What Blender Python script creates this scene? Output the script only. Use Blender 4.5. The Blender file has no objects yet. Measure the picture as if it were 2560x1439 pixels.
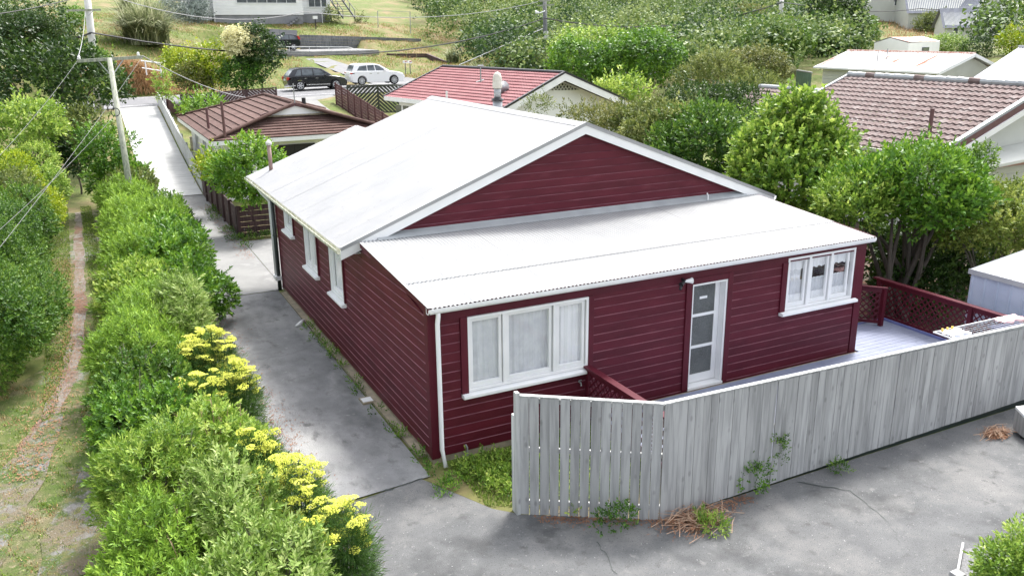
import bpy, math, random
import numpy as np
from mathutils import Vector, Matrix
random.seed(4)
SC = bpy.context.scene
COL = SC.collection
rad = math.radians

# ------------------------------------------------------------------ camera
CAM = np.array([-4.5676, -12.0715, 6.9739]); YAW, PITCH, ROLL, FPX = .4657, .296, -.0099, 2136.8
_f = np.array([math.sin(YAW)*math.cos(PITCH), math.cos(YAW)*math.cos(PITCH), -math.sin(PITCH)])
_r = np.array([math.cos(YAW), -math.sin(YAW), 0.0]); _u = np.cross(_r, _f)
RR = math.cos(ROLL)*_r + math.sin(ROLL)*_u
UU = -math.sin(ROLL)*_r + math.cos(ROLL)*_u
cam = bpy.data.objects.new('camera', bpy.data.cameras.new('camera')); COL.objects.link(cam)
cam.data.sensor_width = 36; cam.data.lens = 36*FPX/2560; cam.data.clip_end = 3000; cam.data.clip_start = .1
cam.matrix_world = Matrix(((RR[0], UU[0], -_f[0], CAM[0]), (RR[1], UU[1], -_f[1], CAM[1]), (RR[2], UU[2], -_f[2], CAM[2]), (0, 0, 0, 1)))
SC.camera = cam
# ------------------------------------------------------------------ light
SUN_EL, SUN_AZ = rad(60), rad(52)          # azimuth: clockwise from +Y towards +X
world = bpy.data.worlds.new('World'); SC.world = world; world.use_nodes = True
wn = world.node_tree.nodes; wl_ = world.node_tree.links
bg = wn['Background']; sky = wn.new('ShaderNodeTexSky'); sky.sky_type = 'NISHITA'; sky.sun_disc = False
sky.sun_elevation = SUN_EL; sky.sun_rotation = SUN_AZ; sky.air_density = 1.0; sky.dust_density = 4.0; sky.ozone_density = 1.0
sh = wn.new('ShaderNodeHueSaturation'); sh.inputs['Saturation'].default_value = .30      # thin cloud over the sky
wl_.new(sky.outputs[0], sh.inputs['Color']); wl_.new(sh.outputs[0], bg.inputs[0]); bg.inputs[1].default_value = .15
sun = bpy.data.objects.new('sun', bpy.data.lights.new('sun', 'SUN')); COL.objects.link(sun)
sun.data.energy = 1.6; sun.data.angle = rad(11.0); sun.data.color = (1, .97, .92)
sd = Vector((math.cos(SUN_EL)*math.sin(SUN_AZ), math.cos(SUN_EL)*math.cos(SUN_AZ), math.sin(SUN_EL)))
sun.rotation_euler = sd.to_track_quat('Z', 'Y').to_euler()
vs = SC.view_settings; vs.view_transform = 'Standard'; vs.look = 'None'; vs.exposure = 1.72; vs.gamma = 1; vs.use_curve_mapping = False

# ------------------------------------------------------------------ placing helpers
def ray(px, py): return RR*(px-1280)/FPX - UU*(py-719.5)/FPX + _f
def atZ(px, py, z=0): d = ray(px, py); return CAM + (z-CAM[2])/d[2]*d
def atY(px, py, y): d = ray(px, py); return CAM + (y-CAM[1])/d[1]*d
def atX(px, py, x): d = ray(px, py); return CAM + (x-CAM[0])/d[0]*d
def atT(px, py, t): return CAM + t*ray(px, py)
V = lambda *a: np.array(a, float)

# ------------------------------------------------------------------ materials
MATS = {}
def nodes_of(name):
    m = bpy.data.materials.new(name); m.use_nodes = True
    MATS[name] = m
    return m, m.node_tree.nodes, m.node_tree.links, m.node_tree.nodes['Principled BSDF']
def mk(name, c1, c2=None, scale=3.0, rough=.6, bump=0.0, bscale=30.0, stretch=(1, 1, 1), metal=0.0, detail=4.0, lo=.35, hi=.65, objrand=0.0, c3=None, s3=40.0, t3=(.62, .7), spec=.5):
    m, N, L, P = nodes_of(name)
    P.inputs['Roughness'].default_value = rough; P.inputs['Metallic'].default_value = metal
    P.inputs['Specular IOR Level'].default_value = spec
    geo = N.new('ShaderNodeNewGeometry'); mp = N.new('ShaderNodeMapping'); mp.inputs['Scale'].default_value = stretch
    L.new(geo.outputs['Position'], mp.inputs[0])
    nz = N.new('ShaderNodeTexNoise'); nz.inputs['Scale'].default_value = scale; nz.inputs['Detail'].default_value = detail
    L.new(mp.outputs[0], nz.inputs['Vector'])
    cr = N.new('ShaderNodeValToRGB'); cr.color_ramp.elements[0].position = lo; cr.color_ramp.elements[1].position = hi
    cr.color_ramp.elements[0].color = (*c1, 1); cr.color_ramp.elements[1].color = (*(c2 or c1), 1)
    L.new(nz.outputs['Fac'], cr.inputs[0]); out = cr.outputs[0]
    if c3:
        n3 = N.new('ShaderNodeTexNoise'); n3.inputs['Scale'].default_value = s3; n3.inputs['Detail'].default_value = 3
        L.new(mp.outputs[0], n3.inputs['Vector'])
        r3 = N.new('ShaderNodeMapRange'); r3.inputs[1].default_value = t3[0]; r3.inputs[2].default_value = t3[1]
        L.new(n3.outputs['Fac'], r3.inputs[0])
        mx = N.new('ShaderNodeMix'); mx.data_type = 'RGBA'; L.new(r3.outputs[0], mx.inputs[0]); L.new(out, mx.inputs[6]); mx.inputs[7].default_value = (*c3, 1)
        out = mx.outputs[2]
    if objrand:
        oi = N.new('ShaderNodeObjectInfo'); r = N.new('ShaderNodeMapRange'); r.inputs[3].default_value = 1-objrand; r.inputs[4].default_value = 1+objrand
        L.new(oi.outputs['Random'], r.inputs[0])
        hs = N.new('ShaderNodeHueSaturation'); L.new(r.outputs[0], hs.inputs['Value']); L.new(out, hs.inputs['Color']); out = hs.outputs[0]
    L.new(out, P.inputs['Base Color'])
    if bump:
        nb = N.new('ShaderNodeTexNoise'); nb.inputs['Scale'].default_value = bscale; nb.inputs['Detail'].default_value = 5
        L.new(mp.outputs[0], nb.inputs['Vector'])
        b = N.new('ShaderNodeBump'); b.inputs['Strength'].default_value = bump; b.inputs['Distance'].default_value = .02
        L.new(nb.outputs['Fac'], b.inputs['Height']); L.new(b.outputs[0], P.inputs['Normal'])
    return m
def leafmat(name, cols, rough=.5, trans=.22, spec=.22):
    """cols: dark -> light; per leaf attribute rnd picks the tint"""
    m, N, L, P = nodes_of(name)
    at = N.new('ShaderNodeAttribute'); at.attribute_name = 'rnd'
    cr = N.new('ShaderNodeValToRGB'); el = cr.color_ramp.elements
    while len(el) < len(cols): el.new(.5)
    for i, c in enumerate(cols): el[i].position = i/(len(cols)-1); el[i].color = (*c, 1)
    L.new(at.outputs['Fac'], cr.inputs[0]); L.new(cr.outputs[0], P.inputs['Base Color'])
    P.inputs['Roughness'].default_value = rough; P.inputs['Specular IOR Level'].default_value = spec
    tr = N.new('ShaderNodeBsdfTranslucent'); hs = N.new('ShaderNodeHueSaturation'); hs.inputs['Value'].default_value = 1.5; hs.inputs['Hue'].default_value = .485
    L.new(cr.outputs[0], hs.inputs['Color']); L.new(hs.outputs[0], tr.inputs['Color'])
    mx = N.new('ShaderNodeMixShader'); mx.inputs[0].default_value = trans
    L.new(P.outputs[0], mx.inputs[1]); L.new(tr.outputs[0], mx.inputs[2]); L.new(mx.outputs[0], N['Material Output'].inputs[0])
    return m
def glassmat(name, tint=(.985, .99, .99), rough=.02):
    m, N, L, P = nodes_of(name)
    N.remove(P); t = N.new('ShaderNodeBsdfTransparent'); t.inputs[0].default_value = (*tint, 1)
    g = N.new('ShaderNodeBsdfGlossy'); g.inputs['Roughness'].default_value = rough
    fr = N.new('ShaderNodeFresnel'); fr.inputs[0].default_value = 1.5
    ad = N.new('ShaderNodeMath'); ad.operation = 'ADD'; ad.inputs[1].default_value = .04; L.new(fr.outputs[0], ad.inputs[0])
    gb = N.new('ShaderNodeNewGeometry'); iv = N.new('ShaderNodeMath'); iv.operation = 'SUBTRACT'; iv.inputs[0].default_value = 1; L.new(gb.outputs['Backfacing'], iv.inputs[1])   # reflect on the outer face only
    mu = N.new('ShaderNodeMath'); mu.operation = 'MULTIPLY'; L.new(iv.outputs[0], mu.inputs[0]); L.new(ad.outputs[0], mu.inputs[1])
    mx = N.new('ShaderNodeMixShader'); L.new(mu.outputs[0], mx.inputs[0]); L.new(t.outputs[0], mx.inputs[1]); L.new(g.outputs[0], mx.inputs[2])
    L.new(mx.outputs[0], N['Material Output'].inputs[0])
    return m
MAROON = mk('maroon_paint', (.071, .0048, .0132), (.093, .0074, .0182), 1.2, .5, .15, 25, (1, 1, 4), objrand=.09, c3=(.125, .022, .036), s3=1.9, t3=(.60, .85), spec=.3)
SKYLITM = mk('dusty_maroon_ledge', (.23, .085, .11), (.13, .035, .052), 1.5, .7, stretch=(1, 1, 3), lo=.46, hi=.62)  # sky light caught by the board chamfers, put into a paler maroon
MAROONT = mk('maroon_trim', (.070, .0055, .0140), (.088, .008, .0185), 2, .5, .1, 20, spec=.3)
WHITE = mk('white_paint', (.80, .80, .80), (.74, .75, .75), 2.5, .45, .05, 20)
ROOFW = mk('white_roof_iron', (0.333, 0.333, 0.338), (0.302, 0.306, 0.310), 1.3, .55, objrand=.02, c3=(0.270, 0.270, 0.261), s3=9, t3=(.66, .74))
LEANW = mk('lean_to_roof_iron', (.32, .325, .33), (.285, .29, .295), 1.6, .5, objrand=.02, c3=(.32, .32, .31), s3=11, t3=(.62, .72))
LICHEN = mk('lichen_metal', (.62, .62, .56), (.34, .35, .24), 9, .8)
FLASH = mk('grey_flashing', (.36, .38, .39), (.30, .32, .33), 3, .4)
DARKPIPE = mk('dark_pipe', (.02, .03, .028), (.03, .04, .036), 3, .4)
GLASS = glassmat('window_glass')
CURT = mk('net_curtain', (.66, .67, .69), (.58, .59, .62), 6, .9)
CURTW = mk('white_curtain', (.85, .85, .86), (.80, .80, .82), 6, .9)
ROOM = mk('room_dark', (.10, .10, .12), (.07, .07, .09), 1, .9)
OBSC = mk('obscured_glass', (.10, .11, .11), (.055, .06, .06), 2.2, .28, .5, 160, c3=(.16, .17, .165), s3=90, t3=(.5, .62))
PAPER = mk('white_label', (.8, .8, .8))
# weathered fence timber with streaks and knots
def woodmat(name, c1, c2, c3, objrand=.14, zs=1.0):
    m, N, L, P = nodes_of(name)
    P.inputs['Roughness'].default_value = .8
    geo = N.new('ShaderNodeNewGeometry'); oi = N.new('ShaderNodeObjectInfo')
    ad = N.new('ShaderNodeVectorMath'); ad.operation = 'ADD'
    sc_ = N.new('ShaderNodeVectorMath'); sc_.operation = 'SCALE'; sc_.inputs['Scale'].default_value = 37.0
    L.new(oi.outputs['Random'], sc_.inputs[0]); L.new(geo.outputs['Position'], ad.inputs[0]); L.new(sc_.outputs[0], ad.inputs[1])
    mp = N.new('ShaderNodeMapping'); mp.inputs['Scale'].default_value = (14, 14, 1.1*zs); L.new(ad.outputs[0], mp.inputs[0])
    nz = N.new('ShaderNodeTexNoise'); nz.inputs['Scale'].default_value = 1.0; nz.inputs['Detail'].default_value = 6; nz.inputs['Distortion'].default_value = .6
    L.new(mp.outputs[0], nz.inputs['Vector'])
    cr = N.new('ShaderNodeValToRGB'); e = cr.color_ramp.elements; e[0].position = .36; e[1].position = .58
    e[0].color = (*c1, 1); e[1].color = (*c2, 1); L.new(nz.outputs['Fac'], cr.inputs[0])
    # knots
    mk_ = N.new('ShaderNodeMapping'); mk_.inputs['Scale'].default_value = (6, 6, 3.2); L.new(ad.outputs[0], mk_.inputs[0])
    vo = N.new('ShaderNodeTexVoronoi'); vo.inputs['Scale'].default_value = 1.0; L.new(mk_.outputs[0], vo.inputs['Vector'])
    kr = N.new('ShaderNodeMapRange'); kr.inputs[1].default_value = .20; kr.inputs[2].default_value = .08; kr.inputs[4].default_value = .55; L.new(vo.outputs['Distance'], kr.inputs[0])
    mx = N.new('ShaderNodeMix'); mx.data_type = 'RGBA'; L.new(kr.outputs[0], mx.inputs[0]); L.new(cr.outputs[0], mx.inputs[6]); mx.inputs[7].default_value = (*c3, 1)
    # broad stains
    n2 = N.new('ShaderNodeTexNoise'); n2.inputs['Scale'].default_value = 1.6; n2.inputs['Detail'].default_value = 3
    mp2 = N.new('ShaderNodeMapping'); mp2.inputs['Scale'].default_value = (4, 4, 1.0); L.new(ad.outputs[0], mp2.inputs[0]); L.new(mp2.outputs[0], n2.inputs['Vector'])
    r2 = N.new('ShaderNodeMapRange'); r2.inputs[1].default_value = .55; r2.inputs[2].default_value = .75; r2.inputs[4].default_value = .45; L.new(n2.outputs['Fac'], r2.inputs[0])
    m2 = N.new('ShaderNodeMix'); m2.data_type = 'RGBA'; L.new(r2.outputs[0], m2.inputs[0]); L.new(mx.outputs[2], m2.inputs[6]); m2.inputs[7].default_value = (*c1, 1)
    hs = N.new('ShaderNodeHueSaturation'); r = N.new('ShaderNodeMapRange'); r.inputs[3].default_value = 1-objrand; r.inputs[4].default_value = 1+objrand
    L.new(oi.outputs['Random'], r.inputs[0]); L.new(r.outputs[0], hs.inputs['Value']); L.new(m2.outputs[2], hs.inputs['Color'])
    L.new(hs.outputs[0], P.inputs['Base Color'])
    b = N.new('ShaderNodeBump'); b.inputs['Strength'].default_value = .35; b.inputs['Distance'].default_value = .01
    L.new(nz.outputs['Fac'], b.inputs['Height']); L.new(b.outputs[0], P.inputs['Normal'])
    return m
FENCEW = woodmat('weathered_paling', (.255, .258, .260), (.365, .368, .368), (.15, .15, .15), .14)
FENCEL = woodmat('pale_paling', (.36, .37, .36), (.52, .53, .52), (.2, .2, .2))
BROWNW = woodmat('brown_stained_timber', (.035, .018, .018), (.075, .040, .040), (.35, .33, .32), .18)
REDB = woodmat('red_brown_timber', (.075, .028, .028), (.12, .05, .05), (.04, .02, .02), .1)
DGREEN = woodmat('dark_mossy_timber', (.022, .026, .02), (.05, .055, .04), (.02, .02, .02), .2)
RETW = woodmat('grey_retaining_timber', (.09, .095, .10), (.17, .175, .18), (.05, .05, .05), .2)
POLEW = woodmat('grey_pole_timber', (.20, .22, .17), (.34, .35, .28), (.12, .12, .1), 0, .3)
POLEC = mk('pale_concrete_pole', (.55, .55, .53), (.45, .45, .43), 3, .8)
DECKM = mk('deck_paint', (0.189, 0.213, 0.301), (0.224, 0.248, 0.336), 3, .6, .1, 20, objrand=.06, c3=(0.154, 0.175, 0.252), s3=9, t3=(.6, .75))
DECKB = mk('deck_edge_blue', (.13, .16, .36), (.17, .2, .42), 3, .6)
TIMB = mk('bare_base_timber', (.33, .28, .20), (.22, .19, .14), 6, .85, .2, 30)
BARK = mk('bark', (.11, .095, .075), (.20, .18, .15), 12, .9, .5, 30, (1, 1, .3))
BARKD = mk('dark_bark', (.05, .043, .035), (.10, .085, .07), 12, .9, .5, 30, (1, 1, .3))
STICK = mk('dead_stick', (.30, .18, .12), (.42, .30, .21), 9, .9)
RUSTL = mk('dead_leaf', (.20, .09, .05), (.30, .15, .08), 9, .9)
WIREG = mk('thin_wire_grey', (.13, .13, .135), None, 1, .6)
BLACKW = mk('black_cable', (.012, .012, .014), None, 1, .5)
GREYW = mk('grey_cable', (.25, .25, .26), None, 1, .5)
METAL = mk('pale_metal', (.36, .37, .38), (.30, .31, .32), 4, .4, metal=.3)
CHIMC = mk('cream_cowl', (.60, .57, .50), (.5, .47, .4), 6, .5)
PINKP = mk('pink_brown_pipe', (.30, .20, .18), (.25, .17, .15), 5, .6)
BROWNP = mk('brown_pipe', (.10, .045, .045), (.13, .06, .06), 5, .6)
TILET = mk('faded_brown_tile', (.150, .112, .106), (.195, .150, .143), 3, .8, objrand=.09, c3=(.27, .24, .23), s3=4, t3=(.50, .80), spec=.12)
TILEB = mk('dark_brown_tile', (.085, .050, .043), (.12, .076, .066), 2.5, .8, objrand=.10, c3=(.24, .18, .15), s3=9, t3=(.66, .76), spec=.12)
TILER = mk('red_tile', (.235, .105, .110), (.275, .140, .143), 2.2, .8, objrand=.05, spec=.10)
HWHITE = mk('white_house_wall', (.84, .84, .83), (.79, .79, .78), 1.0, .7)
HCREAM = mk('grey_cream_wall', (.55, .56, .52), (.50, .51, .47), 1.0, .7)
HGREY = mk('grey_house_wall', (.36, .36, .33), (.31, .31, .29), 1.0, .7)
SLATE = mk('slate_grey_roof', (.17, .18, .21), (.2, .21, .245), 2, .8, objrand=.08, spec=.12)
CONCW = mk('grey_concrete_wall', (.27, .27, .28), (.20, .20, .21), 1.4, .85, .2, 12)
PINKW = mk('pink_wall', (.46, .27, .23), (.42, .24, .21), 2, .7)
RUSTR = mk('rusty_white_iron', (.76, .76, .75), (.68, .67, .66), 2, .8, stretch=(.3, 2.4, 1), c3=(.30, .13, .085), s3=1.2, t3=(.52, .68), objrand=.03, spec=.12)
RUSTV = mk('rusty_iron', (.42, .20, .15), (.60, .50, .46), 2.5, .8, stretch=(.5, 3, 1), spec=.12)
GREYR = mk('grey_iron_roof', (.33, .34, .36), (.39, .40, .42), 2, .8, objrand=.03, spec=.12)
SHEDM = mk('pale_blue_steel', (.40, .46, .58), (.45, .51, .62), 2, .45)
SHEDR = mk('pale_steel_roof', (0.372, 0.384, 0.396), (0.330, 0.342, 0.360), 3, .4)
BLACKP = mk('black_plastic', (.015, .015, .017), None, 1, .4)
CARB = mk('black_car_paint', (.006, .007, .012), None, 1, .12, spec=.8)
CARW = mk('white_car_paint', (.80, .80, .80), None, 1, .15, spec=.8)
CARG = mk('car_glass', (.05, .06, .07), (.10, .12, .13), 2.5, .06, spec=.9)
RED = mk('tail_light_red', (.45, .02, .02), None, 1, .2)
TYRE = mk('tyre_rubber', (.012, .012, .013), None, 1, .8)
RIM = mk('alloy_rim', (.55, .56, .58), None, 1, .3, metal=.6)
CHROME = mk('chrome_trim', (.7, .7, .72), None, 1, .15, metal=.9)
LAMP = mk('clear_lamp', (.6, .62, .65), None, 1, .1)
YELL = mk('yellow_flower', (.36, .42, .03), (.72, .72, .13), 70, .8, lo=.36, hi=.60, objrand=.22)
YPEG = mk('yellow_peg', (.7, .5, .1))
PINKC = mk('pink_cloth', (.62, .38, .40), (.66, .44, .45), 9, .9)
NAVYC = mk('navy_cloth', (.03, .035, .08), None, 1, .9)
WCLOTH = mk('white_cloth', (.74, .76, .82), (.68, .70, .78), 5, .9)
ALUM = mk('white_tube', (.72, .73, .74), None, 1, .35)
SHEETG = mk('green_sheet', (.10, .17, .13), (.14, .22, .17), 3, .5)
BLOCKW = mk('tan_block', (.36, .33, .27), (.28, .26, .21), 6, .8)
CREAMF = leafmat('cream_blossom', [(.45, .42, .22), (.62, .60, .34), (.70, .68, .42)], .7, .2)
# ground materials --------------------------------------------------
def groundmat(name, layers, base, rough=.9, bump=.4, bscale=40):
    """base colour pair + list of (colour, noise scale, lo, hi, stretch)"""
    m, N, L, P = nodes_of(name); P.inputs['Roughness'].default_value = rough; P.inputs['Specular IOR Level'].default_value = .25
    geo = N.new('ShaderNodeNewGeometry')
    def noise(scale, stretch=(1, 1, 1), det=5, off=0):
        mp = N.new('ShaderNodeMapping'); mp.inputs['Scale'].default_value = stretch; mp.inputs['Location'].default_value = (off, off*2, 0)
        L.new(geo.outputs['Position'], mp.inputs[0])
        n = N.new('ShaderNodeTexNoise'); n.inputs['Scale'].default_value = scale; n.inputs['Detail'].default_value = det; n.inputs['Roughness'].default_value = .62
        L.new(mp.outputs[0], n.inputs['Vector']); return n.outputs['Fac']
    cr = N.new('ShaderNodeValToRGB'); cr.color_ramp.elements[0].position = .35; cr.color_ramp.elements[1].position = .65
    cr.color_ramp.elements[0].color = (*base[0], 1); cr.color_ramp.elements[1].color = (*base[1], 1)
    L.new(noise(base[2] if len(base) > 2 else 2.0), cr.inputs[0]); out = cr.outputs[0]
    for i, (c, s, lo, hi, st) in enumerate(layers):
        r = N.new('ShaderNodeMapRange'); r.inputs[1].default_value = lo; r.inputs[2].default_value = hi
        L.new(noise(s, st, 6, i*7.3+3), r.inputs[0])
        mx = N.new('ShaderNodeMix'); mx.data_type = 'RGBA'; L.new(r.outputs[0], mx.inputs[0]); L.new(out, mx.inputs[6]); mx.inputs[7].default_value = (*c, 1); out = mx.outputs[2]
    L.new(out, P.inputs['Base Color'])
    b = N.new('ShaderNodeBump'); b.inputs['Strength'].default_value = bump; b.inputs['Distance'].default_value = .03
    L.new(noise(bscale), b.inputs['Height']); L.new(b.outputs[0], P.inputs['Normal'])
    return m
ONE = (1, 1, 1)
GRASSG = groundmat('grass_ground', [((.20, .155, .08), .22, .46, .62, ONE), ((.09, .14, .025), .6, .50, .68, ONE), ((.24, .19, .11), 3, .56, .75, ONE)], ((.07, .095, .022), (.13, .145, .04), 3.0))
LANEG = groundmat('lane_grass', [((.17, .14, .09), .5, .47, .62, ONE), ((.22, .22, .21), .45, .58, .64, (1, .6, 1)), ((.065, .105, .02), 1.8, .47, .60, ONE), ((.23, .20, .12), 7, .56, .66, ONE), ((.05, .06, .03), 11, .58, .65, ONE), ((.30, .27, .22), 25, .64, .72, ONE)], ((.07, .10, .02), (.13, .14, .05), 4.0), bump=1)
TRACK = groundmat('bare_track', [((.15, .09, .065), .8, .5, .6, (1, .5, 1)), ((.25, .245, .235), 1.2, .52, .66, ONE), ((.10, .115, .04), 7, .56, .64, ONE), ((.10, .06, .04), 18, .6, .66, ONE)], ((.17, .145, .12), (.24, .21, .185), 12.0), bump=.9)
GRAVEL = groundmat('pale_gravel', [((0.140, 0.140, 0.140), 40, .5, .6, ONE), ((0.294, 0.294, 0.294), 25, .6, .68, ONE)], ((0.196, 0.196, 0.203), (0.252, 0.252, 0.259), 15.0), bump=1)
YARD = groundmat('yard_seal', [((0.238, 0.234, 0.226), .5, .50, .70, ONE), ((0.078, 0.080, 0.082), .7, .55, .70, ONE), ((0.098, 0.098, 0.098), 2.8, .58, .70, ONE), ((0.205, 0.205, 0.201), 7, .60, .72, ONE), ((0.410, 0.410, 0.402), 30, .665, .70, ONE), ((0.061, 0.061, 0.061), 48, .58, .66, ONE)], ((0.119, 0.122, 0.125), (0.160, 0.162, 0.164), 1.3), bump=.7, bscale=90)
DRIVEA = groundmat('driveway_dark', [((0.345, 0.345, 0.339), .42, .47, .66, (1.3, .5, 1)), ((0.098, 0.102, 0.103), .75, .54, .72, (1, .6, 1)), ((0.126, 0.126, 0.126), 3.2, .58, .70, (1, .6, 1)), ((0.310, 0.310, 0.305), 6, .62, .74, ONE), ((0.483, 0.483, 0.483), 24, .72, .75, ONE), ((0.080, 0.080, 0.080), 55, .62, .68, ONE)], ((0.167, 0.169, 0.173), (0.236, 0.238, 0.242), 1.6), bump=.5, bscale=60)
DRIVEB = groundmat('driveway_light', [((0.164, 0.164, 0.164), .8, .5, .7, ONE), ((0.274, 0.274, 0.268), 1.5, .58, .72, ONE)], ((0.197, 0.197, 0.194), (0.229, 0.229, 0.224), 1.2), bump=.3, bscale=60)
TRACKG = groundmat('gravelly_track', [((.07, .10, .025), 2.0, .44, .52, ONE), ((.15, .125, .085), 1.3, .46, .56, ONE), ((.13, .13, .05), 5, .54, .62, ONE), ((.07, .075, .05), 16, .58, .66, ONE), ((.25, .25, .24), 30, .6, .68, ONE)], ((.155, .152, .145), (.205, .20, .19), 5.0), bump=1)
DRIVEC = groundmat('driveway_ribbed', [((0.302, 0.302, 0.302), .7, .52, .74, (.6, 5, 1)), ((0.252, 0.252, 0.252), 1.6, .66, .8, (.5, 6, 1))], ((0.403, 0.403, 0.396), (0.461, 0.461, 0.454), 2.0), bump=.3, bscale=30)
ROADM = groundmat('road_seal', [((0.182, 0.182, 0.189), .5, .5, .7, ONE)], ((0.140, 0.140, 0.147), (0.175, 0.175, 0.182), 3.0), bump=.3)
PATHM = groundmat('grey_path', [((0.210, 0.210, 0.210), .8, .5, .7, ONE)], ((0.168, 0.168, 0.175), (0.210, 0.210, 0.210), 3.0), bump=.3)
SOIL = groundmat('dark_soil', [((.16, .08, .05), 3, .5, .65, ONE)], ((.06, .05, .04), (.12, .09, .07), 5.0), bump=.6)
# leaves -------------------------------------------------------------
L_HEBE = leafmat('light_hebe_leaf', [(.042, .098, .010), (.15, .275, .030), (.34, .50, .08)])
L_WILL = leafmat('grey_green_leaf', [(0.032, 0.070, 0.012), (0.165, 0.273, 0.046), (0.475, 0.560, 0.224)], .4)
L_GLOS = leafmat('glossy_green_leaf', [(0.021, 0.067, 0.008), (0.076, 0.189, 0.016), (0.226, 0.381, 0.039)], .45, .22, .3)
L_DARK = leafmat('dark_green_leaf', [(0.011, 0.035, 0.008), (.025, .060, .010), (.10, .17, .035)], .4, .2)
L_MID = leafmat('mid_green_leaf', [(0.018, 0.058, 0.010), (0.062, 0.143, 0.017), (0.202, 0.314, 0.050)], .4)
L_LIME = leafmat('lime_leaf', [(0.045, 0.112, 0.016), (0.158, 0.273, 0.033), (0.475, 0.582, 0.146)], .4, .3)
L_OLIV = leafmat('olive_leaf', [(0.030, 0.058, 0.013), (0.103, 0.143, 0.029), (0.297, 0.325, 0.112)], .5)
L_SEA = leafmat('sea_green_leaf', [(.015, .045, .016), (.05, .11, .04), (.16, .25, .12)])
L_YELG = leafmat('yellow_green_leaf', [(0.037, 0.080, 0.005), (0.207, 0.305, 0.013), (0.475, 0.504, 0.045)], .4)
L_SILV = leafmat('silver_leaf', [(.10, .13, .12), (.20, .24, .22), (.34, .38, .36)], .5, .15)
L_FENN = leafmat('fennel_leaf', [(.02, .055, .008), (.05, .12, .018), (.11, .20, .035)], .6)
L_FLAX = leafmat('flax_blade', [(.10, .13, .05), (.22, .26, .13), (.42, .42, .27)], .5)
L_DRY = leafmat('dry_grass_blade', [(.20, .11, .05), (.36, .23, .11), (.50, .38, .22)], .8, .2)
L_GRASS = leafmat('green_grass_blade', [(.05, .10, .012), (.12, .21, .025), (.25, .32, .06)], .7)
L_BROWN = leafmat('brown_green_leaf', [(0.034, 0.054, 0.013), (0.103, 0.130, 0.029), (0.285, 0.280, 0.095)], .5)
L_FRUIT = leafmat('fruit_leaf', [(0.037, 0.065, 0.012), (0.165, 0.234, 0.039), (0.404, 0.448, 0.123)], .4)
L_WOOD = leafmat('bush_leaf', [(0.014, 0.043, 0.013), (0.030, 0.072, 0.016), (0.099, 0.166, 0.037), (0.203, 0.259, 0.086)], .5)

# ------------------------------------------------------------------ mesh building
class MB:
    def __init__(s): s.v = []; s.f = []
    def add(s, vs_, fs):
        n = len(s.v); s.v += [tuple(map(float, p)) for p in vs_]; s.f += [tuple(i+n for i in f) for f in fs]; return s
    def box(s, x0, x1, y0, y1, z0, z1):
        return s.add([(x0, y0, z0), (x1, y0, z0), (x1, y1, z0), (x0, y1, z0), (x0, y0, z1), (x1, y0, z1), (x1, y1, z1), (x0, y1, z1)],
                     [(0, 3, 2, 1), (4, 5, 6, 7), (0, 1, 5, 4), (1, 2, 6, 5), (2, 3, 7, 6), (3, 0, 4, 7)])
    def prism(s, poly, d):
        """polygon of 3D points extruded by vector d"""
        n = len(poly); a = [np.array(p, float) for p in poly]; b = [p+np.array(d, float) for p in a]
        return s.add(a+b, [tuple(range(n))[::-1], tuple(range(n, 2*n))]+[(i, (i+1) % n, n+(i+1) % n, n+i) for i in range(n)])
    def beam(s, p0, p1, w, h, up=(0, 0, 1)):
        p0 = V(*p0); p1 = V(*p1); d = p1-p0; d /= np.linalg.norm(d); sd_ = np.cross(d, V(*up)); sd_ /= np.linalg.norm(sd_); u2 = np.cross(sd_, d)
        q = [sd_*w/2*a+u2*h/2*b for a, b in ((-1, -1), (1, -1), (1, 1), (-1, 1))]
        return s.add([p0+x for x in q]+[p1+x for x in q], [(0, 3, 2, 1), (4, 5, 6, 7), (0, 1, 5, 4), (1, 2, 6, 5), (2, 3, 7, 6), (3, 0, 4, 7)])
    def tube(s, pts, r, n=8, cap=True):
        pts = [V(*p) for p in pts]; rs = r if hasattr(r, '__len__') else [r]*len(pts); base = len(s.v); k = len(pts)
        for i, p in enumerate(pts):
            d = pts[min(i+1, k-1)]-pts[max(i-1, 0)]; d /= (np.linalg.norm(d)+1e-9)
            a = np.cross(d, V(0, 0, 1) if abs(d[2]) < .9 else V(1, 0, 0)); a /= np.linalg.norm(a); b = np.cross(d, a)
            for j in range(n):
                t = 2*math.pi*j/n; s.v.append(tuple(p+rs[i]*(math.cos(t)*a+math.sin(t)*b)))
        for i in range(k-1):
            for j in range(n):
                s.f.append((base+i*n+j, base+(i+1)*n+j, base+(i+1)*n+(j+1) % n, base+i*n+(j+1) % n))
        if cap: s.f.append(tuple(base+j for j in range(n))); s.f.append(tuple(base+(k-1)*n+j for j in range(n))[::-1])
        return s
    def lathe(s, c, prof, n=16):
        return s.tube([V(*c)+V(0, 0, z) for z, _ in prof], [r for _, r in prof], n) if 0 else s._lathe(c, prof, n)
    def _lathe(s, c, prof, n):
        base = len(s.v)
        for z, r in prof:
            for j in range(n): t = 2*math.pi*j/n; s.v.append((c[0]+r*math.cos(t), c[1]+r*math.sin(t), c[2]+z))
        for i in range(len(prof)-1):
            for j in range(n): s.f.append((base+i*n+j, base+i*n+(j+1) % n, base+(i+1)*n+(j+1) % n, base+(i+1)*n+j))
        s.f.append(tuple(base+j for j in range(n))[::-1]); s.f.append(tuple(base+(len(prof)-1)*n+j for j in range(n)))
        return s
WL = {}
def wloc(o): return WL.get(o.name, V(0, 0, 0)) if o is not None else V(0, 0, 0)
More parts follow.
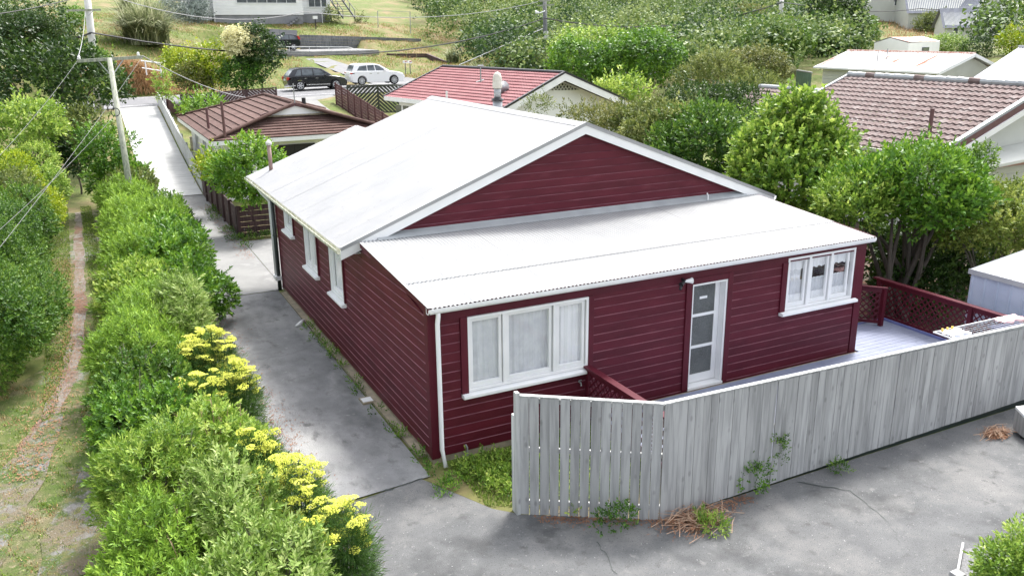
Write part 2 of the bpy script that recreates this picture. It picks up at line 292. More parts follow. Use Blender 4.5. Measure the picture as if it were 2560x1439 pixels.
def tag(o, label=None, cat=None, group=None, kind=None):
    if label: o['label'] = label
    if cat: o['category'] = cat
    if group: o['group'] = group
    if kind: o['kind'] = kind
    return o
def empty(name, loc, label, cat, group=None):
    o = bpy.data.objects.new(name, None); COL.objects.link(o); o.location = tuple(map(float, loc)); o.empty_display_size = .2
    WL[o.name] = V(*loc); return tag(o, label, cat, group)
def mesh(name, mb, mat, off=(0, 0, 0), smooth=False):
    me = bpy.data.meshes.new(name); off = V(*off)
    me.from_pydata([tuple(V(*p)-off) for p in mb.v], [], mb.f); me.update()
    if mat: me.materials.append(mat)
    if smooth: me.polygons.foreach_set('use_smooth', [True]*len(me.polygons))
    return me
def link(name, me, parent=None, loc=(0, 0, 0), rot=None, scale=None):
    o = bpy.data.objects.new(name, me); COL.objects.link(o); o.location = tuple(map(float, loc))
    if rot is not None: o.rotation_euler = rot
    if scale is not None: o.scale = scale
    if parent is not None: o.parent = parent
    WL[o.name] = wloc(parent)+V(*loc)
    return o
def obj(name, mb, mat, parent=None, origin=None, smooth=False, bevel=0, label=None):
    """mb in world coordinates; origin: world point that becomes the object's origin"""
    pl = wloc(parent); org = V(*origin) if origin is not None else (pl if parent is not None else V(*np.mean(np.array(mb.v), 0)))
    if origin is None and parent is None: org[2] = min(p[2] for p in mb.v)
    me = mesh(name, mb, mat, org, smooth); o = link(name, me, parent, org-pl)
    if bevel:
        b = o.modifiers.new('bevel', 'BEVEL'); b.width = bevel; b.segments = 2; b.limit_method = 'ANGLE'
    if label: o['label'] = label
    return o
def raw(name, verts, faces, mat, parent=None, org=(0, 0, 0), rnd=None, smooth=False):
    """fast mesh from numpy: faces (n,k)"""
    me = bpy.data.meshes.new(name); nv = len(verts); nf, k = faces.shape
    me.vertices.add(nv); me.vertices.foreach_set('co', (verts-V(*org)).astype(np.float32).ravel())
    me.loops.add(nf*k); me.loops.foreach_set('vertex_index', faces.astype(np.int32).ravel())
    me.polygons.add(nf); me.polygons.foreach_set('loop_start', np.arange(0, nf*k, k, dtype=np.int32)); me.polygons.foreach_set('loop_total', np.full(nf, k, np.int32))
    if smooth: me.polygons.foreach_set('use_smooth', np.ones(nf, bool))
    me.update(calc_edges=True); me.materials.append(mat)
    if rnd is not None:
        a = me.attributes.new('rnd', 'FLOAT', 'FACE'); a.data.foreach_set('value', rnd.astype(np.float32))
    return me
TRI = [0]
def structure(o): o['kind'] = 'structure'; return o

# ------------------------------------------------------------------ terrain height
_cp = []
def cp(px, py, y=None, t=None): _cp.append(atY(px, py, y) if y else atT(px, py, t))
for a in [(720, 243, 63), (1000, 213, 63), (330, 243, 63), (1000, 160, 73), (720, 150, 79), (1050, 150, 75), (800, 118, 84), (660, 120, 84), (1050, 135, 82),
          (760, 84, 88), (1000, 92, 88), (560, 92, 86), (700, 66, 96), (540, 60, 96), (900, 56, 96), (1000, 36, 108), (960, 5, 128), (1100, 125, 84), (1200, 165, 74),
          (100, 150, 66), (350, 185, 66), (350, 130, 74), (370, 90, 82), (460, 60, 90), (300, 20, 104), (50, 20, 100), (-200, 30, 100), (-200, 150, 66)]: cp(a[0], a[1], y=a[2])
for a in [(1250, 150, 84), (1300, 80, 112), (1300, 20, 150), (1300, -60, 200), (1500, 165, 82), (1700, 110, 112), (1700, 50, 140), (1700, 10, 165), (1700, -60, 220), (1900, 180, 74), (1900, 80, 120),
          (2020, 30, 160), (2200, 50, 125), (2100, 24, 150), (2330, 110, 88), (2400, 95, 112), (2450, 60, 140), (2030, 232, 58), (2560, 40, 210), (2500, 8, 420), (2800, 20, 420), (2200, -5, 300), (900, -60, 190), (300, -60, 190), (2700, 60, 150)]: cp(a[0], a[1], t=a[2])
for x, y, z in [(14, 0, -.6), (14, -8, -.6), (14, 8, -.4), (14, 14, 0), (19, 0, -.4), (22, 6, .4), (22, 14, .5), (30, 10, .8), (30, -5, .5), (30, 20, 1.2), (41, 26, 1.9), (41, 32, 2.0), (50, 20, 3), (35, 40, 1.8), (24, 30, .6), (20, 24, .5), (28, 48, 1.8),
                (-14, 0, 0), (-14, 20, 0), (-14, 40, 1), (-30, 0, 0), (-30, 30, .6), (-60, 0, 1), (-60, 40, 2), (0, -25, 0), (-30, -25, 0), (25, -25, -.5), (60, -25, 0), (0, 10, 0), (60, 0, 3), (45, 62, 4.0), (80, 20, 5)]: _cp.append(V(x, y, z))
_cp = np.array(_cp)
def _U(r2): return np.where(r2 > 0, r2*np.log(r2+1e-12)*.5, 0)
_n = len(_cp); _d2 = ((_cp[:, None, :2]-_cp[None, :, :2])**2).sum(-1)
_A = np.zeros((_n+3, _n+3)); _A[:_n, :_n] = _U(_d2)+np.eye(_n)*60; _A[:_n, _n] = 1; _A[:_n, _n+1:] = _cp[:, :2]; _A[_n:, :_n] = _A[:_n, _n:].T
_w = np.linalg.solve(_A, np.r_[_cp[:, 2], 0, 0, 0])
TER0 = atY(760, 126, 82)[2]-.12; TER1 = atY(1040, 132, 86.9)[2]-.1
def sst(a, b, x): t = np.clip((x-a)/(b-a), 0, 1); return t*t*(3-2*t)
def gz(x, y):
    x = np.atleast_1d(np.array(x, float)); y = np.atleast_1d(np.array(y, float))
    xc = np.clip(x, -60, 300); yc = np.clip(y, -25, 420)
    z = _w[_n]+_w[_n+1]*xc+_w[_n+2]*yc
    for i in range(_n): z = z+_w[i]*_U((xc-_cp[i, 0])**2+(yc-_cp[i, 1])**2)
    z = np.clip(z, -1.0, 60)
    pr = np.interp(y, [-99, 26, 29, 36, 45, 51, 99], [0, 0, .10, .62, 1.45, 1.98, 2.03])+.018*x*sst(38, 52, y)
    m = np.maximum(sst(-16, -12, x)*(1-sst(11.9, 13.4, x))*(1-sst(61.6, 63, y)), sst(49, 51, y)*(1-sst(61.6, 63, y)))
    z = m*pr+(1-m)*z
    inn = (x > 8.0) & (x < 25.2) & (y > 79.9) & (y < 87.05)
    zf = np.interp(x, [8, 19.5, 25.2], [TER0, TER0, TER1])
    return np.where(inn, np.minimum(z, zf), z)
def gz1(x, y): return float(gz(x, y)[0])

def axis(a, b, c, step, far):
    return np.r_[np.arange(a, b, step), np.arange(b, c, far), c]
gx = axis(-60, 64, 420, 1.0, 8.0); gy = axis(-30, 112, 430, 1.0, 8.0)
GX, GY = np.meshgrid(gx, gy, indexing='ij'); GZ = gz(GX.ravel(), GY.ravel()).reshape(GX.shape)
rgs = np.random.default_rng(5)
_far = sst(63, 75, GY)
GZ = GZ+_far*(rgs.random(GZ.shape)-.5)*.25
def grid_mesh(name, X, Y, Z, mat):
    a, b = X.shape; idx = np.arange(a*b).reshape(a, b)
    f = np.stack([idx[:-1, :-1], idx[1:, :-1], idx[1:, 1:], idx[:-1, 1:]], -1).reshape(-1, 4)
    o = link(name, raw(name, np.stack([X, Y, Z], -1).reshape(-1, 3), f, mat, smooth=True)); return o
structure(grid_mesh('ground', GX, GY, GZ, GRASSG))
def strip(name, left, right, mat, dz, n=2, off=.0, step=1.0, kind='structure'):
    """ribbon draped on the terrain between two polylines"""
    left = [V(*p) for p in left]; right = [V(*p) for p in right]
    def res(pl, k):
        d = [0]
        for i in range(1, len(pl)): d.append(d[-1]+np.linalg.norm(pl[i]-pl[i-1]))
        s = np.linspace(0, d[-1], k); return np.stack([np.interp(s, d, [p[j] for p in pl]) for j in (0, 1)], -1)
    L_ = max(sum(np.linalg.norm(left[i]-left[i-1]) for i in range(1, len(left))), 1); k = max(int(L_/step)+1, 2)
    a, b = res(left, k), res(right, k); t = np.linspace(0, 1, n)[:, None, None]
    P = a[None]*(1-t)+b[None]*t
    Z_ = gz(P[..., 0].ravel(), P[..., 1].ravel()).reshape(P.shape[:2])+dz
    o = grid_mesh(name, P[..., 0], P[..., 1], Z_, mat); o['kind'] = kind; return o
def flat(name, poly, z, mat):
    mb = MB(); mb.add([(x, y, z) for x, y in poly], [tuple(range(len(poly)))]); return structure(obj(name, mb, mat, origin=(0, 0, 0)))

# ------------------------------------------------------------------ paved surfaces and tracks
flat('yard', [(-2.7, -.62), (-1.75, -.62), (-.38, -.41), (.25, -1.75), (.56, -2.08), (2.3, -3.19), (14, -3.14), (14, -14), (-6, -14), (-5.2, -6)], .022, YARD)
def wob(pts, a=.05, seed=1):
    r = random.Random(seed); out = []
    for i in range(len(pts)-1):
        p, q = V(*pts[i]), V(*pts[i+1]); k = max(int(np.linalg.norm(q-p)/.4), 1)
        for j in range(k): out.append(p+(q-p)*j/k+V(r.uniform(-a, a), r.uniform(-a, a)))
    out.append(V(*pts[-1])); return out
_n = len(_cp)
strip('driveway', [(-2.6, -.60), (-2.5, 11.2)], [(-.22, -.40), (-.16, 11.2)], DRIVEA, .024, 4, step=.5)
strip('driveway_slab', [(-2.5, 11.26), (-2.3, 27.2)], [(.02, 11.26), (.05, 27.2)], DRIVEB, .024, 4)
strip('side_court', [(.03, 11.3), (.06, 17.6)], [(3.5, 11.3), (3.5, 17.6)], DRIVEB, .022, 4)
strip('driveway_ramp', [(-2.2, 27.25), (-1.75, 51.9)], [(.02, 27.25), (.60, 51.9)], DRIVEC, .045, 5, step=.5)
strip('road', [(-60, 52), (64, 52)], [(-60, 61.6), (64, 61.6)], ROADM, .05, 12)
for y, n in ((53.3, 'road_edge_line'), (60.3, 'road_centre_line')):
    strip(n, [(-60, y), (64, y)], [(-60, y+.14), (64, y+.14)], WHITE, .065, 2)
strip('side_driveway', [(5.5, 37), (6.0, 52.2)], [(12.4, 37), (12.8, 52.2)], DRIVEB, .045, 5)
strip('wheel_track', wob([(-5.05, 26), (-5.2, 18), (-5.25, 12), (-5.6, 7), (-5.95, 5), (-6.3, 3.8)], .05, 1), wob([(-4.80, 26), (-4.92, 18), (-4.98, 12), (-5.25, 7), (-5.6, 5), (-6.2, 3.7)], .06, 2), TRACK, .012, 3, step=.3)
strip('wheel_track', wob([(-4.35, 24), (-4.38, 18), (-4.5, 12), (-4.7, 8)], .05, 3), wob([(-4.12, 24), (-4.12, 18), (-4.2, 12), (-4.4, 8)], .05, 4), TRACK, .012, 3, step=.3)
strip('lane_grass', wob([(-5.75, 26), (-5.85, 8), (-9, 2), (-11, -8)], .1, 8), wob([(-3.6, 26), (-3.9, 8), (-4.3, 2), (-4.4, -8)], .1, 9), LANEG, .006, 12, step=.5)
strip('gravel_track', wob([(-5.85, 5.2), (-6.3, 3.6), (-7.1, 1.2), (-7.7, -1.5), (-8.0, -6)], .07, 15), wob([(-5.5, 5.2), (-5.65, 3.4), (-6.1, 1.2), (-6.6, -1.5), (-6.9, -6)], .07, 16), TRACKG, .018, 4, step=.25)
strip('gravel_track', wob([(-5.3, 2.4), (-5.75, .9), (-5.9, -.8)], .06, 17), wob([(-4.7, 2.6), (-4.8, .9), (-5.0, -.6)], .06, 18), TRACKG, .023, 3, step=.25)
strip('hill_path', [(20.5, 62.5), (19.0, 70), (17.5, 78.5)], [(24.5, 62.5), (22.0, 70), (19.8, 78.5)], PATHM, .08, 3)
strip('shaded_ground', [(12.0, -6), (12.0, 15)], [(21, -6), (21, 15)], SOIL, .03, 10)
def crack(pts, w, seed):
    r = random.Random(seed); mb = MB(); L0 = []; 
    for i in range(len(pts)-1):
        a, b = V(*pts[i]), V(*pts[i+1])
        for k in range(8): L0.append(a+(b-a)*k/8+V(r.uniform(-.03, .03), r.uniform(-.03, .03)))
    vv = []
    for q in L0: ww_ = w*r.uniform(.3, 1.2); vv += [(q[0]-ww_, q[1]-ww_, .0275), (q[0]+ww_, q[1]+ww_, .0275)]
    mb.add(vv, [(2*i, 2*i+1, 2*i+3, 2*i+2) for i in range(len(L0)-1)]); structure(obj('yard_crack', mb, DARKPIPE, origin=(0, 0, 0)))
crack([(-1.8, -.64), (-1.0, -.50), (-.25, -.38)], .016, 1); crack([(-2.4, 6.3), (-1.2, 6.1), (-.2, 6.4)], .006, 2); crack([(4.9, -3.3), (5.4, -3.9), (5.2, -4.8), (4.6, -5.6)], .007, 3); crack([(1.2, -3.2), (1.0, -4.0), (.2, -4.6)], .006, 4)
flat('weed_bed', [(-.16, -.12), (.2, -.1), (2.9, -.1), (2.9, -2.9), (.62, -2.15), (.25, -1.72), (-.3, -.5)], .010, GRASSG)
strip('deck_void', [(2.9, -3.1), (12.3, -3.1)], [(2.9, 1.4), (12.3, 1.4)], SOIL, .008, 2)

# ================================================================== MAIN HOUSE
H = empty('house', (0, 0, 0), 'maroon weatherboard house with white iron roofs in the middle of the picture', 'house')
W_, L_ = 9.69, 11.2
K = (5.038-3.0)/(4.952+.43); XR, EV, YF, YB, DG = 4.95, .43, 3.36, 12.0, 3.49
XE = XR+XR+EV
def zroof(x): return 5.03-abs(x-XR)*K
LS = .084; ZL0 = 2.789
def zlean(y): return ZL0+LS*(y+.172)
BH = .165
def board(pf, a0, b0, a1, b1, z0, z1, name='weatherboard', mat=MAROON, th=.022, parent=None):
    prof = [(0, z0), (th, z0), (th, z1-.019), (.004, z1-.004), (0, z1)]
    def s_at(e, z):
        t = (z-z0)/(z1-z0); return (a0+(a1-a0)*t) if e == 0 else (b0+(b1-b0)*t)
    mb = MB(); pts = []
    for e in (0, 1):
        for o, z in prof: pts.append(pf(s_at(e, z), o, z))
    n = len(prof)
    mb.add(pts, [tuple(range(n)), tuple(range(2*n-1, n-1, -1))]+[(i, n+i, n+(i+1) % n, (i+1) % n) for i in range(n)])
    me = mesh(name, mb, mat, pts[0])
    if mat is MAROON: me.materials.append(SKYLITM); me.polygons[4].material_index = 1
    return link(name, me, parent or H, V(*pts[0])-wloc(parent or H))
pfF = lambda s, o, z: V(s, -o, z)          # front wall
pfL = lambda s, o, z: V(-o, s, z)          # left wall
pfG = lambda s, o, z: V(s, DG-o, z)        # gable
pfR = lambda s, o, z: V(W_+o, s, z)
# openings in the front wall (x0,x1,z0,z1) incl. maroon facings
ops = [(.53, 3.08, 1.09, 2.60), (5.09, 6.19, .25, 2.66), (7.43, 9.55, 1.40, 2.66)]
r = 0; z = .115
while z < 2.64:
    z1 = min(z+BH, 2.66); cuts = [(.12, W_-.18)]
    for a, b, c, d in ops:
        if z1 > c+.03 and z < d-.03:
            cuts = [iv for (p, q) in cuts for iv in ((p, min(a, q)), (max(b, p), q)) if iv[1]-iv[0] > .03]
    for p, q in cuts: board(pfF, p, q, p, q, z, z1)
    z += BH
# left wall
z = .115
while z < 2.92:
    z1 = min(z+BH, 2.94)
    def ys(zz): return .115 if zz < 2.66 else max(.115, (zz-2.67)/LS)
    c = [(ys(z), 11.1, ys(z1), 11.1)]
    for (a, b, z_0, z_1) in ((4.70, 5.86, 1.40, 2.94), (6.82, 8.10, 1.45, 2.94), (9.14, 10.20, 1.93, 2.94)):
        if z1 > z_0+.03:
            c = [iv for (p, q, p1, q1) in c for iv in ((p, min(a, q), p1, min(a, q1)), (max(b, p), q, max(b, p1), q1)) if iv[1]-iv[0] > .03]
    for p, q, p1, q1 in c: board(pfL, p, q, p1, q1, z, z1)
    z += BH
# right wall
z = .115
while z < 2.6:
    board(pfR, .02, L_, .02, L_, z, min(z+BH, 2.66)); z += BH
# gable boards
z = 3.10
def gx_(zz, side): d = (4.97-zz)/K; return XR+side*d
while z < 4.8:
    z1 = z+BH
    a0, b0, a1, b1 = gx_(z, -1), gx_(z, 1), gx_(min(z1, 4.93), -1), gx_(min(z1, 4.93), 1)
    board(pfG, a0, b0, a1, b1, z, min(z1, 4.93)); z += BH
# backing walls (structure behind the boards, keeps light out)
mb = MB()
def wallrect(fn, s0, s1, z0, z1, holes, th=.1):
    ss = sorted({s0, s1, *[h[0] for h in holes], *[h[1] for h in holes]}); zz = sorted({z0, z1, *[h[2] for h in holes], *[h[3] for h in holes]})
    for i in range(len(ss)-1):
        for j in range(len(zz)-1):
            cs, cz = (ss[i]+ss[i+1])/2, (zz[j]+zz[j+1])/2
            if any(h[0] < cs < h[1] and h[2] < cz < h[3] for h in holes): continue
            a, b = fn(ss[i], -.001, zz[j]), fn(ss[i+1], -th, zz[j+1])
            mb.box(min(a[0], b[0]), max(a[0], b[0]), min(a[1], b[1]), max(a[1], b[1]), zz[j], zz[j+1])
wallrect(pfF, .0, W_, .1, 2.66, [(.66, 2.97, 1.18, 2.49), (5.23, 6.07, .25, 2.55), (7.57, 9.41, 1.5, 2.58)])
wallrect(pfL, .101, L_, .1, 2.67, [(4.78, 5.78, 1.5, 2.67), (6.9, 8.02, 1.55, 2.67), (9.2, 10.14, 2.0, 2.67)])
wallrect(pfR, .101, L_, .1, 2.67, [])
wallrect(lambda s, o, z: V(s, L_+o, z), .101, W_-.101, .1, 2.9, [])
obj('wall_lining', mb, MAROONT, H)
mb = MB(); mb.prism([(.2, DG+.1, 2.9), (W_-.2, DG+.1, 2.9), (W_-.2, DG+.1, 3.12), (XR, DG+.1, 4.92), (.2, DG+.1, 3.12)], (0, -.098, 0)); obj('gable_lining', mb, MAROONT, H)
mb = MB(); mb.box(.102, W_-.102, .102, L_-.102, .12, .2); obj('floor', mb, ROOM, H)
mb = MB(); mb.box(.101, W_-.101, 1.3, 1.34, .21, 2.6); mb.box(1.6, 1.64, 1.35, L_-.102, .21, 2.8); obj('room_wall', mb, ROOM, H)
# corner boards
for bx in ((-.030, .118, -.030, -.001, .09, 2.70), (-.0305, -.001, -.001, .113, .09, 2.70), (W_-.155, W_+.03, -.032, -.001, .09, 2.70), (W_+.001, W_+.03, -.001, .12, .09, 2.70), (-.03, -.001, 11.1, L_+.02, .09, 2.95)):
    obj('corner_board', MB().box(*bx), MAROONT, H, bevel=.003)
# base boards (unpainted)
obj('base_board', MB().box(-.012, W_, -.012, .0, .0, .112), TIMB, H)
obj('base_board', MB().box(-.012, .0, .001, L_, .0, .112), TIMB, H)
obj('base_board', MB().box(-.16, -.013, .3, 10.9, .0, .05), TIMB, H, label='narrow timber plinth along the driveway')
# head boards under the eave and facings round openings (maroon)
for bx in ((.119, W_-.156, -.034, -.024, 2.50, 2.70),): obj('head_board', MB().box(*bx), MAROONT, H)
for x0, x1, z0, z1 in ((.535, .659, 1.16, 2.50), (2.971, 3.075, 1.16, 2.50), (5.09, 5.228, .27, 2.50), (6.072, 6.185, .27, 2.50), (7.432, 7.568, 1.48, 2.50), (9.412, 9.534, 1.48, 2.50)):
    obj('facing', MB().box(x0, x1, -.052, -.001, z0, z1), MAROONT, H, bevel=.003)
obj('facing', MB().box(5.2281, 6.0719, -.045, -.001, 2.38, 2.498), MAROONT, H)
# windows ---------------------------------------------------------------
def window(fn, s0, s1, z0, z1, casements, curtains, sill_ext=.12, recess=.03, flip=1):
    """fn(s,o,z): o outwards. casements: list of (s0,s1)"""
    def bx(mb, a, b, o0, o1, c, d):
        p, q = fn(a, o0, c), fn(b, o1, d); mb.box(min(p[0], q[0]), max(p[0], q[0]), min(p[1], q[1]), max(p[1], q[1]), c, d)
    mb = MB(); fw = .045
    bx(mb, s0, s0+fw, -.05, .045, z0, z1); bx(mb, s1-fw, s1, -.05, .045, z0, z1); bx(mb, s0+fw, s1-fw, -.05, .045, z1-fw, z1); bx(mb, s0+fw, s1-fw, -.05, .044, z0, z0+fw)
    for i in range(len(casements)-1):
        m = (casements[i][1]+casements[i+1][0])/2; bx(mb, m-.03, m+.03, -.085, .042, z0+fw, z1-fw)
    w = obj('window', mb, WHITE, H, origin=fn(s0, 0, z0))
    sl = MB(); a, b = s0-sill_ext, s1+sill_ext; A = [fn(a, .001, z0-.005), fn(a, .13, z0-.035), fn(a, .13, z0-.085), fn(a, .10, z0-.095), fn(a, .001, z0-.095)]
    d = fn(b, 0, 0)-fn(a, 0, 0); sl.prism(A, d); obj('sill', sl, WHITE, w, bevel=.005)
    for (a, b) in casements:
        sm = MB(); q = .05; zb, zt = z0+fw+.004, z1-fw-.004; sw = .052
        bx(sm, a-q, a, -.05, .008, zb, zt); bx(sm, b, b+q, -.05, .008, zb, zt); bx(sm, a, b, -.05, .008, zt-sw, zt); bx(sm, a, b, -.05, .008, zb, zb+sw+.03)
        obj('sash', sm, WHITE, w, bevel=.003)
        g = MB(); bx(g, a, b, -.030, -.026, zb+sw+.03, zt-sw); obj('pane', g, GLASS, w)
    for (a, b, c, d, m, amp, fr, dep) in curtains:
        n = int((b-a)/.012)+2; cm = MB(); vv = []
        for i in range(n):
            s = a+(b-a)*i/(n-1); o = -dep+amp*math.sin(s*fr*2*math.pi+math.sin(s*9)*1.3)+amp*.4*math.sin(s*fr*4.6*math.pi+1)
            vv.append(fn(s, o, c+.012*math.sin(s*40))); vv.append(fn(s, o*1.0, d))
        cm.add(vv, [(2*i, 2*i+2, 2*i+3, 2*i+1) for i in range(n-1)]); obj('curtain', cm, m, w, smooth=True)
    return w
w1 = window(pfF, .66, 2.97, 1.18, 2.49, [(.76, 1.24), (1.43, 2.20), (2.40, 2.86)],
            [(.72, 2.06, 1.2, 2.44, CURT, .010, 7, .065), (2.05, 2.22, 1.2, 2.44, CURT, .010, 9, .065), (2.36, 2.88, 1.2, 2.44, CURTW, .014, 9, .07), (2.24, 2.36, 1.2, 2.44, CURT, .010, 9, .065)])
w1['label'] = 'three light white window with closed net curtains left of the door'
w2 = window(pfF, 7.57, 9.41, 1.50, 2.58, [(7.67, 8.06), (8.27, 8.66), (8.86, 9.24)],
            [(7.6, 9.38, 2.28, 2.54, CURTW, .010, 9, .065), (7.6, 8.02, 2.02, 2.30, CURT, .010, 9, .075), (7.6, 9.38, 1.52, 2.06, CURT, .010, 9, .070), (7.6, 9.38, 1.52, 1.78, CURTW, .008, 9, .055)])
w2['label'] = 'three light white window with frilled cafe curtains right of the door'
for (a, b, c, d) in ((4.78, 5.78, 1.47, 2.67), (6.90, 8.02, 1.53, 2.67), (9.20, 10.14, 2.0, 2.67)):
    m = (a+b)/2; window(pfL, a, b, c, d, [(a+.10, m-.08), (m+.08, b-.10)] if b-a > 1.05 else [(a+.10, b-.10)], [(a+.05, b-.05, c+.02, d-.02, CURTW, .010, 8, .07)], sill_ext=.07)
    obj('facing', MB().box(-.05, -.001, a-.08, a-.001, c, 2.9), MAROONT, H); obj('facing', MB().box(-.05, -.001, b+.001, b+.08, c, 2.9), MAROONT, H)
# door
mb = MB(); dy = .17
mb.box(5.228, 5.27, -.03, dy+.04, .25, 2.38); mb.box(6.03, 6.072, -.03, dy+.04, .25, 2.38); mb.box(5.27, 6.03, -.03, dy+.04, 2.34, 2.38); mb.box(5.228, 6.072, -.06, dy+.04, .25, .30)
D = obj('door', mb, WHITE, H, origin=(5.23, 0, .25), label='white glazed back door with three obscured panes')
mb = MB(); zb, zt = .31, 2.335
mb.box(5.275, 5.36, dy-.04, dy, zb, zt); mb.box(5.92, 6.025, dy-.04, dy, zb, zt); mb.box(5.36, 5.92, dy-.04, dy, zt-.06, zt); mb.box(5.36, 5.92, dy-.04, dy, zb, zb+.17)
for zz in (1.02, 1.66): mb.box(5.36, 5.92, dy-.04, dy, zz, zz+.055)
obj('door_leaf', mb, WHITE, D, bevel=.003)
for c, d in ((.48, 1.02), (1.075, 1.66), (1.715, 2.275)): obj('pane', MB().box(5.36, 5.92, dy-.022, dy-.018, c, d), OBSC, D)
obj('notice', MB().box(5.56, 5.74, dy-.026, dy-.0225, 2.0, 2.05), PAPER, D)
obj('door_handle', MB().tube([(5.31, dy-.04, 1.25), (5.31, dy-.09, 1.25), (5.37, dy-.09, 1.25)], .009, 8), METAL, D)
# roof sheets -------------------------------------------------------------
def sheet(o, du, dv, n_, waves=10, amp=.009, segs=6):
    o, du, dv, n_ = V(*o), V(*du), V(*dv), V(*n_); mb = MB(); k = waves*segs+1; vv = []
    for j in (0, 1):
        for i in range(k):
            t = i/(k-1); vv.append(o+du*t+dv*j+n_*(amp*math.sin(2*math.pi*waves*t)))
    mb.add(vv, [(i, i+1, k+i+1, k+i) for i in range(k-1)]); return mb
def sheets(name, o, du, dv, count, mat, parent, waves=10, amp=.009, wj=0):
    du, dv, o = V(*du), V(*dv), V(*o); n_ = np.cross(du, dv); n_ /= np.linalg.norm(n_)
    if n_[2] < 0: n_ = -n_
    me = mesh(name, sheet((0, 0, 0), du, dv, n_, waves, amp), mat, smooth=True)
    rr = random.Random(int(abs(o[0]*100+o[1]*10))+1)
    for i in range(count):
        link(name, me, parent, o+du*i-wloc(parent)+n_*(i % 2)*.0008, rot=(rr.uniform(-1, 1)*wj, rr.uniform(-1, 1)*wj, 0))
nm = 12; ww = (YB-YF-.04)/nm
dvL = V(-(XR+EV), 0, -(XR+EV)*K)
sheets('roof_sheet', (XR, YF+.02, 5.035), (0, ww, 0), dvL, nm, ROOFW, H, amp=.013, wj=.0008)
sheets('roof_sheet', (XR, YF+.02, 5.035), (0, ww, 0), V(XR+EV, 0, -(XR+EV)*K), nm, ROOFW, H, wj=.0008)
XX = 2.85
sheets('roof_sheet', (XX, YB, zroof(XX)+.004), (0, .8, 0), V(-(XX+EV), 0, -(XX+EV)*K), 1, ROOFW, H)
sheets('roof_sheet', (XX, YB, zroof(XX)+.004), (0, .8, 0), V(1.0, 0, -.38), 1, ROOFW, H)
obj('barge_board', MB().beam((XX, YB+.81, zroof(XX)-.07), (-EV, YB+.81, zroof(-EV)-.07), .02, .16), WHITE, H)
obj('barge_board', MB().beam((XX, YB+.81, zroof(XX)-.07), (XX+1, YB+.81, zroof(XX)-.45), .02, .16), WHITE, H)
nl = 13; wl2 = (W_+.13)/nl; x0 = -.035
sheets('roof_sheet', (x0, .93, zlean(.93)+.012), (wl2, 0, 0), V(0, DG-.93, LS*(DG-.93)), nl, LEANW, H, amp=.011, wj=.0008)
sheets('roof_sheet', (x0, -.19, zlean(-.19)), (wl2, 0, 0), V(0, 1.24, LS*1.24), nl, LEANW, H, amp=.011, wj=.0008)
# under-roof boards
mb = MB(); mb.prism([(-EV+.02, YF+.03, zroof(-EV)-.05), (XR, YF+.03, 4.98), (XR, YF+.03, 4.90), (-EV+.02, YF+.03, zroof(-EV)-.13)], (0, YB-YF-.06, 0))
mb.prism([(XE-.02, YF+.03, zroof(XE)-.05), (XR, YF+.03, 4.98), (XR, YF+.03, 4.90), (XE-.02, YF+.03, zroof(XE)-.13)], (0, YB-YF-.06, 0)); obj('soffit', mb, WHITE, H)
mb = MB(); mb.prism([(-.02, -.10, zlean(-.10)-.03), (-.02, DG, zlean(DG)-.03), (-.02, DG, zlean(DG)-.10), (-.02, -.10, zlean(-.10)-.10)], (W_+.05, 0, 0)); obj('roof_frame', mb, MAROONT, H)
obj('lean_to_barge', MB().beam((-.042, -.19, zlean(-.19)-.045), (-.042, DG, zlean(DG)-.045), .018, .11), MAROONT, H)
obj('lean_to_barge', MB().beam((W_+.08, -.17, zlean(-.17)-.045), (W_+.08, DG, zlean(DG)-.045), .018, .11), MAROONT, H)
obj('barge_flashing', MB().beam((-.045, -.195, zlean(-.195)+.012), (-.045, DG, zlean(DG)+.012), .05, .012), ROOFW, H)
# barge boards of the big gable
for s in (-1, 1):
    e = XR+s*(XR+EV); zz = zroof(e)
    mb = MB(); n3 = V(0, 1, 0)
    mb.prism([(XR, YF-.012, 5.0), (e, YF-.012, zz-.03), (e, YF-.012, zz-.21), (XR, YF-.012, 4.82)] if s > 0 else [(XR, YF-.012, 5.0), (XR, YF-.012, 4.82), (e, YF-.012, zz-.21), (e, YF-.012, zz-.03)], (0, .025, 0))
    obj('barge_board', mb, WHITE, H)
    obj('barge_flashing', MB().beam((XR, YF+.01, 5.06), (e, YF+.01, zz+.03), .085, .02), FLASH if 0 else ROOFW, H)
    obj('barge_flashing', MB().beam((XR, YF-.020, 5.02), (e, YF-.020, zz-.005), .014, .05), ROOFW, H)
    obj('barge_board', MB().beam((XR, YB+.012, 4.93), (e, YB+.012, zz-.1), .02, .17), WHITE, H)
# gable soffit between barge and wall
for s in (-1, 1):
    e = XR+s*(XR+.02); mb = MB(); mb.prism([(XR, YF+.014, 4.895), (e, YF+.014, zroof(e)-.135), (e, YF+.014, zroof(e)-.15), (XR, YF+.014, 4.88)], (0, DG-YF-.018, 0)); obj('soffit', mb, MAROONT, H)
mb = MB()
mb.prism([(XR-.17, YF, 5.03-.17*K+.025), (XR, YF, 5.062), (XR+.17, YF, 5.03-.17*K+.025), (XR+.17, YF, 5.03-.17*K+.012), (XR, YF, 5.045), (XR-.17, YF, 5.03-.17*K+.012)], (0, YB-YF+.02, 0)); obj('ridge_cap', mb, ROOFW, H)
# flashing between gable wall and lean-to
mb = MB(); mb.prism([(.3, DG-.024, zlean(DG)+.10), (.3, DG-.032, zlean(DG)+.09), (.3, DG-.22, zlean(DG-.22)+.026), (.3, DG-.22, zlean(DG-.22)+.016), (.3, DG-.02, zlean(DG)+.03)], (W_-.55, 0, 0)); obj('apron_flashing', mb, FLASH, H)
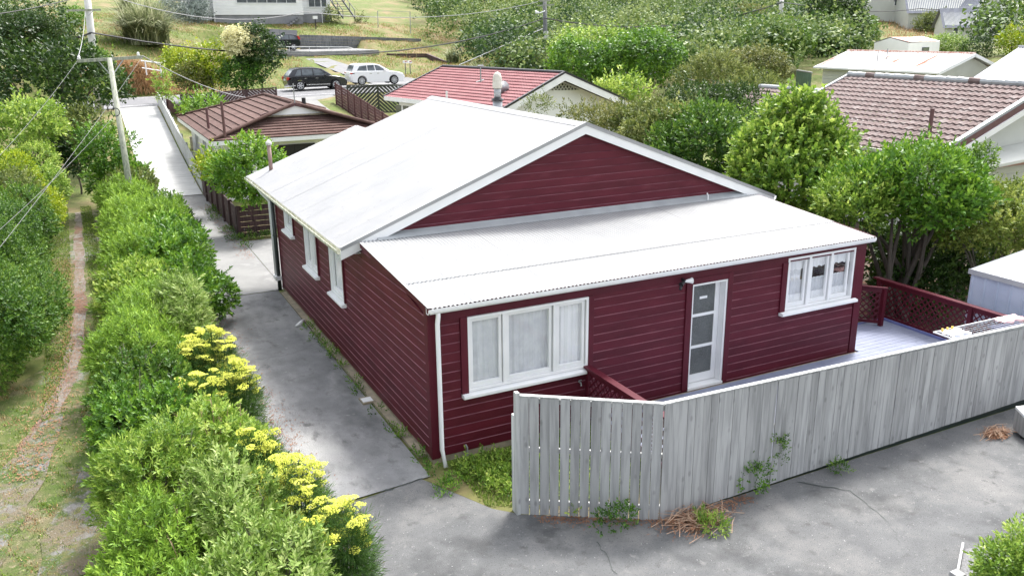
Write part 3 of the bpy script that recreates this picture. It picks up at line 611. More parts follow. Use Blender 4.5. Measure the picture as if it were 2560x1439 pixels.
# fascia + gutters
obj('fascia', MB().box(-.03, W_+.07, -.085, -.055, 2.64, 2.755), MAROONT, H)
def gutter(p0, p1, out, parent=H, mat=WHITE):
    p0, p1, out = V(*p0), V(*p1), V(*out); u = V(0, 0, 1)
    pr = [(0, .05), (0, -.05), (.03, -.06), (.085, -.055), (.11, -.02), (.115, .035), (.105, .035), (.10, -.01), (.08, -.045), (.03, -.05), (.012, -.04), (.012, .05)]
    mb = MB(); mb.prism([p0+out*a+u*b for a, b in pr], p1-p0); return obj('gutter', mb, mat, parent)
gutter((-.06, -.086, 2.735), (W_+.10, -.086, 2.735), (0, -1, 0))
gutter((-EV+.03, YF, 2.955), (-EV+.03, YB+.8, 2.955), (-1, 0, 0), mat=LICHEN)
gutter((XE-.03, YF, 2.955), (XE-.03, YB, 2.955), (1, 0, 0))
obj('fascia', MB().box(-EV+.03, -EV+.055, YF+.02, YB+.8, 2.86, 3.0), WHITE, H)
obj('fascia', MB().box(XE-.055, XE-.03, YF+.02, YB, 2.86, 3.0), WHITE, H)
obj('eave_lining', MB().box(-EV+.056, -.031, YF+.02, YB+.75, 2.865, 2.875), WHITE, H)
# downpipes
obj('downpipe', MB().tube([(.12, -.14, 2.70), (.12, -.14, 2.62), (.10, -.15, 2.5), (.10, -.15, .3), (.10, -.30, .05)], .038, 12), WHITE, H, smooth=True)
obj('downpipe', MB().tube([(-.40, 11.55, 2.90), (-.30, 11.5, 2.72), (-.13, 11.42, 2.5), (-.13, 11.42, .35)], .045, 12), WHITE, H, smooth=True)
obj('downpipe', MB().tube([(-.09, 11.28, 2.75), (-.09, 11.28, .02)], .055, 12), DARKPIPE, H, smooth=True, label='black soil pipe beside the white downpipe')
obj('pipe_bracket', MB().tube([(-.09, 11.28, 1.55), (-.09, 11.28, 1.60)], .064, 12), DARKPIPE, H)
obj('pipe_bracket', MB().box(-.20, -.02, 11.2, 11.5, .30, .42), WHITE, H)
# roof vent pipe and flue
zv = zroof(.15)
obj('vent_pipe', MB()._lathe((.15, 12.25, zv-.05), [(0, .055), (.76, .055)], 14), PINKP, H, smooth=True)
obj('vent_cap', MB()._lathe((.15, 12.25, zv+.70), [(0, .065), (.02, .085), (.07, .085), (.11, .05), (.14, .02)], 14), POLEC, H)
fx, fy = 5.62, 8.95; fz = zroof(fx)
FL = obj('flue', MB()._lathe((fx, fy, fz-.1), [(0, .13), (.42, .13)], 18), METAL, H, origin=(fx, fy, fz), smooth=True)
obj('flue_collar', MB()._lathe((fx, fy, fz+.32), [(0, .17), (.03, .165), (.07, .10), (.09, .10)], 18), BLACKP, FL, smooth=True)
obj('flue_pipe', MB()._lathe((fx, fy, fz+.40), [(0, .095), (.26, .095)], 18), METAL, FL, smooth=True, label='soot darkened steel pipe')
obj('flue_cowl', MB()._lathe((fx, fy, fz+.64), [(0, .125), (.03, .13), (.14, .13), (.17, .118), (.2, .13), (.3, .115), (.38, .085), (.42, .03)], 18), CHIMC, FL, smooth=True)
obj('overflow_pipe', MB().tube([(8.25, 3.30, 3.05), (8.25, 3.30, 3.22), (8.25, 3.34, 3.26)], .016, 8), WHITE, H)
# security light
mb = MB(); mb.tube([(4.98, -.03, 2.52), (4.98, -.12, 2.50)], .03, 10); mb.tube([(4.98, -.10, 2.50), (4.86, -.16, 2.46)], [.02, .045], 10); SL = obj('security_light', mb, BLACKP, H)
obj('light_hood', MB().tube([(4.98, -.10, 2.50), (5.10, -.13, 2.50), (5.13, -.135, 2.50)], [.02, .045, .06], 12), WHITE, SL)
obj('light_sensor', MB().tube([(4.90, -.12, 2.47), (4.84, -.17, 2.38)], .028, 10), BLACKP, SL)
obj('wall_tap', MB().tube([(2.80, -.02, .93), (2.80, -.10, .93), (2.80, -.11, .88)], .014, 8).tube([(2.77, -.07, .97), (2.83, -.07, .97)], .008, 6), METAL, H)
obj('vent_stub', MB().tube([(.55, -.16, .0), (.55, -.16, .24), (.52, -.16, .30)], .015, 8), METAL, H)
mb = MB(); mb.box(-.36, -.10, 2.75, 3.05, .02, .06); GT = tag(obj('gully_trap', mb, TIMB), 'small square drain gully with white lid beside the maroon side wall', 'drain')
obj('gully_lid', MB().box(-.34, -.14, 2.79, 2.99, .061, .068), WHITE, GT)

# ================================================================== slat tools
def clip(poly, a, b, c):
    out = []
    for i in range(len(poly)):
        p, q = poly[i], poly[(i+1) % len(poly)]; fp, fq = a*p[0]+b*p[1]-c, a*q[0]+b*q[1]-c
        if fp <= 0: out.append(p)
        if fp*fq < 0: t = fp/(fp-fq); out.append((p[0]+(q[0]-p[0])*t, p[1]+(q[1]-p[1])*t))
    return out
def slats(name, parent, O, U, Vv, quad, ang, pitch, width, th, mat, off=0.0, phase=0):
    """strips at angle ang clipped to quad (uv polygon), laid on plane O,U,V; each is a part"""
    O, U, Vv = V(*O), V(*U), V(*Vv); N_ = np.cross(U, Vv); N_ /= np.linalg.norm(N_); d = (math.cos(ang), math.sin(ang)); n2 = (-d[1], d[0])
    pr = [p[0]*n2[0]+p[1]*n2[1] for p in quad]; c = math.floor(min(pr)/pitch)*pitch+phase; k = 0
    while c < max(pr):
        q = clip(list(quad), n2[0], n2[1], c+width); q = clip(q, -n2[0], -n2[1], -c) if len(q) > 2 else q
        if len(q) > 2 and max(math.dist(a, b) for a in q for b in q) > width*1.2:
            P = [O+U*a+Vv*b+N_*off for a, b in q]; mb = MB(); mb.prism(P, N_*th)
            link(name, mesh(name, mb, mat, P[0]), parent, P[0]-wloc(parent)); k += 1
        c += pitch
    return k

# ================================================================== DECK, RAILS, GATE
DK = empty('deck', (7.5, -1.5, 0), 'lavender painted timber deck along the front wall of the maroon house', 'deck')
xs = 3.03; i = 0
ym = MB(); yb = -2.98; bw = .142
while yb < 1.1:
    y1 = yb+bw-.006
    if y1 < -.02:
        # two lengths with a butt joint
        j = 5.9 if i % 3 == 0 else (7.8 if i % 3 == 1 else 9.4)
        for a, b in ((2.97, j-.003), (j+.003, 11.84)):
            link('deck_board', mesh('deck_board', MB().box(0, b-a, 0, bw-.006, -.03, 0), DECKM), DK, V(a, yb, .27)-wloc(DK))
    else:
        y_ = yb; link('deck_board', mesh('deck_board', MB().box(0, 11.84-W_-.04, 0, y1-y_, -.03, 0), DECKM), DK, V(W_+.04, y_, .27)-wloc(DK))
    yb += bw; i += 1
obj('deck_joist', MB().box(3.0, 11.8, -2.95, -.05, .12, .235).box(9.8, 11.8, -.04, 1.05, .12, .235), TIMB, DK)
obj('edge_board', MB().box(11.845, 11.885, -2.98, 1.12, .10, .32), DECKB, DK)
obj('edge_board', MB().box(W_+.04, 11.84, 1.10, 1.14, .10, .30), DECKB, DK)
def lattice_rail(label, p0, p1, z0, ztop, posts, extra=0, capw=.14, grp=None):
    p0, p1 = V(*p0, 0), V(*p1, 0); d = p1-p0; Ln = np.linalg.norm(d); u = d/Ln; nrm = np.cross(u, V(0, 0, 1))
    R = empty('lattice_fence', p0+V(0, 0, z0), label, 'fence', grp)
    obj('top_rail', MB().beam(p0+V(0, 0, ztop-.02)-u*.06, p1+V(0, 0, ztop-.02)+u*.04, capw, .04), MAROONT, R, bevel=.004)
    obj('bottom_rail', MB().beam(p0+V(0, 0, z0+.06), p1+V(0, 0, z0+.06), .05, .07), MAROONT, R)
    obj('upper_rail', MB().beam(p0+V(0, 0, ztop-.09), p1+V(0, 0, ztop-.09), .04, .08), MAROONT, R)
    for t in posts:
        q = p0+u*Ln*t; obj('post', MB().box(q[0]-.045, q[0]+.045, q[1]-.045, q[1]+.045, z0-.25, ztop-.042), MAROONT, R)
    q = [(0, .09), (Ln, .09), (Ln, ztop-z0-.12), (0, ztop-z0-.12)]
    slats('lattice_slat', R, p0+V(0, 0, z0), u, V(0, 0, 1), q, rad(45), .105, .032, .006, MAROONT, .003)
    slats('lattice_slat', R, p0+V(0, 0, z0), u, V(0, 0, 1), q, rad(-45), .105, .032, .006, MAROONT, -.009)
    return R
lattice_rail('maroon lattice rail running out from below the curtained window', (2.95, -.06), (2.95, -2.9), .27, 1.22, (.02, .5, .98))
lattice_rail('long maroon lattice rail on the far edge of the deck before the blue shed', (11.93, 1.42), (11.93, -3.05), .27, 1.22, (.02, .55, .98))
gt = lattice_rail('short maroon lattice gate standing open at the corner of the house', (10.55, 1.85), (11.47, .78), .30, 1.20, (.02, .98), capw=.09)
gt['category'] = 'gate'; gt.name = 'lattice_gate'
WL[gt.name] = V(10.55, 1.85, .3)

# ================================================================== PALING FENCE (front)
def paling_mesh(h, w=.146, th=.018):
    return mesh('paling', MB().box(0, w, -th, 0, 0, h), FENCEW)
F1 = empty('paling_fence', (2.3, -3.16, 0), 'weathered grey paling fence bending round the front of the deck', 'fence')
pts = [V(.56, -2.07, 0), V(2.29, -3.165, 0), V(10.95, -3.12, 0), V(13.8, -3.10, 0)]
def fence_run(p, q, h0, h1, pitch, gap, parent, mat, lift0=.04, lift1=.04, th=.018):
    d = q-p; Ln = np.linalg.norm(d); u = d/Ln; ang = math.atan2(u[1], u[0]); n_ = int(round(Ln/pitch)); rr = random.Random(int(Ln*100))
    for i in range(n_):
        t = (i+.5)/n_; h = h0+(h1-h0)*t; li = lift0+(lift1-lift0)*t
        hh = h-li+rr.uniform(-.004, .004)
        link('paling', mesh('paling', MB().box(0, pitch-gap+rr.uniform(-.003, .003), -th, 0, 0, hh), mat), parent, p+u*(Ln*i/n_)+V(0, 0, li+gz1(*(p+u*Ln*t)[:2]))-wloc(parent)+V(-u[1], u[0], 0)*rr.uniform(-.007, .007), rot=(rr.uniform(-.003, .003), rr.uniform(-.004, .004), ang))
fence_run(pts[0], pts[1], 1.93, 1.87, .146, .009, F1, FENCEW, .03, .02)
fence_run(pts[1], pts[2], 1.87, 1.61, .142, .005, F1, FENCEW, .02, .13)
fence_run(pts[2], pts[3], 1.61, 1.58, .142, .005, F1, FENCEW, .13, .13)
for a, b, ha, hb in ((pts[0], pts[1], 1.93, 1.87), (pts[1], pts[3], 1.87, 1.58)):
    u = (b-a)/np.linalg.norm(b-a); nn = V(-u[1], u[0], 0)
    for f in (.10, .55, .955):
        obj('fence_rail', MB().beam(a+nn*.034+V(0, 0, ha*f)+V(0, 0, .02), b+nn*.034+V(0, 0, hb*f+.02), .048, .07), FENCEL, F1)
    obj('fence_cap', MB().beam(a+nn*.012+V(0, 0, ha+.012), b+nn*.012+V(0, 0, hb+.012), .075, .016), FENCEL, F1)
for p in (pts[0], pts[1], V(4.4, -3.15, 0), V(6.7, -3.14, 0), V(9, -3.13, 0), V(11, -3.12, 0)):
    obj('post', MB().box(p[0]-.05, p[0]+.05, p[1]+.065, p[1]+.165, 0, 1.6), FENCEL, F1)
obj('post', MB().box(.50, .556, -2.09, -2.0, 0, 1.99), FENCEL, F1)
obj('gravel_board', MB().beam((2.35, -3.13, .05), (13.8, -3.09, .05), .03, .1), DARKPIPE, F1)  # near-black strip, paints in the shade of the gap under the palings

# ================================================================== LEFT BACK FENCES
def hboard_fence(name, label, p, q, h, boards, mat, posts, zb=None, tops=None, gap=.012, cap=False):
    p, q = V(*p), V(*q); u = q-p; Ln = np.linalg.norm(u[:2]); F = empty(name, p, label, 'fence'); n_ = V(-u[1], u[0], 0)/Ln
    ph = h/boards
    for i in range(posts-1):
        a = p+u*i/(posts-1); b = p+u*(i+1)/(posts-1)
        for j in range(boards):
            o = V(0, 0, ph*(j+.5)+.03); obj('fence_board', MB().beam(a+o+u/Ln*.01, b+o-u/Ln*.01, .022, ph-gap), mat, F, origin=a+o)
    for i in range(posts):
        a = p+u*i/(posts-1)-n_*.05; obj('post', MB().box(a[0]-.045, a[0]+.045, a[1]-.045, a[1]+.045, a[2]-.3, a[2]+h+.05), mat, F)
    return F
hboard_fence('board_fence', 'low brown board fence spotted with white paint facing the back of the driveway', (.03, 18.15, 0), (3.4, 18.0, 0), 1.12, 6, BROWNW, 3)
F2 = empty('retaining_fence', (.05, 23, 0), 'low dark brown panel fence with square posts along the driveway bend', 'fence')
for i in range(6):
    y0, y1 = 18.25+i*1.5, 18.25+(i+1)*1.5
    obj('panel', MB().box(.03, .06, y0+.07, y1-.07, 0, 1.05), BROWNW, F2)
    obj('post', MB().box(-.04, .10, y0-.06, y0+.06, 0, 1.12), BROWNW, F2)
F3 = empty('boundary_fence', (.3, 40, 0), 'low pale paling fence climbing beside the ribbed concrete driveway', 'fence')
a, b = V(.10, 27.4, 0), V(.72, 51.8, 0)
fence_run(b, a, .95, .95, .165, .012, F3, FENCEL, .03, .03)
for y in np.arange(27.5, 51.8, 2.4):
    x = .16+(y-27.4)*.0255; zz = gz1(x, y); obj('post', MB().box(x, x+.09, y-.045, y+.045, zz, zz+.97), FENCEL, F3)
mb = MB()
yy = np.linspace(27.4, 51.8, 14)
for i in range(13):
    p0 = (.12+(yy[i]-27.4)*.0255, yy[i], gz1(.1, yy[i])+.95); p1 = (.12+(yy[i+1]-27.4)*.0255, yy[i+1], gz1(.1, yy[i+1])+.95); mb.beam(p0, p1, .08, .03)
obj('fence_cap', mb, FENCEL, F3)

# ================================================================== ROOF TOOL: courses
def course_roof(parent, UL, UR, LL, LR, n, mat, wav=0.0, wp=.25, name='tile_course', lift=.035, tiles=False, maxobj=300, split=None):
    """UL/UR upper corners, LL/LR lower corners; n courses as overlapping strips"""
    UL, UR, LL, LR = map(lambda p: V(*p), (UL, UR, LL, LR)); N_ = np.cross(LR-LL, UL-LL); N_ /= np.linalg.norm(N_)
    if N_[2] < 0: N_ = -N_
    items = []
    for i in range(n):
        t0, t1 = i/n, (i+1)/n                       # 0 = upper
        a, b, c, d = UL+(LL-UL)*t0, UR+(LR-UR)*t0, LL*t1+UL*(1-t1), LR*t1+UR*(1-t1)
        Ln = np.linalg.norm(d-c)
        if not tiles:
            k = max(int(Ln/wp)*(4 if wav else 0)+1, 2) if wav else 2
            vv = []
            for j in range(k):
                s = j/(k-1); w = wav*math.sin(2*math.pi*s*Ln/wp) if wav else 0
                vv.append(a+(b-a)*s+N_*(.004+w*.5)); vv.append(c+(d-c)*s+N_*(lift+w)); vv.append(c+(d-c)*s+N_*(.0))
            mb = MB(); mb.add(vv, [(3*j, 3*j+1, 3*j+4, 3*j+3) for j in range(k-1)]+[(3*j+1, 3*j+2, 3*j+5, 3*j+4) for j in range(k-1)])
            obj(name, mb, mat, parent, origin=c, smooth=False)
        else:
            m = max(int(round(Ln/wp)), 1)
            for j in range(m):
                s0, s1 = j/m, (j+1)/m; items.append((a+(b-a)*s0, a+(b-a)*s1, c+(d-c)*s0, c+(d-c)*s1))
    if tiles:
        items.sort(key=lambda q: np.linalg.norm((q[0]+q[3])/2-CAM))
        rest = MB(); K_ = 6
        for idx, (a, b, c, d) in enumerate(items):
            mb = MB() if idx < maxobj else rest; vv = []
            for j in range(K_+1):
                s = j/K_; w = wav*(math.sin(math.pi*s*1.0)*2-1) if 0 else wav*math.cos(2*math.pi*s)
                vv.append(a+(b-a)*s+N_*(.006+w)); vv.append(c+(d-c)*s+N_*(lift+w)); vv.append(c+(d-c)*s+N_*(-.002))
            mb.add(vv, [(3*j, 3*j+1, 3*j+4, 3*j+3) for j in range(K_)]+[(3*j+1, 3*j+2, 3*j+5, 3*j+4) for j in range(K_)])
            if idx < maxobj: obj('roof_tile', mb, mat, parent, origin=c, smooth=False)
        if len(items) > maxobj: o = obj('roof_tile_field', rest, mat, parent); o['kind'] = 'stuff'
def wallbox(parent, x0, x1, y0, y1, z0, z1, mat, name='wall'): return obj(name, MB().box(x0, x1, y0, y1, z0, z1), mat, parent)
def clad(parent, pf, s0, s1, z0, z1, mat, pitch=.2, th=.018):
    z = z0
    while z < z1-.03: board(pf, s0, s1, s0, s1, z, min(z+pitch, z1), mat=mat, th=th, parent=parent); z += pitch
def swin(parent, pf, s0, s1, z0, z1, glass=CARG, mull=1, frame=WHITE, fw=.07):
    """small far window: frame with pane sub-parts"""
    mb = MB()
    def bx(m_, a, b, o0, o1, c, d):
        p, q = pf(a, o0, c), pf(b, o1, d); lo, hi = np.minimum(p, q), np.maximum(p, q); m_.box(lo[0], hi[0], lo[1], hi[1], c, d)
    bx(mb, s0-fw, s0, .0, .05, z0-fw, z1+fw); bx(mb, s1, s1+fw, .0, .05, z0-fw, z1+fw); bx(mb, s0, s1, .0, .05, z1, z1+fw); bx(mb, s0, s1, .0, .06, z0-fw, z0)
    for i in range(1, mull): m_ = s0+(s1-s0)*i/mull; bx(mb, m_-.025, m_+.025, 0, .045, z0, z1)
    w = obj('window', mb, frame, parent)
    for i in range(mull):
        a, b = s0+(s1-s0)*i/mull+(.025 if i else 0), s0+(s1-s0)*(i+1)/mull-(.025 if i < mull-1 else 0)
        g = MB(); bx(g, a, b, .003, .02, z0, z1); obj('pane', g, glass, w)
    return w

# ---- brown roofed neighbour, back left
B = empty('house', (4.2, 30.5, 0), 'low white house with dark brown hipped tile roof at back left of the driveway', 'house')
bx0, bx1, by0, by1, ze, zr = .28, 8.15, 24.85, 36.5, 2.62, 3.80
rx, ry0, ry1 = 4.2, 26.6, 33.0
course_roof(B, (rx, ry1, zr), (rx, ry0, zr), (bx0, by1, ze), (bx0, by0, ze), 11, TILEB, lift=.05)
gl, gr = (rx-1.55, ry0+.0, zr-1.55*(zr-ze)/(rx-bx0)), (rx+1.55, ry0, zr-1.55*(zr-ze)/(rx-bx0))
course_roof(B, gl, gr, (bx0, by0, ze), (bx1, by0, ze), 8, TILEB, lift=.05)
course_roof(B, (rx, ry0, zr), (rx, ry1, zr), (bx1, by0, ze), (bx1, by1, ze), 11, TILEB, lift=.05)
course_roof(B, (rx, ry1, zr), (rx, ry1-.01, zr), (bx0, by1, ze), (bx1, by1, ze), 8, TILEB, lift=.05)
for p, q in (((rx, ry0, zr), (rx, ry1, zr)), ((rx, ry1, zr), (bx0, by1, ze)), ((rx, ry1, zr), (bx1, by1, ze)), ((rx, ry0, zr), (bx0, by0, ze)), ((rx, ry0, zr), (bx1, by0, ze))):
    obj('ridge_tile', MB().tube([V(*p)+V(0, 0, .05), V(*q)+V(0, 0, .05)], .075, 8), TILEB, B)
mb = MB(); mb.add([gl, gr, (rx, ry0-.02, zr-.02)], [(0, 1, 2)]); mb.v = [(x, y-.05, z) for x, y, z in mb.v]; obj('gable_panel', MB().prism([V(*gl)+V(.1, -.12, .03), V(*gr)+V(-.1, -.12, .03), V(rx, ry0-.12, zr-.06)], (0, .08, 0)), HWHITE, B)
for s, g in ((-1, gl), (1, gr)): obj('barge_board', MB().beam((rx, ry0-.16, zr+.02), V(*g)+V(0, -.16, .04), .05, .12), BROWNP, B)
obj('gable_sill', MB().beam(V(*gl)+V(0, -.18, .02), V(*gr)+V(0, -.18, .02), .1, .06), TIMB, B)
wallbox(B, bx0+.55, bx1-.55, by0+.55, by1-.55, -.2, ze-.02, HWHITE)
obj('fascia', MB().box(bx0, bx0+.03, by0, by1, ze-.19, ze-.01).box(bx0+.03, bx1, by0, by0+.03, ze-.19, ze-.01).box(bx0+.03, bx0+.55, by0+.03, by1, ze-.15, ze-.13).box(bx0+.55, bx1, by0+.03, by0+.55, ze-.15, ze-.13), WHITE, B)
pfBL = lambda s, o, z: V(bx0+.55-o, s, z); pfBF = lambda s, o, z: V(s, by0+.55-o, z)
for a, b, c, d in ((26.1, 26.6, 1.0, 2.1), (28.0, 28.9, .15, 2.1), (30.4, 31.4, 1.2, 2.1), (33.2, 34.2, 1.2, 2.1)): swin(B, pfBL, a, b, c, d, mull=1 if b-a < .8 else 2, fw=.05)
swin(B, pfBF, 3.0, 4.6, .2, 2.15, BLACKP, 2, BLACKP); swin(B, pfBF, 1.2, 1.9, 1.0, 2.1)
for px, py, pt, h in ((521, 316, 290, .8), (562, 336, 286, 1.3)):
    zz = 3.0; p = atZ(px, py, 2.95); obj('vent_pipe', MB().tube([p-V(0, 0, .1), p+V(0, 0, h)], .055, 8), BROWNP, B)
p = V(4.2, 26.5, 3.8); obj('aerial', MB().tube([p, p+V(0, 0, .9)], .025, 6).tube([p+V(-.4, 0, .75), p+V(.1, 0, .8)], .02, 5).tube([p+V(-.35, -.25, .75), p+V(-.35, .25, .75)], .012, 5).tube([p+V(-.15, -.25, .78), p+V(-.15, .25, .78)], .012, 5), METAL, B)
obj('vent_pipe', MB().tube([(4.7, 26.9, 3.6), (4.7, 26.9, 4.05)], .09, 8), BLACKP, B)
BN = tag(obj('water_tank', MB().box(-.1+.55, .78, 27.2, 28.4, 0, .95).box(.42, .80, 27.15, 28.45, .95, 1.0), BLACKP), 'black storage bin tucked beside the white wall under the brown roof', 'bin')
BN.name = 'storage_bin'
BW = empty('block_wall', (.75, 36.8, 0), 'tan open block wall behind the brown roofed house', 'wall')
for r_ in range(5):
    for c_ in range(4): link('block', mesh('block', MB().box(0, .33, 0, .15, 0, .17), BLOCKW), BW, V(.9+c_*.36-2.0*0, 37.6, .5+r_*.19)-wloc(BW))

# ---- red roofed house
R_ = empty('house', (17, 31, .5), 'white house with red tile roof and latticed gable behind the maroon house', 'house')
UL, UR = V(15.49, 36.74, 4.75), V(17.57, 25.96, 4.75); LL, LR = V(11.56, 36.2, 3.2), V(13.75, 25.25, 3.2)
dn = V(UR[0]-UL[0], UR[1]-UL[1], 0); dn /= np.linalg.norm(dn); pn = V(-dn[1], dn[0], 0)
RLL, RLR = UL+pn*5.2+V(0, 0, -1.9), UR+pn*5.2+V(0, 0, -1.9)
course_roof(R_, UL, UR, LL, LR, 13, TILER, wav=.014, wp=.22, lift=.045)
course_roof(R_, UR, UL, RLR, RLL, 13, TILER, lift=.045)
obj('ridge_tile', MB().tube([UL+V(0, 0, .04), UR+V(0, 0, .04)], .08, 8), BLACKP, R_)
obj('verge_trim', MB().beam(UL+V(0, 0, .05), LL+V(0, 0, .05), .12, .08), BLACKP, R_)
g0 = dn*.05
obj('barge_board', MB().prism([UR+g0+V(0, 0, .0), LR+g0, LR+g0+V(0, 0, -.33), UR+g0+V(0, 0, -.36)], dn*.04), WHITE, R_)
obj('barge_board', MB().prism([UR+g0, RLR+g0, RLR+g0+V(0, 0, -.33), UR+g0+V(0, 0, -.36)], dn*.04), WHITE, R_)
for q in (LR, RLR): obj('verge_trim', MB().beam(UR+g0+V(0, 0, .05), q+g0+V(0, 0, .05), .12, .10), BLACKP, R_)
gi = dn*-.7      # gable wall set back
A_, Bq, Cq = UR+gi+V(0, 0, -.25), LR+gi+V(0, 0, -.1), RLR+gi+V(0, 0, -.2)
Bq = Bq+(A_-Bq)*.1; Cq = Cq+(A_-Cq)*.08
body = [Bq, A_, Cq, V(Cq[0], Cq[1], 0), V(Bq[0], Bq[1], 0)]
obj('wall', MB().prism(body, dn*-9.6), HWHITE, R_)
# latticed vent
tri = [A_+V(0, 0, -.12)+dn*.02, A_*.66+Bq*.34+V(0, 0, -.14)+dn*.02, A_*.66+Cq*.34+V(0, 0, -.10)+dn*.02]
uu = pn; base = A_+dn*.03
def to_uv(p): d = p-base; return (float(d@uu), float(d[2]))
poly = [to_uv(p) for p in tri]
obj('vent_panel', MB().prism(tri, dn*.012), BLACKP, R_)
slats('lattice_slat', R_, base, uu, V(0, 0, 1), poly, rad(50), .17, .055, .02, HCREAM, .03); slats('lattice_slat', R_, base, uu, V(0, 0, 1), poly, rad(-50), .17, .055, .02, HCREAM, .05)
obj('fascia', MB().beam(LL+V(0, 0, -.08), LR+V(0, 0, -.08), .04, .24), WHITE, R_)
pfR2 = lambda s, o, z: V(*(Bq+(-dn)*s-pn*o)[:2], z)
mb = MB(); q0 = LL+dn*.6+pn*.5; 
for a in (.5, 1.3): obj('window', MB().beam(V(*(LL+dn*(a)+pn*.47)[:2], 2.0), V(*(LL+dn*(a+.6)+pn*.47)[:2], 2.0), .06, 1.5), CARG, R_)
p = atZ(1248, 262, 4.0); p2 = atT(1257, 219, 43)
DS = obj('satellite_dish', MB().tube([p2-V(.0, .06, 0), p2+V(0, .0, 0)], [.33, .29], 20), METAL, R_, smooth=True)
dc = p2; DS.data.materials[0] = METAL
obj('dish_leg', MB().tube([dc, dc+V(-.45, .3, -.75)], .025, 6).tube([dc, dc+V(.45, -.2, -.8)], .025, 6).tube([dc, dc+V(0, .1, -.85)], .025, 6), METAL, DS)
p = atZ(1202, 205, 4.45); obj('aerial', MB().tube([p, p+V(0, 0, .75)], .03, 6).tube([p+V(-.15, 0, .75), p+V(.15, 0, .75)], .05, 6).tube([p+V(-.25, 0, 0), p+V(.25, .2, .08)], .03, 6), METAL, R_)
p = atZ(1117, 250, 3.7); obj('vent_pipe', MB().tube([p-V(0, 0, .2), p+V(0, 0, .4)], .05, 8), WHITE, R_)

# ---- tile roofed house, right
T = empty('house', (22, 10, .3), 'house with faded brown scalloped tile roof on the right', 'house')
course_roof(T, (24.4, 14.2, 4.9), (24.4, 5.9, 4.9), (19.35, 14.2, 2.98), (19.35, 5.9, 2.98), 15, TILET, wav=.022, wp=.25, lift=.05, tiles=True)
course_roof(T, (24.4, 5.9, 4.9), (24.4, 14.2, 4.9), (29.4, 5.9, 2.98), (29.4, 14.2, 2.98), 6, TILET, lift=.05)
for i in range(18): link('ridge_tile', mesh('ridge_tile', MB().tube([(0, 0, 0), (0, .44, .01)], [.10, .12], 8), FLASH if i % 5 else TILET), T, V(24.4, 5.95+i*.46, 4.97)-wloc(T))
obj('verge_trim', MB().beam((24.4, 5.86, 4.95), (19.3, 5.86, 3.02), .16, .10), FLASH, T)
obj('barge_board', MB().beam((24.4, 5.78, 4.80), (19.3, 5.78, 2.86), .04, .22), BROWNP, T)
obj('barge_board', MB().beam((24.4, 5.74, 4.60), (19.3, 5.74, 2.67), .04, .18), WHITE, T)
obj('verge_trim', MB().beam((24.4, 14.24, 4.95), (19.3, 14.24, 3.02), .12, .08), FLASH, T)
obj('gutter', MB().beam((19.28, 14.2, 2.92), (19.28, 5.9, 2.92), .12, .10), LICHEN, T)
wallbox(T, 19.95, 29, 6.35, 13.9, -.2, 2.9, HWHITE)
obj('gable_wall', MB().prism([(19.95, 6.35, 2.9), (29, 6.35, 2.9), (24.4, 6.35, 4.72)], (0, .2, 0)), HCREAM, T)
clad(T, lambda s, o, z: V(s, 6.345-o, z), 19.95, 29, 1.0, 2.25, HCREAM, .2)
obj('wall_panel', MB().box(20.3, 29, 6.30, 6.344, 2.26, 2.86), PINKW, T, label='pink rendered band below the gable')
obj('lean_to_roof', MB().prism([(19.8, 6.3, 2.75), (29, 6.3, 3.3), (29, 6.3, 3.2), (19.8, 6.3, 2.66)], (0, -1.0, -.25)), HCREAM, T)
swin(T, lambda s, o, z: V(s, 6.32-o, z), 20.6, 21.3, 1.0, 1.85)
swin(T, lambda s, o, z: V(19.95-o, s, z), 9.0, 10.4, 1.2, 2.4, mull=2)
p = atZ(2324, 330, 3.6); obj('vent_pipe', MB().tube([p-V(0, 0, .2), p+V(0, 0, .75)], .065, 8), BROWNP, T)
# lower wing beyond
course_roof(T, (24.0, 19.0, 4.2), (24.0, 14.25, 4.2), (20.9, 19.0, 3.0), (20.9, 14.25, 3.0), 8, TILET, wav=.02, wp=.25, lift=.05, name='tile_course')
obj('ridge_tile', MB().tube([(24.0, 19, 4.25), (24.0, 14.3, 4.25)], .1, 8), FLASH, T)
wallbox(T, 21.4, 26, 14.3, 18.6, 0, 3.0, HWHITE)

# ---- white iron roofed house behind it
Wh = empty('house', (42, 27, 1.5), 'pale green house with white rusting iron roof behind the tiled roof', 'house')
e0, e1 = atZ(2028, 167, 4.25), atZ(2352, 181, 4.25); r0, r1 = atZ(2120, 129, 5.2), atZ(2445, 137, 5.2)
ex = (e0[0]+e1[0])/2; rxx = ex+3.0; y0w, y1w = e1[1], e0[1]; zrw = 5.22
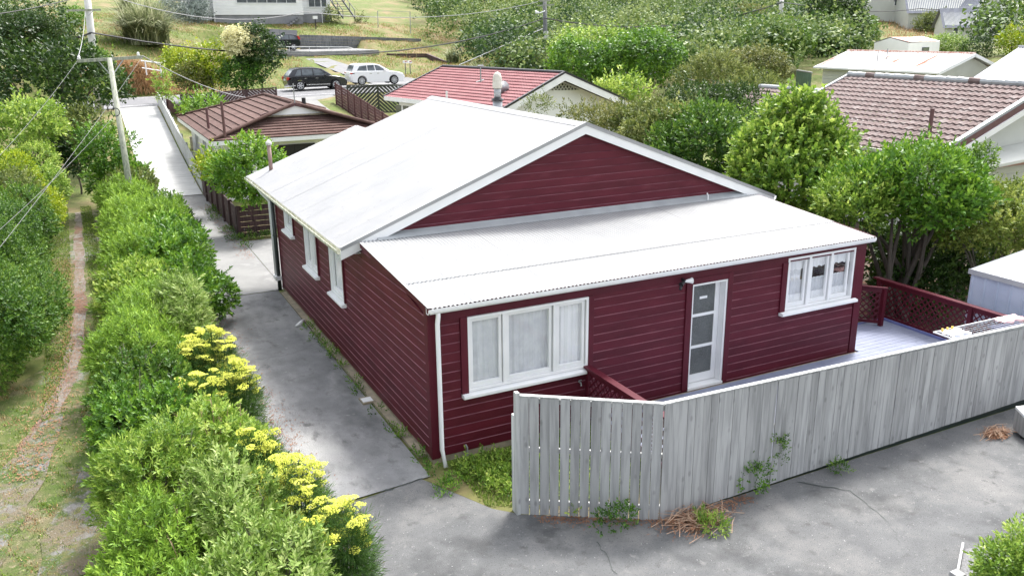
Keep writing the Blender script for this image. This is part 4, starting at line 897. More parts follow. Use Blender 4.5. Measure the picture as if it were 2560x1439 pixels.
# rebuild as a clean gable: eave x=ex, ridge x=rxx
wy = (y1w-y0w)/13
sheets('roof_sheet', (rxx, y0w, zrw), (0, wy, 0), V(ex-rxx, 0, 4.25-zrw), 13, RUSTR, Wh, waves=5, amp=.02)
sheets('roof_sheet', (rxx, y0w, zrw), (0, wy, 0), V(rxx-ex, 0, 4.25-zrw), 13, RUSTR, Wh, waves=5, amp=.02)
obj('ridge_cap', MB().tube([(rxx, y0w, zrw+.02), (rxx, y1w, zrw+.02)], .07, 6), RUSTV, Wh)
for xx in (ex, 2*rxx-ex):
    obj('barge_board', MB().beam((rxx, y0w-.03, zrw-.08), (xx, y0w-.03, 4.17), .04, .18), WHITE, Wh)
    obj('gutter', MB().beam((xx, y0w, 4.2), (xx, y1w, 4.2), .1, .1), WHITE, Wh)
obj('wall', MB().prism([(ex+.5, y0w+.4, 4.2), (rxx, y0w+.4, 5.1), (2*rxx-ex-.5, y0w+.4, 4.2), (2*rxx-ex-.5, y0w+.4, 0), (ex+.5, y0w+.4, 0)], (0, y1w-y0w-.8, 0)), HCREAM, Wh)
pfW = lambda s, o, z: V(ex+.5-o, s, z)
clad(Wh, pfW, y0w+.4, y1w-.4, 1.8, 4.15, HCREAM, .24, .03)
for a, b in ((y0w+.8, y0w+3.4), (y0w+4.2, y0w+5.4), (y0w+5.6, y0w+6.4)): swin(Wh, lambda s, o, z: V(ex+.46-o, s, z), a, b, 3.2, 4.0, mull=2)
for px in (2215, 2192): p = atZ(px, 163, 4.45); obj('vent_pipe', MB().tube([p, p+V(0, 0, 1.0 if px > 2200 else .8)], .04, 6), METAL, Wh)
# ---- small white outbuilding
p0 = atT(2186, 128, 68); Ob = empty('outbuilding', p0, 'small white outbuilding with rust streaked roof below the far grass slope', 'shed')
a, b, c, d = atT(2186, 132, 68), atT(2272, 134, 64), atT(2300, 134, 63), atT(2345, 134, 70)
a0, b0 = atT(2186, 108, 68), atT(2225, 95, 66); b1 = atT(2272, 108, 64); e1_ = atT(2350, 106, 70); e2_ = atT(2325, 95, 71)
dd = (e1_-b1)
obj('wall', MB().prism([V(*a[:2], 1), V(*b[:2], 1), b1, b0, a0], dd*V(1, 1, 0)), HWHITE, Ob)
course_roof(Ob, b0+V(0, 0, .06), b0+dd+V(0, 0, .06), b1+V(0, 0, .05), b1+dd+V(0, 0, .05), 1, RUSTV, name='roof_sheet')
course_roof(Ob, b0+V(0, 0, .06), b0+dd+V(0, 0, .06), a0+V(0, 0, .05), a0+dd+V(0, 0, .05), 1, RUSTR, name='roof_sheet')
w_ = b1+dd*.5; obj('window', MB().beam(b1+dd*.42+V(0, -.06, -.62), b1+dd*.62+V(0, -.06, -.62), .08, .55), CARG, Ob)
# ---- grey iron roof at the right edge
Gr = empty('house', (33, 12, 1), 'grey iron roofed house cut off by the right edge', 'house')
gA, gB, gC = atT(2418, 204, 44), atT(2546, 119, 51), atT(2860, 128, 46)
dvg = gA-gB; 
mb = sheet(gB, gC-gB, dvg, V(0, 0, 1), 40, .02, 4); obj('roof_sheet', mb, GREYR, Gr, smooth=True)
obj('ridge_cap', MB().tube([gB+V(0, 0, .05), gC+V(0, 0, .05)], .09, 6), GREYR, Gr)
gE = gB+(gB-gA)*V(1, 1, 0)+V(0, 0, -(gB-gA)[2])
mb = sheet(gB, gC-gB, gE-gB, V(0, 0, 1), 40, .02, 4); obj('roof_sheet', mb, GREYR, Gr, smooth=True)
obj('wall', MB().prism([gA*.9+gE*.1-V(0, 0, .1), gB-V(0, 0, .15), gE*.9+gA*.1-V(0, 0, .1), V(*(gE*.9+gA*.1)[:2], 0), V(*(gA*.9+gE*.1)[:2], 0)], (gC-gB)), HCREAM, Gr)

# ---- garden shed
Sh = empty('garden_shed', (13.6, 0, -.6), 'pale blue ribbed steel garden shed behind the deck rail', 'shed')
c0 = atT(2430, 674, 18.6); sx, sy, sz = c0
Ls, Ds = 3.6, 2.0
obj('wall', MB().box(sx, sx+Ds, sy-Ls, sy, -.7, sz-.03), SHEDM, Sh)
for i in range(13): link('wall_rib', mesh('wall_rib', MB().prism([(0, -.03, 0), (-.02, -.012, 0), (-.02, .012, 0), (0, .03, 0)], (0, 0, sz+.66)), SHEDM), Sh, V(sx-.001, sy-.05-i*.29, -.7)-wloc(Sh))
for i in range(12):
    me = mesh('roof_panel', MB().prism([(0, 0, 0), (0, .26, 0), (0, .285, .025), (0, .30, 0), (0, .30, -.012), (0, 0, -.012)], (Ds+.12, 0, .24)), SHEDR); link('roof_panel', me, Sh, V(sx-.06, sy-.05-(i+1)*.30+.06, sz+.01)-wloc(Sh))
obj('roof_trim', MB().box(sx-.075, sx-.061, sy-Ls, sy+.03, sz-.08, sz+.03), SHEDR, Sh)

# ---- far white house top left
FH = empty('house', (14, 97, 6.5), 'white weatherboard house with grey basement wall on the bank top left', 'house')
q0, q1, q2 = atY(538, 62, 96), atY(770, 66, 96), atY(820, 60, 98)
zb1 = atY(538, 38, 96)[2]; zt = zb1+4.0; zg = min(q0[2], q1[2])-1.2
xa, xb = q0[0], atY(757, 40, 96)[0]
wallbox(FH, xa, xb, 96, 105, zg, zb1, CONCW, 'basement_wall')
wallbox(FH, xa-.05, xb+.05, 95.93, 105, zb1+.003, zt, HWHITE)
clad(FH, lambda s, o, z: V(s, 95.92-o, z), xa-.05, xb+.05, zb1, zb1+2.6, HWHITE, .33, .03)
wallbox(FH, xa-2.6, xa-.06, 97.5, 104, zg, zt, HWHITE, 'side_wall')
xw0, xw1 = atY(592, 5, 95.9)[0], atY(740, 5, 95.9)[0]
swin(FH, lambda s, o, z: V(s, 95.88-o, z), xw0, xw1, zb1+1.35, zb1+2.3, mull=6, fw=.09)
swin(FH, lambda s, o, z: V(s, 97.45-o, z), xa-2.2, xa-1.0, zb1+.9, zb1+1.9, mull=2)
xc = atY(830, 40, 97)[0]
wallbox(FH, xb+.1, xc, 97.2, 104, zg, zb1+.1, CONCW, 'basement_wall'); wallbox(FH, xb+.1, xc, 97.5, 104, zb1+.11, zt, HWHITE, 'wall')
swin(FH, lambda s, o, z: V(s, 97.45-o, z), xb+1.2, xc-.5, zb1+.9, zb1+2.2, mull=3)
obj('door', MB().box(xb+.25, xb+.95, 97.38, 97.44, zb1+.1, zb1+2.2), WHITE, FH)
obj('porch_rail', MB().tube([(xb+.2, 96.4, zb1+.9), (xc, 96.4, zb1+.9)], .03, 6).tube([(xb+.2, 96.4, zb1+.5), (xc, 96.4, zb1+.5)], .02, 6).tube([(xb+.2, 96.4, zb1), (xb+.2, 96.4, zb1+1)], .03, 6).tube([(xc-1.4, 96.4, zb1-1), (xc-1.4, 96.4, zb1+2.5)], .04, 6), WHITE, FH)
for i in range(5): obj('step', MB().box(xb-.1-i*.32*-1-2.0, xb+.2-2.0+i*.32, 95.2, 95.95, zb1-1.3+i*.2, zb1-1.1+i*.2), CONCW, FH)
obj('downpipe', MB().tube([(xa-.02, 95.85, zb1-1), (xa-.02, 95.85, zt)], .06, 8), WHITE, FH)
obj('roof', MB().prism([(xa-3, 95.4, zt), (xc+.5, 95.4, zt), (xc+.5, 95.4, zt+.1), (xa-3, 95.4, zt+.1)], (0, 11, .1)), SLATE, FH)
# timber stair right of it
ST = empty('outdoor_stair', atY(870, 44, 95), 'open timber stair climbing beside the white house on the bank', 'stairs')
s0_, s1_ = atY(878, 46, 95), atY(838, -10, 99)
for off in (0, 1.5):
    obj('stringer', MB().beam(s0_+V(off-1.0, 0, 0), s1_+V(off-1.0, 0, 0), .08, .22), RETW, ST); obj('handrail', MB().beam(s0_+V(off-1.0, 0, .95), s1_+V(off-1.0, 0, .95), .07, .07), RETW, ST)
    for k_ in range(4): p = s0_+(s1_-s0_)*k_/3+V(off-1.0, 0, 0); obj('rail_post', MB().beam(p, p+V(0, 0, .95), .07, .07, (0, 1, 0)), RETW, ST)
for k_ in range(9): p = s0_+(s1_-s0_)*(k_+.5)/9; obj('tread', MB().box(p[0]-1, p[0]+.5, p[1]-.14, p[1]+.14, p[2], p[2]+.05), RETW, ST)

# ---- far houses top right
def gable_house(label, corner, xdir, w, dpt, h, rise, wall, roof, base=4, wins=(), ridge='x', nsh=10, over=.35):
    """corner: near left foot; xdir unit vector along the front; dpt away from viewer"""
    c = V(*corner); u = V(*xdir, 0); u /= np.linalg.norm(u); n_ = V(-u[1], u[0], 0)
    Hh = empty('house', c, label, 'house')
    P = lambda a, b, z: c+u*a+n_*b+V(0, 0, z)
    if ridge == 'x':
        obj('wall', MB().prism([P(0, 0, -base), P(0, 0, h), P(0, dpt/2, h+rise), P(0, dpt, h), P(0, dpt, -base)], u*w), wall, Hh)
        for s in (0, 1):
            a, b = P(-over, -over if s == 0 else dpt+over, h-over*rise/(dpt/2)), P(-over, dpt/2, h+rise+.03)
            sw = (w+2*over)/nsh
            sheets('roof_sheet', b, u*sw, a-b, nsh, roof, Hh, waves=4, amp=.02)
    else:
        obj('wall', MB().prism([P(0, 0, -base), P(0, 0, h), P(w/2, 0, h+rise), P(w, 0, h), P(w, 0, -base)], n_*dpt), wall, Hh)
        for s in (0, 1):
            a, b = P(-over if s == 0 else w+over, -over, h-over*rise/(w/2)), P(w/2, -over, h+rise+.03)
            sw = (dpt+2*over)/nsh
            sheets('roof_sheet', b, n_*sw, a-b, nsh, roof, Hh, waves=4, amp=.02)
        for s in (0, 1):
            a, b = P(-over if s == 0 else w+over, -over-.02, h-over*rise/(w/2)-.08), P(w/2, -over-.02, h+rise-.05)
            obj('barge_board', MB().beam(a, b, .05, .2), WHITE, Hh)
    pf = lambda s, o, z: P(s, -o, 0)*V(1, 1, 0)+V(0, 0, z)
    for (a, b, z0, z1, mu) in wins:
        fr = obj('window', MB().beam(P(a-.06, -.03, (z0+z1)/2), P(b+.06, -.03, (z0+z1)/2), .08, z1-z0+.14), WHITE, Hh)
        for k_ in range(mu):
            sa, sb = a+(b-a)*k_/mu+.03, a+(b-a)*(k_+1)/mu-.03; obj('pane', MB().beam(P(sa, -.075, (z0+z1)/2), P(sb, -.075, (z0+z1)/2), .03, z1-z0), CARG, fr)
    return Hh
xd = (math.cos(-rad(35)), math.sin(-rad(35)))
g1 = atT(2115, 30, 125); gable_house('pale grey house with deck above the far grass slope', g1, xd, 9.5, 8, 3.4, 1.5, HGREY if 0 else HCREAM, SLATE, 3, ((.8, 1.8, .8, 1.7, 1), (6.6, 7.1, .8, 2.2, 1), (7.5, 8.3, .2, 2.2, 1)))
g2 = atT(2270, 50, 118); gh = gable_house('grey two storey house with steep slate roof top right', g2, xd, 8.5, 8, 1.2, 4.2, HCREAM, SLATE, 4, ())
# gabled dormer and front wing of the steep house
g3 = atT(2340, 52, 112); gable_house('slate roofed front wing with white gable wall below the steep grey house', atT(2360, 88, 108), xd, 5.0, 4.0, 1.2, 2.0, HCREAM, SLATE, 3, ((1.0, 1.6, .2, .9, 1),), ridge='x')
g4 = atT(2415, 30, 112); gable_house('narrow pale gable end house right of the steep slate roof', atT(2418, 84, 110), xd, 4.2, 6.0, 2.2, 3.2, HWHITE, SLATE, 3, ((1.4, 2.6, .6, 1.4, 2),), ridge='y')
g5 = atT(2520, 40, 190); gable_house('distant pale house on the skyline at far top right', atT(2528, 44, 190), xd, 10, 8, 2.2, 1.4, HCREAM, RUSTV, 3, ((2, 3.4, .6, 1.5, 1),))

# ================================================================== roadside fences, walls
def chevron_fence(label, a, b, h, bay, mat, ztop=None, pitch=.16, flipstart=0):
    a, b = V(*a), V(*b); u = (b-a); Ln = np.linalg.norm(u); u /= Ln; F = empty('chevron_fence', a, label, 'fence'); n_ = max(int(Ln/bay), 1); bw_ = Ln/n_; up = V(0, 0, 1)
    hor = V(u[0], u[1], 0)
    for i in range(n_):
        o = a+u*bw_*i; ang = rad(42) if (i+flipstart) % 2 else rad(-42)
        slats('fence_slat', F, o, u, up, [(.04, .05), (bw_-.04, .05), (bw_-.04, h-.08), (.04, h-.08)], ang, pitch, pitch*(.88 if mat is BROWNW else .72), .02, mat)
    for i in range(n_+1): o = a+u*bw_*i; obj('post', MB().box(o[0]-.05, o[0]+.05, o[1]-.05, o[1]+.05, o[2]-.4, o[2]+h), mat, F)
    obj('top_rail', MB().beam(a+up*(h-.03), b+up*(h-.03), .09, .08), mat, F); obj('bottom_rail', MB().beam(a+up*.04, b+up*.04, .06, .08), mat, F)
    return F
yf_ = 50.2; pa, pb = atY(452, 243, yf_), atY(690, 224, yf_)
chevron_fence('dark brown chevron board fence along the road behind the brown roofed house', (pa[0], yf_, pa[2]-1.5+.1), (pb[0], yf_, pb[2]-1.5+.1), 1.55, 1.9, BROWNW)
F5 = hboard_fence('board_fence', 'short red brown board fence beside the shrubs at the top of the driveway', (1.15, 50.0, 1.4), (1.9, 42, .95), 1.2, 7, REDB, 3)
x5 = 10.4; a5 = atY(838, 207, 49.0); 
e5 = atX(975, 292, a5[0]+.4)
F6 = empty('board_fence', V(a5[0], 49, a5[2]-1.7), 'tall red brown fence stepping down beside the road entrance', 'fence')
nb = 8
for i in range(nb):
    p = a5+(e5-a5)*i/nb; q = a5+(e5-a5)*(i+1)/nb
    obj('post', MB().box(p[0]-.05, p[0]+.05, p[1]-.05, p[1]+.05, p[2]-1.8, p[2]+.02), REDB, F6)
    for j in range(9):
        zz = -(j+.5)*.19; obj('fence_board', MB().beam(p+V(0, 0, zz), q+V(0, 0, zz), .02, .165), REDB, F6, origin=p+V(0, 0, zz))
c5, d5 = atY(868, 214, 47.5), atY(1018, 214, 47.5)
chevron_fence('mossy dark chevron fence between the red brown fence and the red roofed house', (c5[0], 47.5, c5[2]-1.9), (d5[0], 47.5, d5[2]-1.9), 1.95, 2.0, DGREEN, flipstart=1, pitch=.2)

def retwall(label, a, b, h, rows, mat, th=.25, cols=8, name='retaining_wall', cat='wall', piece='wall_plank'):
    a, b = V(*a), V(*b); Wl = empty(name, a, label, cat)
    for r__ in range(rows):
        for c__ in range(cols):
            p, q = a+(b-a)*(c__/cols), a+(b-a)*((c__+1)/cols); d = (b-a)/np.linalg.norm(b-a)*.012; zz = V(0, 0, -(r__+.5)*h/rows)
            obj(piece, MB().beam(p+zz+d, q+zz-d+V(0, random.uniform(-.02, .02), 0), th+random.uniform(-.02, .02), h/rows-.015), mat, Wl, origin=p+zz)
    return Wl
y1_ = 86.95
retwall('dark stepped timber retaining wall behind the parked hatchback', atY(748, 87, y1_), atY(1052, 97, y1_), 2.1, 7, RETW)
retwall('pale grey concrete retaining wall left of the parked hatchback', atY(562, 66, 86.9), atY(742, 76, 86.9), 1.5, 3, CONCW, cols=4, piece='wall_block')
retwall('low concrete edge wall below the hatchback parking pad', atY(684, 128, 80), atY(916, 130, 80), .75, 2, CONCW, cols=6, piece='wall_block')
retwall('brown timber retaining wall beside the grey hill path', atY(966, 134, 79.5), atY(1066, 134, 78), .8, 4, BROWNW, cols=4)
retwall('brown retaining wall descending beside the hill path', atY(1068, 134, 78), atY(1142, 164, 70), .8, 4, BROWNW, cols=3)
pdz = atY(760, 126, 82)[2]
pad = MB(); pa_ = [atY(668, 128, 81.0), atY(915, 130, 81.0)]; 
structure(obj('parking_pad', MB().prism([V(pa_[0][0], 80.2, pdz-.1), V(pa_[1][0]+1.2, 80.2, pdz-.1), V(pa_[1][0]+.5, 86.7, pdz), V(pa_[0][0], 86.7, pdz)], (0, 0, -1.2)), DRIVEB))
RL = empty('pipe_rail', atY(700, 115, 80.3), 'thin white pipe rail along the edge of the parking pad', 'railing')
p, q, r3 = atY(672, 117, 80.3), atY(870, 118, 80.3), atY(916, 131, 80.3)
obj('rail', MB().tube([p, q, r3], .035, 6), ALUM, RL)
for k_ in range(5): w_ = p+(q-p)*k_/4; obj('rail_post', MB().tube([w_, w_-V(0, 0, .6)], .025, 6), ALUM, RL)
structure(obj('upper_path', MB().prism([atY(560, 70, 92), atY(740, 76, 92), atY(745, 70, 95), atY(560, 66, 95)], (0, 0, -.3)), DRIVEB)) if 0 else None

# ================================================================== vehicles
def arc(cx_, r_, n, a0, a1): return [(cx_+r_*math.cos(a0+(a1-a0)*i/n), r_*math.sin(a0+(a1-a0)*i/n)) for i in range(n+1)]
def car(label, loc, face, Lc, Wc, lower, roofp, wins, wx, wr, paint, rimm, spokes, strip_=None, tail=None, head=None, rails=False):
    """profiles in (x, z), x from rear(0) to front(Lc). side facing the viewer is -y when face=+1"""
    C_ = empty('parked_car', loc, label, 'car', None)
    f = face
    X_ = lambda x: (x-Lc/2)*f+loc[0]
    yc = loc[1]; z0 = loc[2]
    def prof(poly, y0, y1, y0t=None, zsplit=None): pass
    # lower body with wheel arches cut out
    top = lower; bot = []
    for c in sorted(wx, reverse=True):
        ar = wr*1.16
        bot += [(c+ar*math.cos(t), wr+ar*math.sin(t)) for t in np.linspace(-.35, math.pi+.35, 11)]
    bot = [(x, max(z, .22)) for x, z in bot]
    poly = top+[(Lc-.12, .24)]+bot+[(.12, .26)]
    def loft(secs, mat, name, parent, bev=.03, smooth=True):
        mb = MB(); n = len(secs[0][1])
        for (y, pl) in secs:
            for (x, z) in pl: mb.v.append((X_(x), yc+y, z0+z))
        for k in range(len(secs)-1):
            for i in range(n): j = (i+1) % n; mb.f.append((k*n+i, k*n+j, (k+1)*n+j, (k+1)*n+i))
        mb.f.append(tuple(range(n))[::-1]); mb.f.append(tuple((len(secs)-1)*n+i for i in range(n)))
        return obj(name, mb, mat, parent, bevel=bev)
    hw = Wc/2
    def shrink(pl, s, dz=0):
        cx_ = Lc/2; return [((x-cx_)*s+cx_, (z-.5)*(1+(s-1)*.6)+.5+dz) for x, z in pl]
    loft([(-hw, shrink(poly, .965)), (-hw+.09, poly), (hw-.09, poly), (hw, shrink(poly, .965))], paint, 'body', C_, .025)
    def shy(pl, k):   # cabin tapered towards roof
        return pl
    # cabin: taper by height
    zb = min(z for x, z in roofp); zt_ = max(z for x, z in roofp)
    mb = MB(); n = len(roofp)
    for sgn in (-1, 1):
        for (x, z) in roofp:
            hwz = hw-.05-.17*(z-zb)/(zt_-zb); mb.v.append((X_(x), yc+sgn*hwz, z0+z))
    mb.f = [tuple(range(n))[::-1], tuple(range(n, 2*n))]+[(i, (i+1) % n, n+(i+1) % n, n+i) for i in range(n)]
    obj('cabin', mb, paint, C_, bevel=.05)
    for w in wins:
        for sgn in (-1, 1):
            m = MB(); P = []
            for (x, z) in w: hwz = hw-.05-.17*(z-zb)/(zt_-zb)+.004; P.append(V(X_(x), yc+sgn*hwz, z0+z))
            m.prism(P, (0, sgn*.006, 0)); obj('side_window', m, CARG, C_)
    # windscreen and rear glass: quads over the sloping ends
    (xr0, zr0), (xr1, zr1) = roofp[0], roofp[1]; (xf0, zf0), (xf1, zf1) = roofp[-1], roofp[-2]
    for (xa_, za_), (xb_, zb_), nm_, sg in (((xr0, zr0), (xr1, zr1), 'rear_window', -1), ((xf0, zf0), (xf1, zf1), 'windscreen', 1)):
        def pt(t, s, o=.012): x = xa_+(xb_-xa_)*t; z = za_+(zb_-za_)*t; hwz = (hw-.05-.17*(z-zb)/(zt_-zb))*.88; return V(X_(x+sg*o), yc+s*hwz, z0+z+o)
        m = MB(); m.prism([pt(.12, -1), pt(.12, 1), pt(.92, 1), pt(.92, -1)], (X_(1)*0+f*sg*.004, 0, .004)); obj(nm_, m, CARG, C_)
    for x in wx:
        for sgn in (-1, 1):
            cy_ = yc+sgn*(hw-.11); c = V(X_(x), cy_, z0+wr)
            def ring(y, r_, n_=20): return [V(c[0]+r_*math.cos(2*math.pi*i/n_), c[1]+y, c[2]+r_*math.sin(2*math.pi*i/n_)) for i in range(n_)]
            tm = MB(); yy_ = [-.11, -.10, .10, .11]; rr_ = [wr*.93, wr, wr, wr*.93]; n_ = 20
            for y, r_ in zip(yy_, rr_): tm.v += [tuple(p) for p in ring(y, r_)]
            for k in range(3):
                for i in range(n_): j = (i+1) % n_; tm.f.append((k*n_+i, k*n_+j, (k+1)*n_+j, (k+1)*n_+i))
            tm.f.append(tuple(range(n_))); tm.f.append(tuple(3*n_+i for i in range(n_)))
            wh = obj('wheel', tm, TYRE, C_, origin=c)
            rm = MB()
            for k in range(spokes):
                t = 2*math.pi*k/spokes; d = V(math.cos(t), 0, math.sin(t)); o = c+V(0, sgn*.112, 0)
                rm.beam(o+d*wr*.10, o+d*wr*.68, .075 if spokes < 7 else .05, .03, (0, 1, 0))
            o = c+V(0, sgn*.105, 0)
            for i in range(n_):
                t0, t1 = 2*math.pi*i/n_, 2*math.pi*(i+1)/n_; a, b = V(math.cos(t0), 0, math.sin(t0)), V(math.cos(t1), 0, math.sin(t1)); y_ = V(0, sgn*.02, 0)
                rm.add([o+a*wr*.62+y_, o+b*wr*.62+y_, o+b*wr*.70+y_, o+a*wr*.70+y_], [(0, 1, 2, 3)])
            rm.tube([o, o+V(0, sgn*.03, 0)], wr*.14, 10); obj('rim', rm, rimm, wh)
    for sgn in (-1, 1):
        if tail:
            m = MB(); P = [V(X_(x), yc+sgn*(hw+.0), z0+z) for x, z in tail]; m.prism(P, (0, -sgn*.3, 0)); o = obj('tail_light', m, RED, C_, bevel=.01)
        if head:
            m = MB(); P = [V(X_(x), yc+sgn*(hw-.02), z0+z) for x, z in head]; m.prism(P, (0, -sgn*.28, 0)); obj('headlight', m, LAMP, C_, bevel=.01)
        xm = wins[-1][0][0]
        mx_ = max(p[0] for p in wins[-1])-.22; obj('mirror', MB().box(min(X_(mx_), X_(mx_+.16)), max(X_(mx_), X_(mx_+.16)), yc+sgn*(hw+.02)-.08, yc+sgn*(hw+.02)+.08, z0+zb+.02, z0+zb+.15), BLACKP if paint is CARB else paint, C_, bevel=.02)
        for w in wins[:2] if len(wins) < 3 else wins[1:3]:
            xh = min(p[0] for p in w)+.12; obj('door_handle', MB().box(min(X_(xh), X_(xh+.2)), max(X_(xh), X_(xh+.2)), yc+sgn*(hw+.012)-.012, yc+sgn*(hw+.012)+.012, z0+zb-.16, z0+zb-.12), CHROME, C_)
        if strip_: obj('side_trim', MB().beam(V(X_(strip_[0]), yc+sgn*(hw+.01), z0+strip_[2]), V(X_(strip_[1]), yc+sgn*(hw+.01), z0+strip_[2]), .03, .06), CHROME, C_)
    obj('number_plate', MB().box(min(X_(-.01), X_(.02)), max(X_(-.01), X_(.02)), yc-.25, yc+.25, z0+.75, z0+.88), WHITE, C_)
    return C_
# black off-roader
sy_ = 58.6
def carloc(px, py, y, px2):      # rear wheel contact pixel on near side -> centre location
    p = atY(px, py, y-.95); return p
pA = atY(720, 223, sy_-.95); pB = atY(870, 213, sy_-.95); Lb = pB[0]-pA[0]; zc = (atY(757, 228, sy_-.95)[2]+atY(848, 221, sy_-.95)[2])/2
s_ = Lb/4.8
sc = lambda pl: [(x*s_, z*s_) for x, z in pl]
zc1 = max(zc, gz1((pA[0]+pB[0])/2, sy_)+.055)
car('black off-roader with silver side strip parked on the far side of the road', ((pA[0]+pB[0])/2, sy_, zc1), 1, Lb, 1.93*s_,
    sc([(.02, .60), (.0, .85), (.08, 1.02), (.3, 1.08), (3.4, 1.07), (4.2, .98), (4.62, .86), (4.78, .66), (4.78, .45)]),
    sc([(.10, 1.04), (.62, 1.62), (1.1, 1.70), (2.3, 1.70), (2.75, 1.62), (3.62, 1.06)]),
    [sc([(.62, 1.12), (.88, 1.54), (1.12, 1.58), (1.12, 1.12)]), sc([(1.22, 1.12), (1.22, 1.59), (2.0, 1.60), (2.05, 1.12)]), sc([(2.13, 1.12), (2.1, 1.60), (2.55, 1.56), (3.15, 1.12)])],
    [s_*.98, s_*3.83], .37*s_, CARB, RIM, 6, (1.45*s_, 3.35*s_, .42*s_), sc([(-.01, .80), (.0, 1.03), (.22, 1.0), (.34, .86)]), sc([(4.35, .80), (4.3, .94), (4.62, .86), (4.76, .70)]))
pA = atY(878, 212, sy_-.9); pB = atY(1013, 208, sy_-.9); Lw = pB[0]-pA[0]; s2 = Lw/4.5; sc = lambda pl: [(x*s2, z*s2) for x, z in pl]
car('white sport utility car parked in front of the black one', ((pA[0]+pB[0])/2, sy_, max(atY(925, 213, sy_-.9)[2], gz1((pA[0]+pB[0])/2, sy_)+.055)), 1, Lw, 1.84*s2,
    sc([(.03, .45), (.0, .80), (.06, 1.02), (.25, 1.08), (3.1, 1.06), (3.9, .98), (4.35, .84), (4.5, .62), (4.46, .40)]),
    sc([(.12, 1.04), (.42, 1.58), (.9, 1.65), (2.0, 1.64), (2.5, 1.52), (3.3, 1.04)]),
    [sc([(.55, 1.14), (.78, 1.46), (1.35, 1.52), (1.35, 1.12)]), sc([(1.42, 1.12), (1.42, 1.53), (1.95, 1.54), (2.02, 1.11)]), sc([(2.1, 1.11), (2.03, 1.54), (2.35, 1.48), (2.95, 1.10)])],
    [s2*.88, s2*3.58], .35*s2, CARW, RIM, 10, None, sc([(.02, .88), (.05, 1.0), (.38, .97), (.30, .90)]), sc([(4.0, .84), (4.0, .92), (4.35, .82), (4.46, .68)]))
hy = 83.5; pA = atY(640, 122, hy-.8); pB = atY(753, 118, hy-.8); Lh = pB[0]-pA[0]; s3_ = Lh/4.15; sc = lambda pl: [(x*s3_, z*s3_) for x, z in pl]
car('small black hatchback parked on the concrete pad of the bank', ((pA[0]+pB[0])/2, hy, pdz), -1, Lh, 1.70*s3_,
    sc([(.04, .42), (.0, .70), (.05, .92), (.2, .98), (2.9, .96), (3.6, .88), (4.05, .72), (4.15, .52), (4.12, .36)]),
    sc([(.06, .94), (.38, 1.38), (.8, 1.46), (1.9, 1.46), (2.3, 1.38), (3.15, .94)]),
    [sc([(.42, 1.02), (.62, 1.30), (1.02, 1.36), (1.05, 1.0)]), sc([(1.12, 1.0), (1.1, 1.37), (1.72, 1.38), (1.80, 1.0)]), sc([(1.88, 1.0), (1.8, 1.38), (2.18, 1.31), (2.75, .99)])],
    [s3_*.72, s3_*3.32], .31*s3_, CARB, RIM, 5, None, sc([(.03, .98), (.18, 1.28), (.34, 1.30), (.22, .98)]), sc([(3.6, .66), (3.6, .78), (3.95, .70), (4.08, .58)]))

# ================================================================== poles and wires
def wire(name, pts_, r_, mat, label, sag=0.0, cat='cable', grp=None):
    P = []
    for i in range(len(pts_)-1):
        a, b = V(*pts_[i]), V(*pts_[i+1])
        for k in range(12): t = k/12; P.append(a+(b-a)*t-V(0, 0, 4*sag*t*(1-t)))
    P.append(V(*pts_[-1])); o = obj(name, MB().tube(P, r_, 5), mat); return tag(o, label, cat, grp)
pb_, pt_ = atT(317, 436, 30), atT(274, 150, 30.7)
pb_ = V(pb_[0]+.06, pb_[1], 0)
PA = empty('power_pole', pb_, 'leaning grey timber power pole rising from the hedge beside the driveway', 'pole')
obj('pole', MB().tube([pb_, pt_+V(0, 0, .05)], [.125, .085], 14), POLEW, PA, smooth=True)
ca, cb = atT(194, 153, 30.1), atT(356, 143, 31.6)
obj('crossarm', MB().beam(ca, cb, .09, .11), POLEW, PA)
mid = (ca+cb)/2; ax_ = (cb-ca)/np.linalg.norm(cb-ca)
for s in (-1, 1): obj('arm_brace', MB().beam(mid+ax_*s*.45-V(0, 0, .03), pt_-V(0, 0, .48)*1+ax_*s*.08, .03, .03), METAL, PA)
for p in (ca+ax_*.06, cb-ax_*.14): obj('insulator', MB()._lathe(p+V(0, 0, .04), [(0, .03), (.05, .055), (.07, .035), (.10, .055), (.13, .03), (.15, .01)], 10), WHITE, PA)
obj('cable_ring', MB().tube([atT(288, 280, 30.1)+V(.14*math.cos(t), -.12, .14*math.sin(t)) for t in np.linspace(0, 6.28, 16)], .018, 6), BLACKP, PA)
wire('power_line', [ca+V(0, 0, .02), atT(-30, 420, 20)], .0055, WIREG, 'upper left power line running from the hedge pole crossarm to the picture edge', .1, grp=None)
wire('power_line', [cb+V(0, 0, .02), atT(-30, 655, 16)], .0055, WIREG, 'power line from the right end of the crossarm passing down over the lane', .1)
wire('power_line', [atT(283, 292, 30), atT(-30, 600, 18)], .0055, WIREG, 'power line from the cable ring low on the hedge pole', .1)
wire('power_line', [cb+V(0, 0, .05), atT(620, 245, 44)], .02, GREYW, 'service wire from the hedge pole to the brown tiled roof', .25)
wire('power_line', [ca+V(0, 0, .05), atT(213, 25, 60)], .015, GREYW, 'thin wire between the hedge pole and the white roadside pole', .3)
b1, t1 = atY(240, 215, 50.8), atY(212, -60, 50.8)
b1 = V(b1[0], b1[1], gz1(b1[0], b1[1]))
PB = empty('power_pole', b1, 'pale concrete power pole at the left roadside', 'pole')
obj('pole', MB().tube([b1, t1], [.27, .19], 12), POLEC, PB, smooth=True)
obj('crossarm', MB().beam(atY(168, 27, 50.6), atY(252, 25, 50.6), .1, .12), POLEW, PB)
obj('arm_brace', MB().beam(atY(233, 27, 50.5), atY(221, 40, 50.5), .04, .04), METAL, PB)
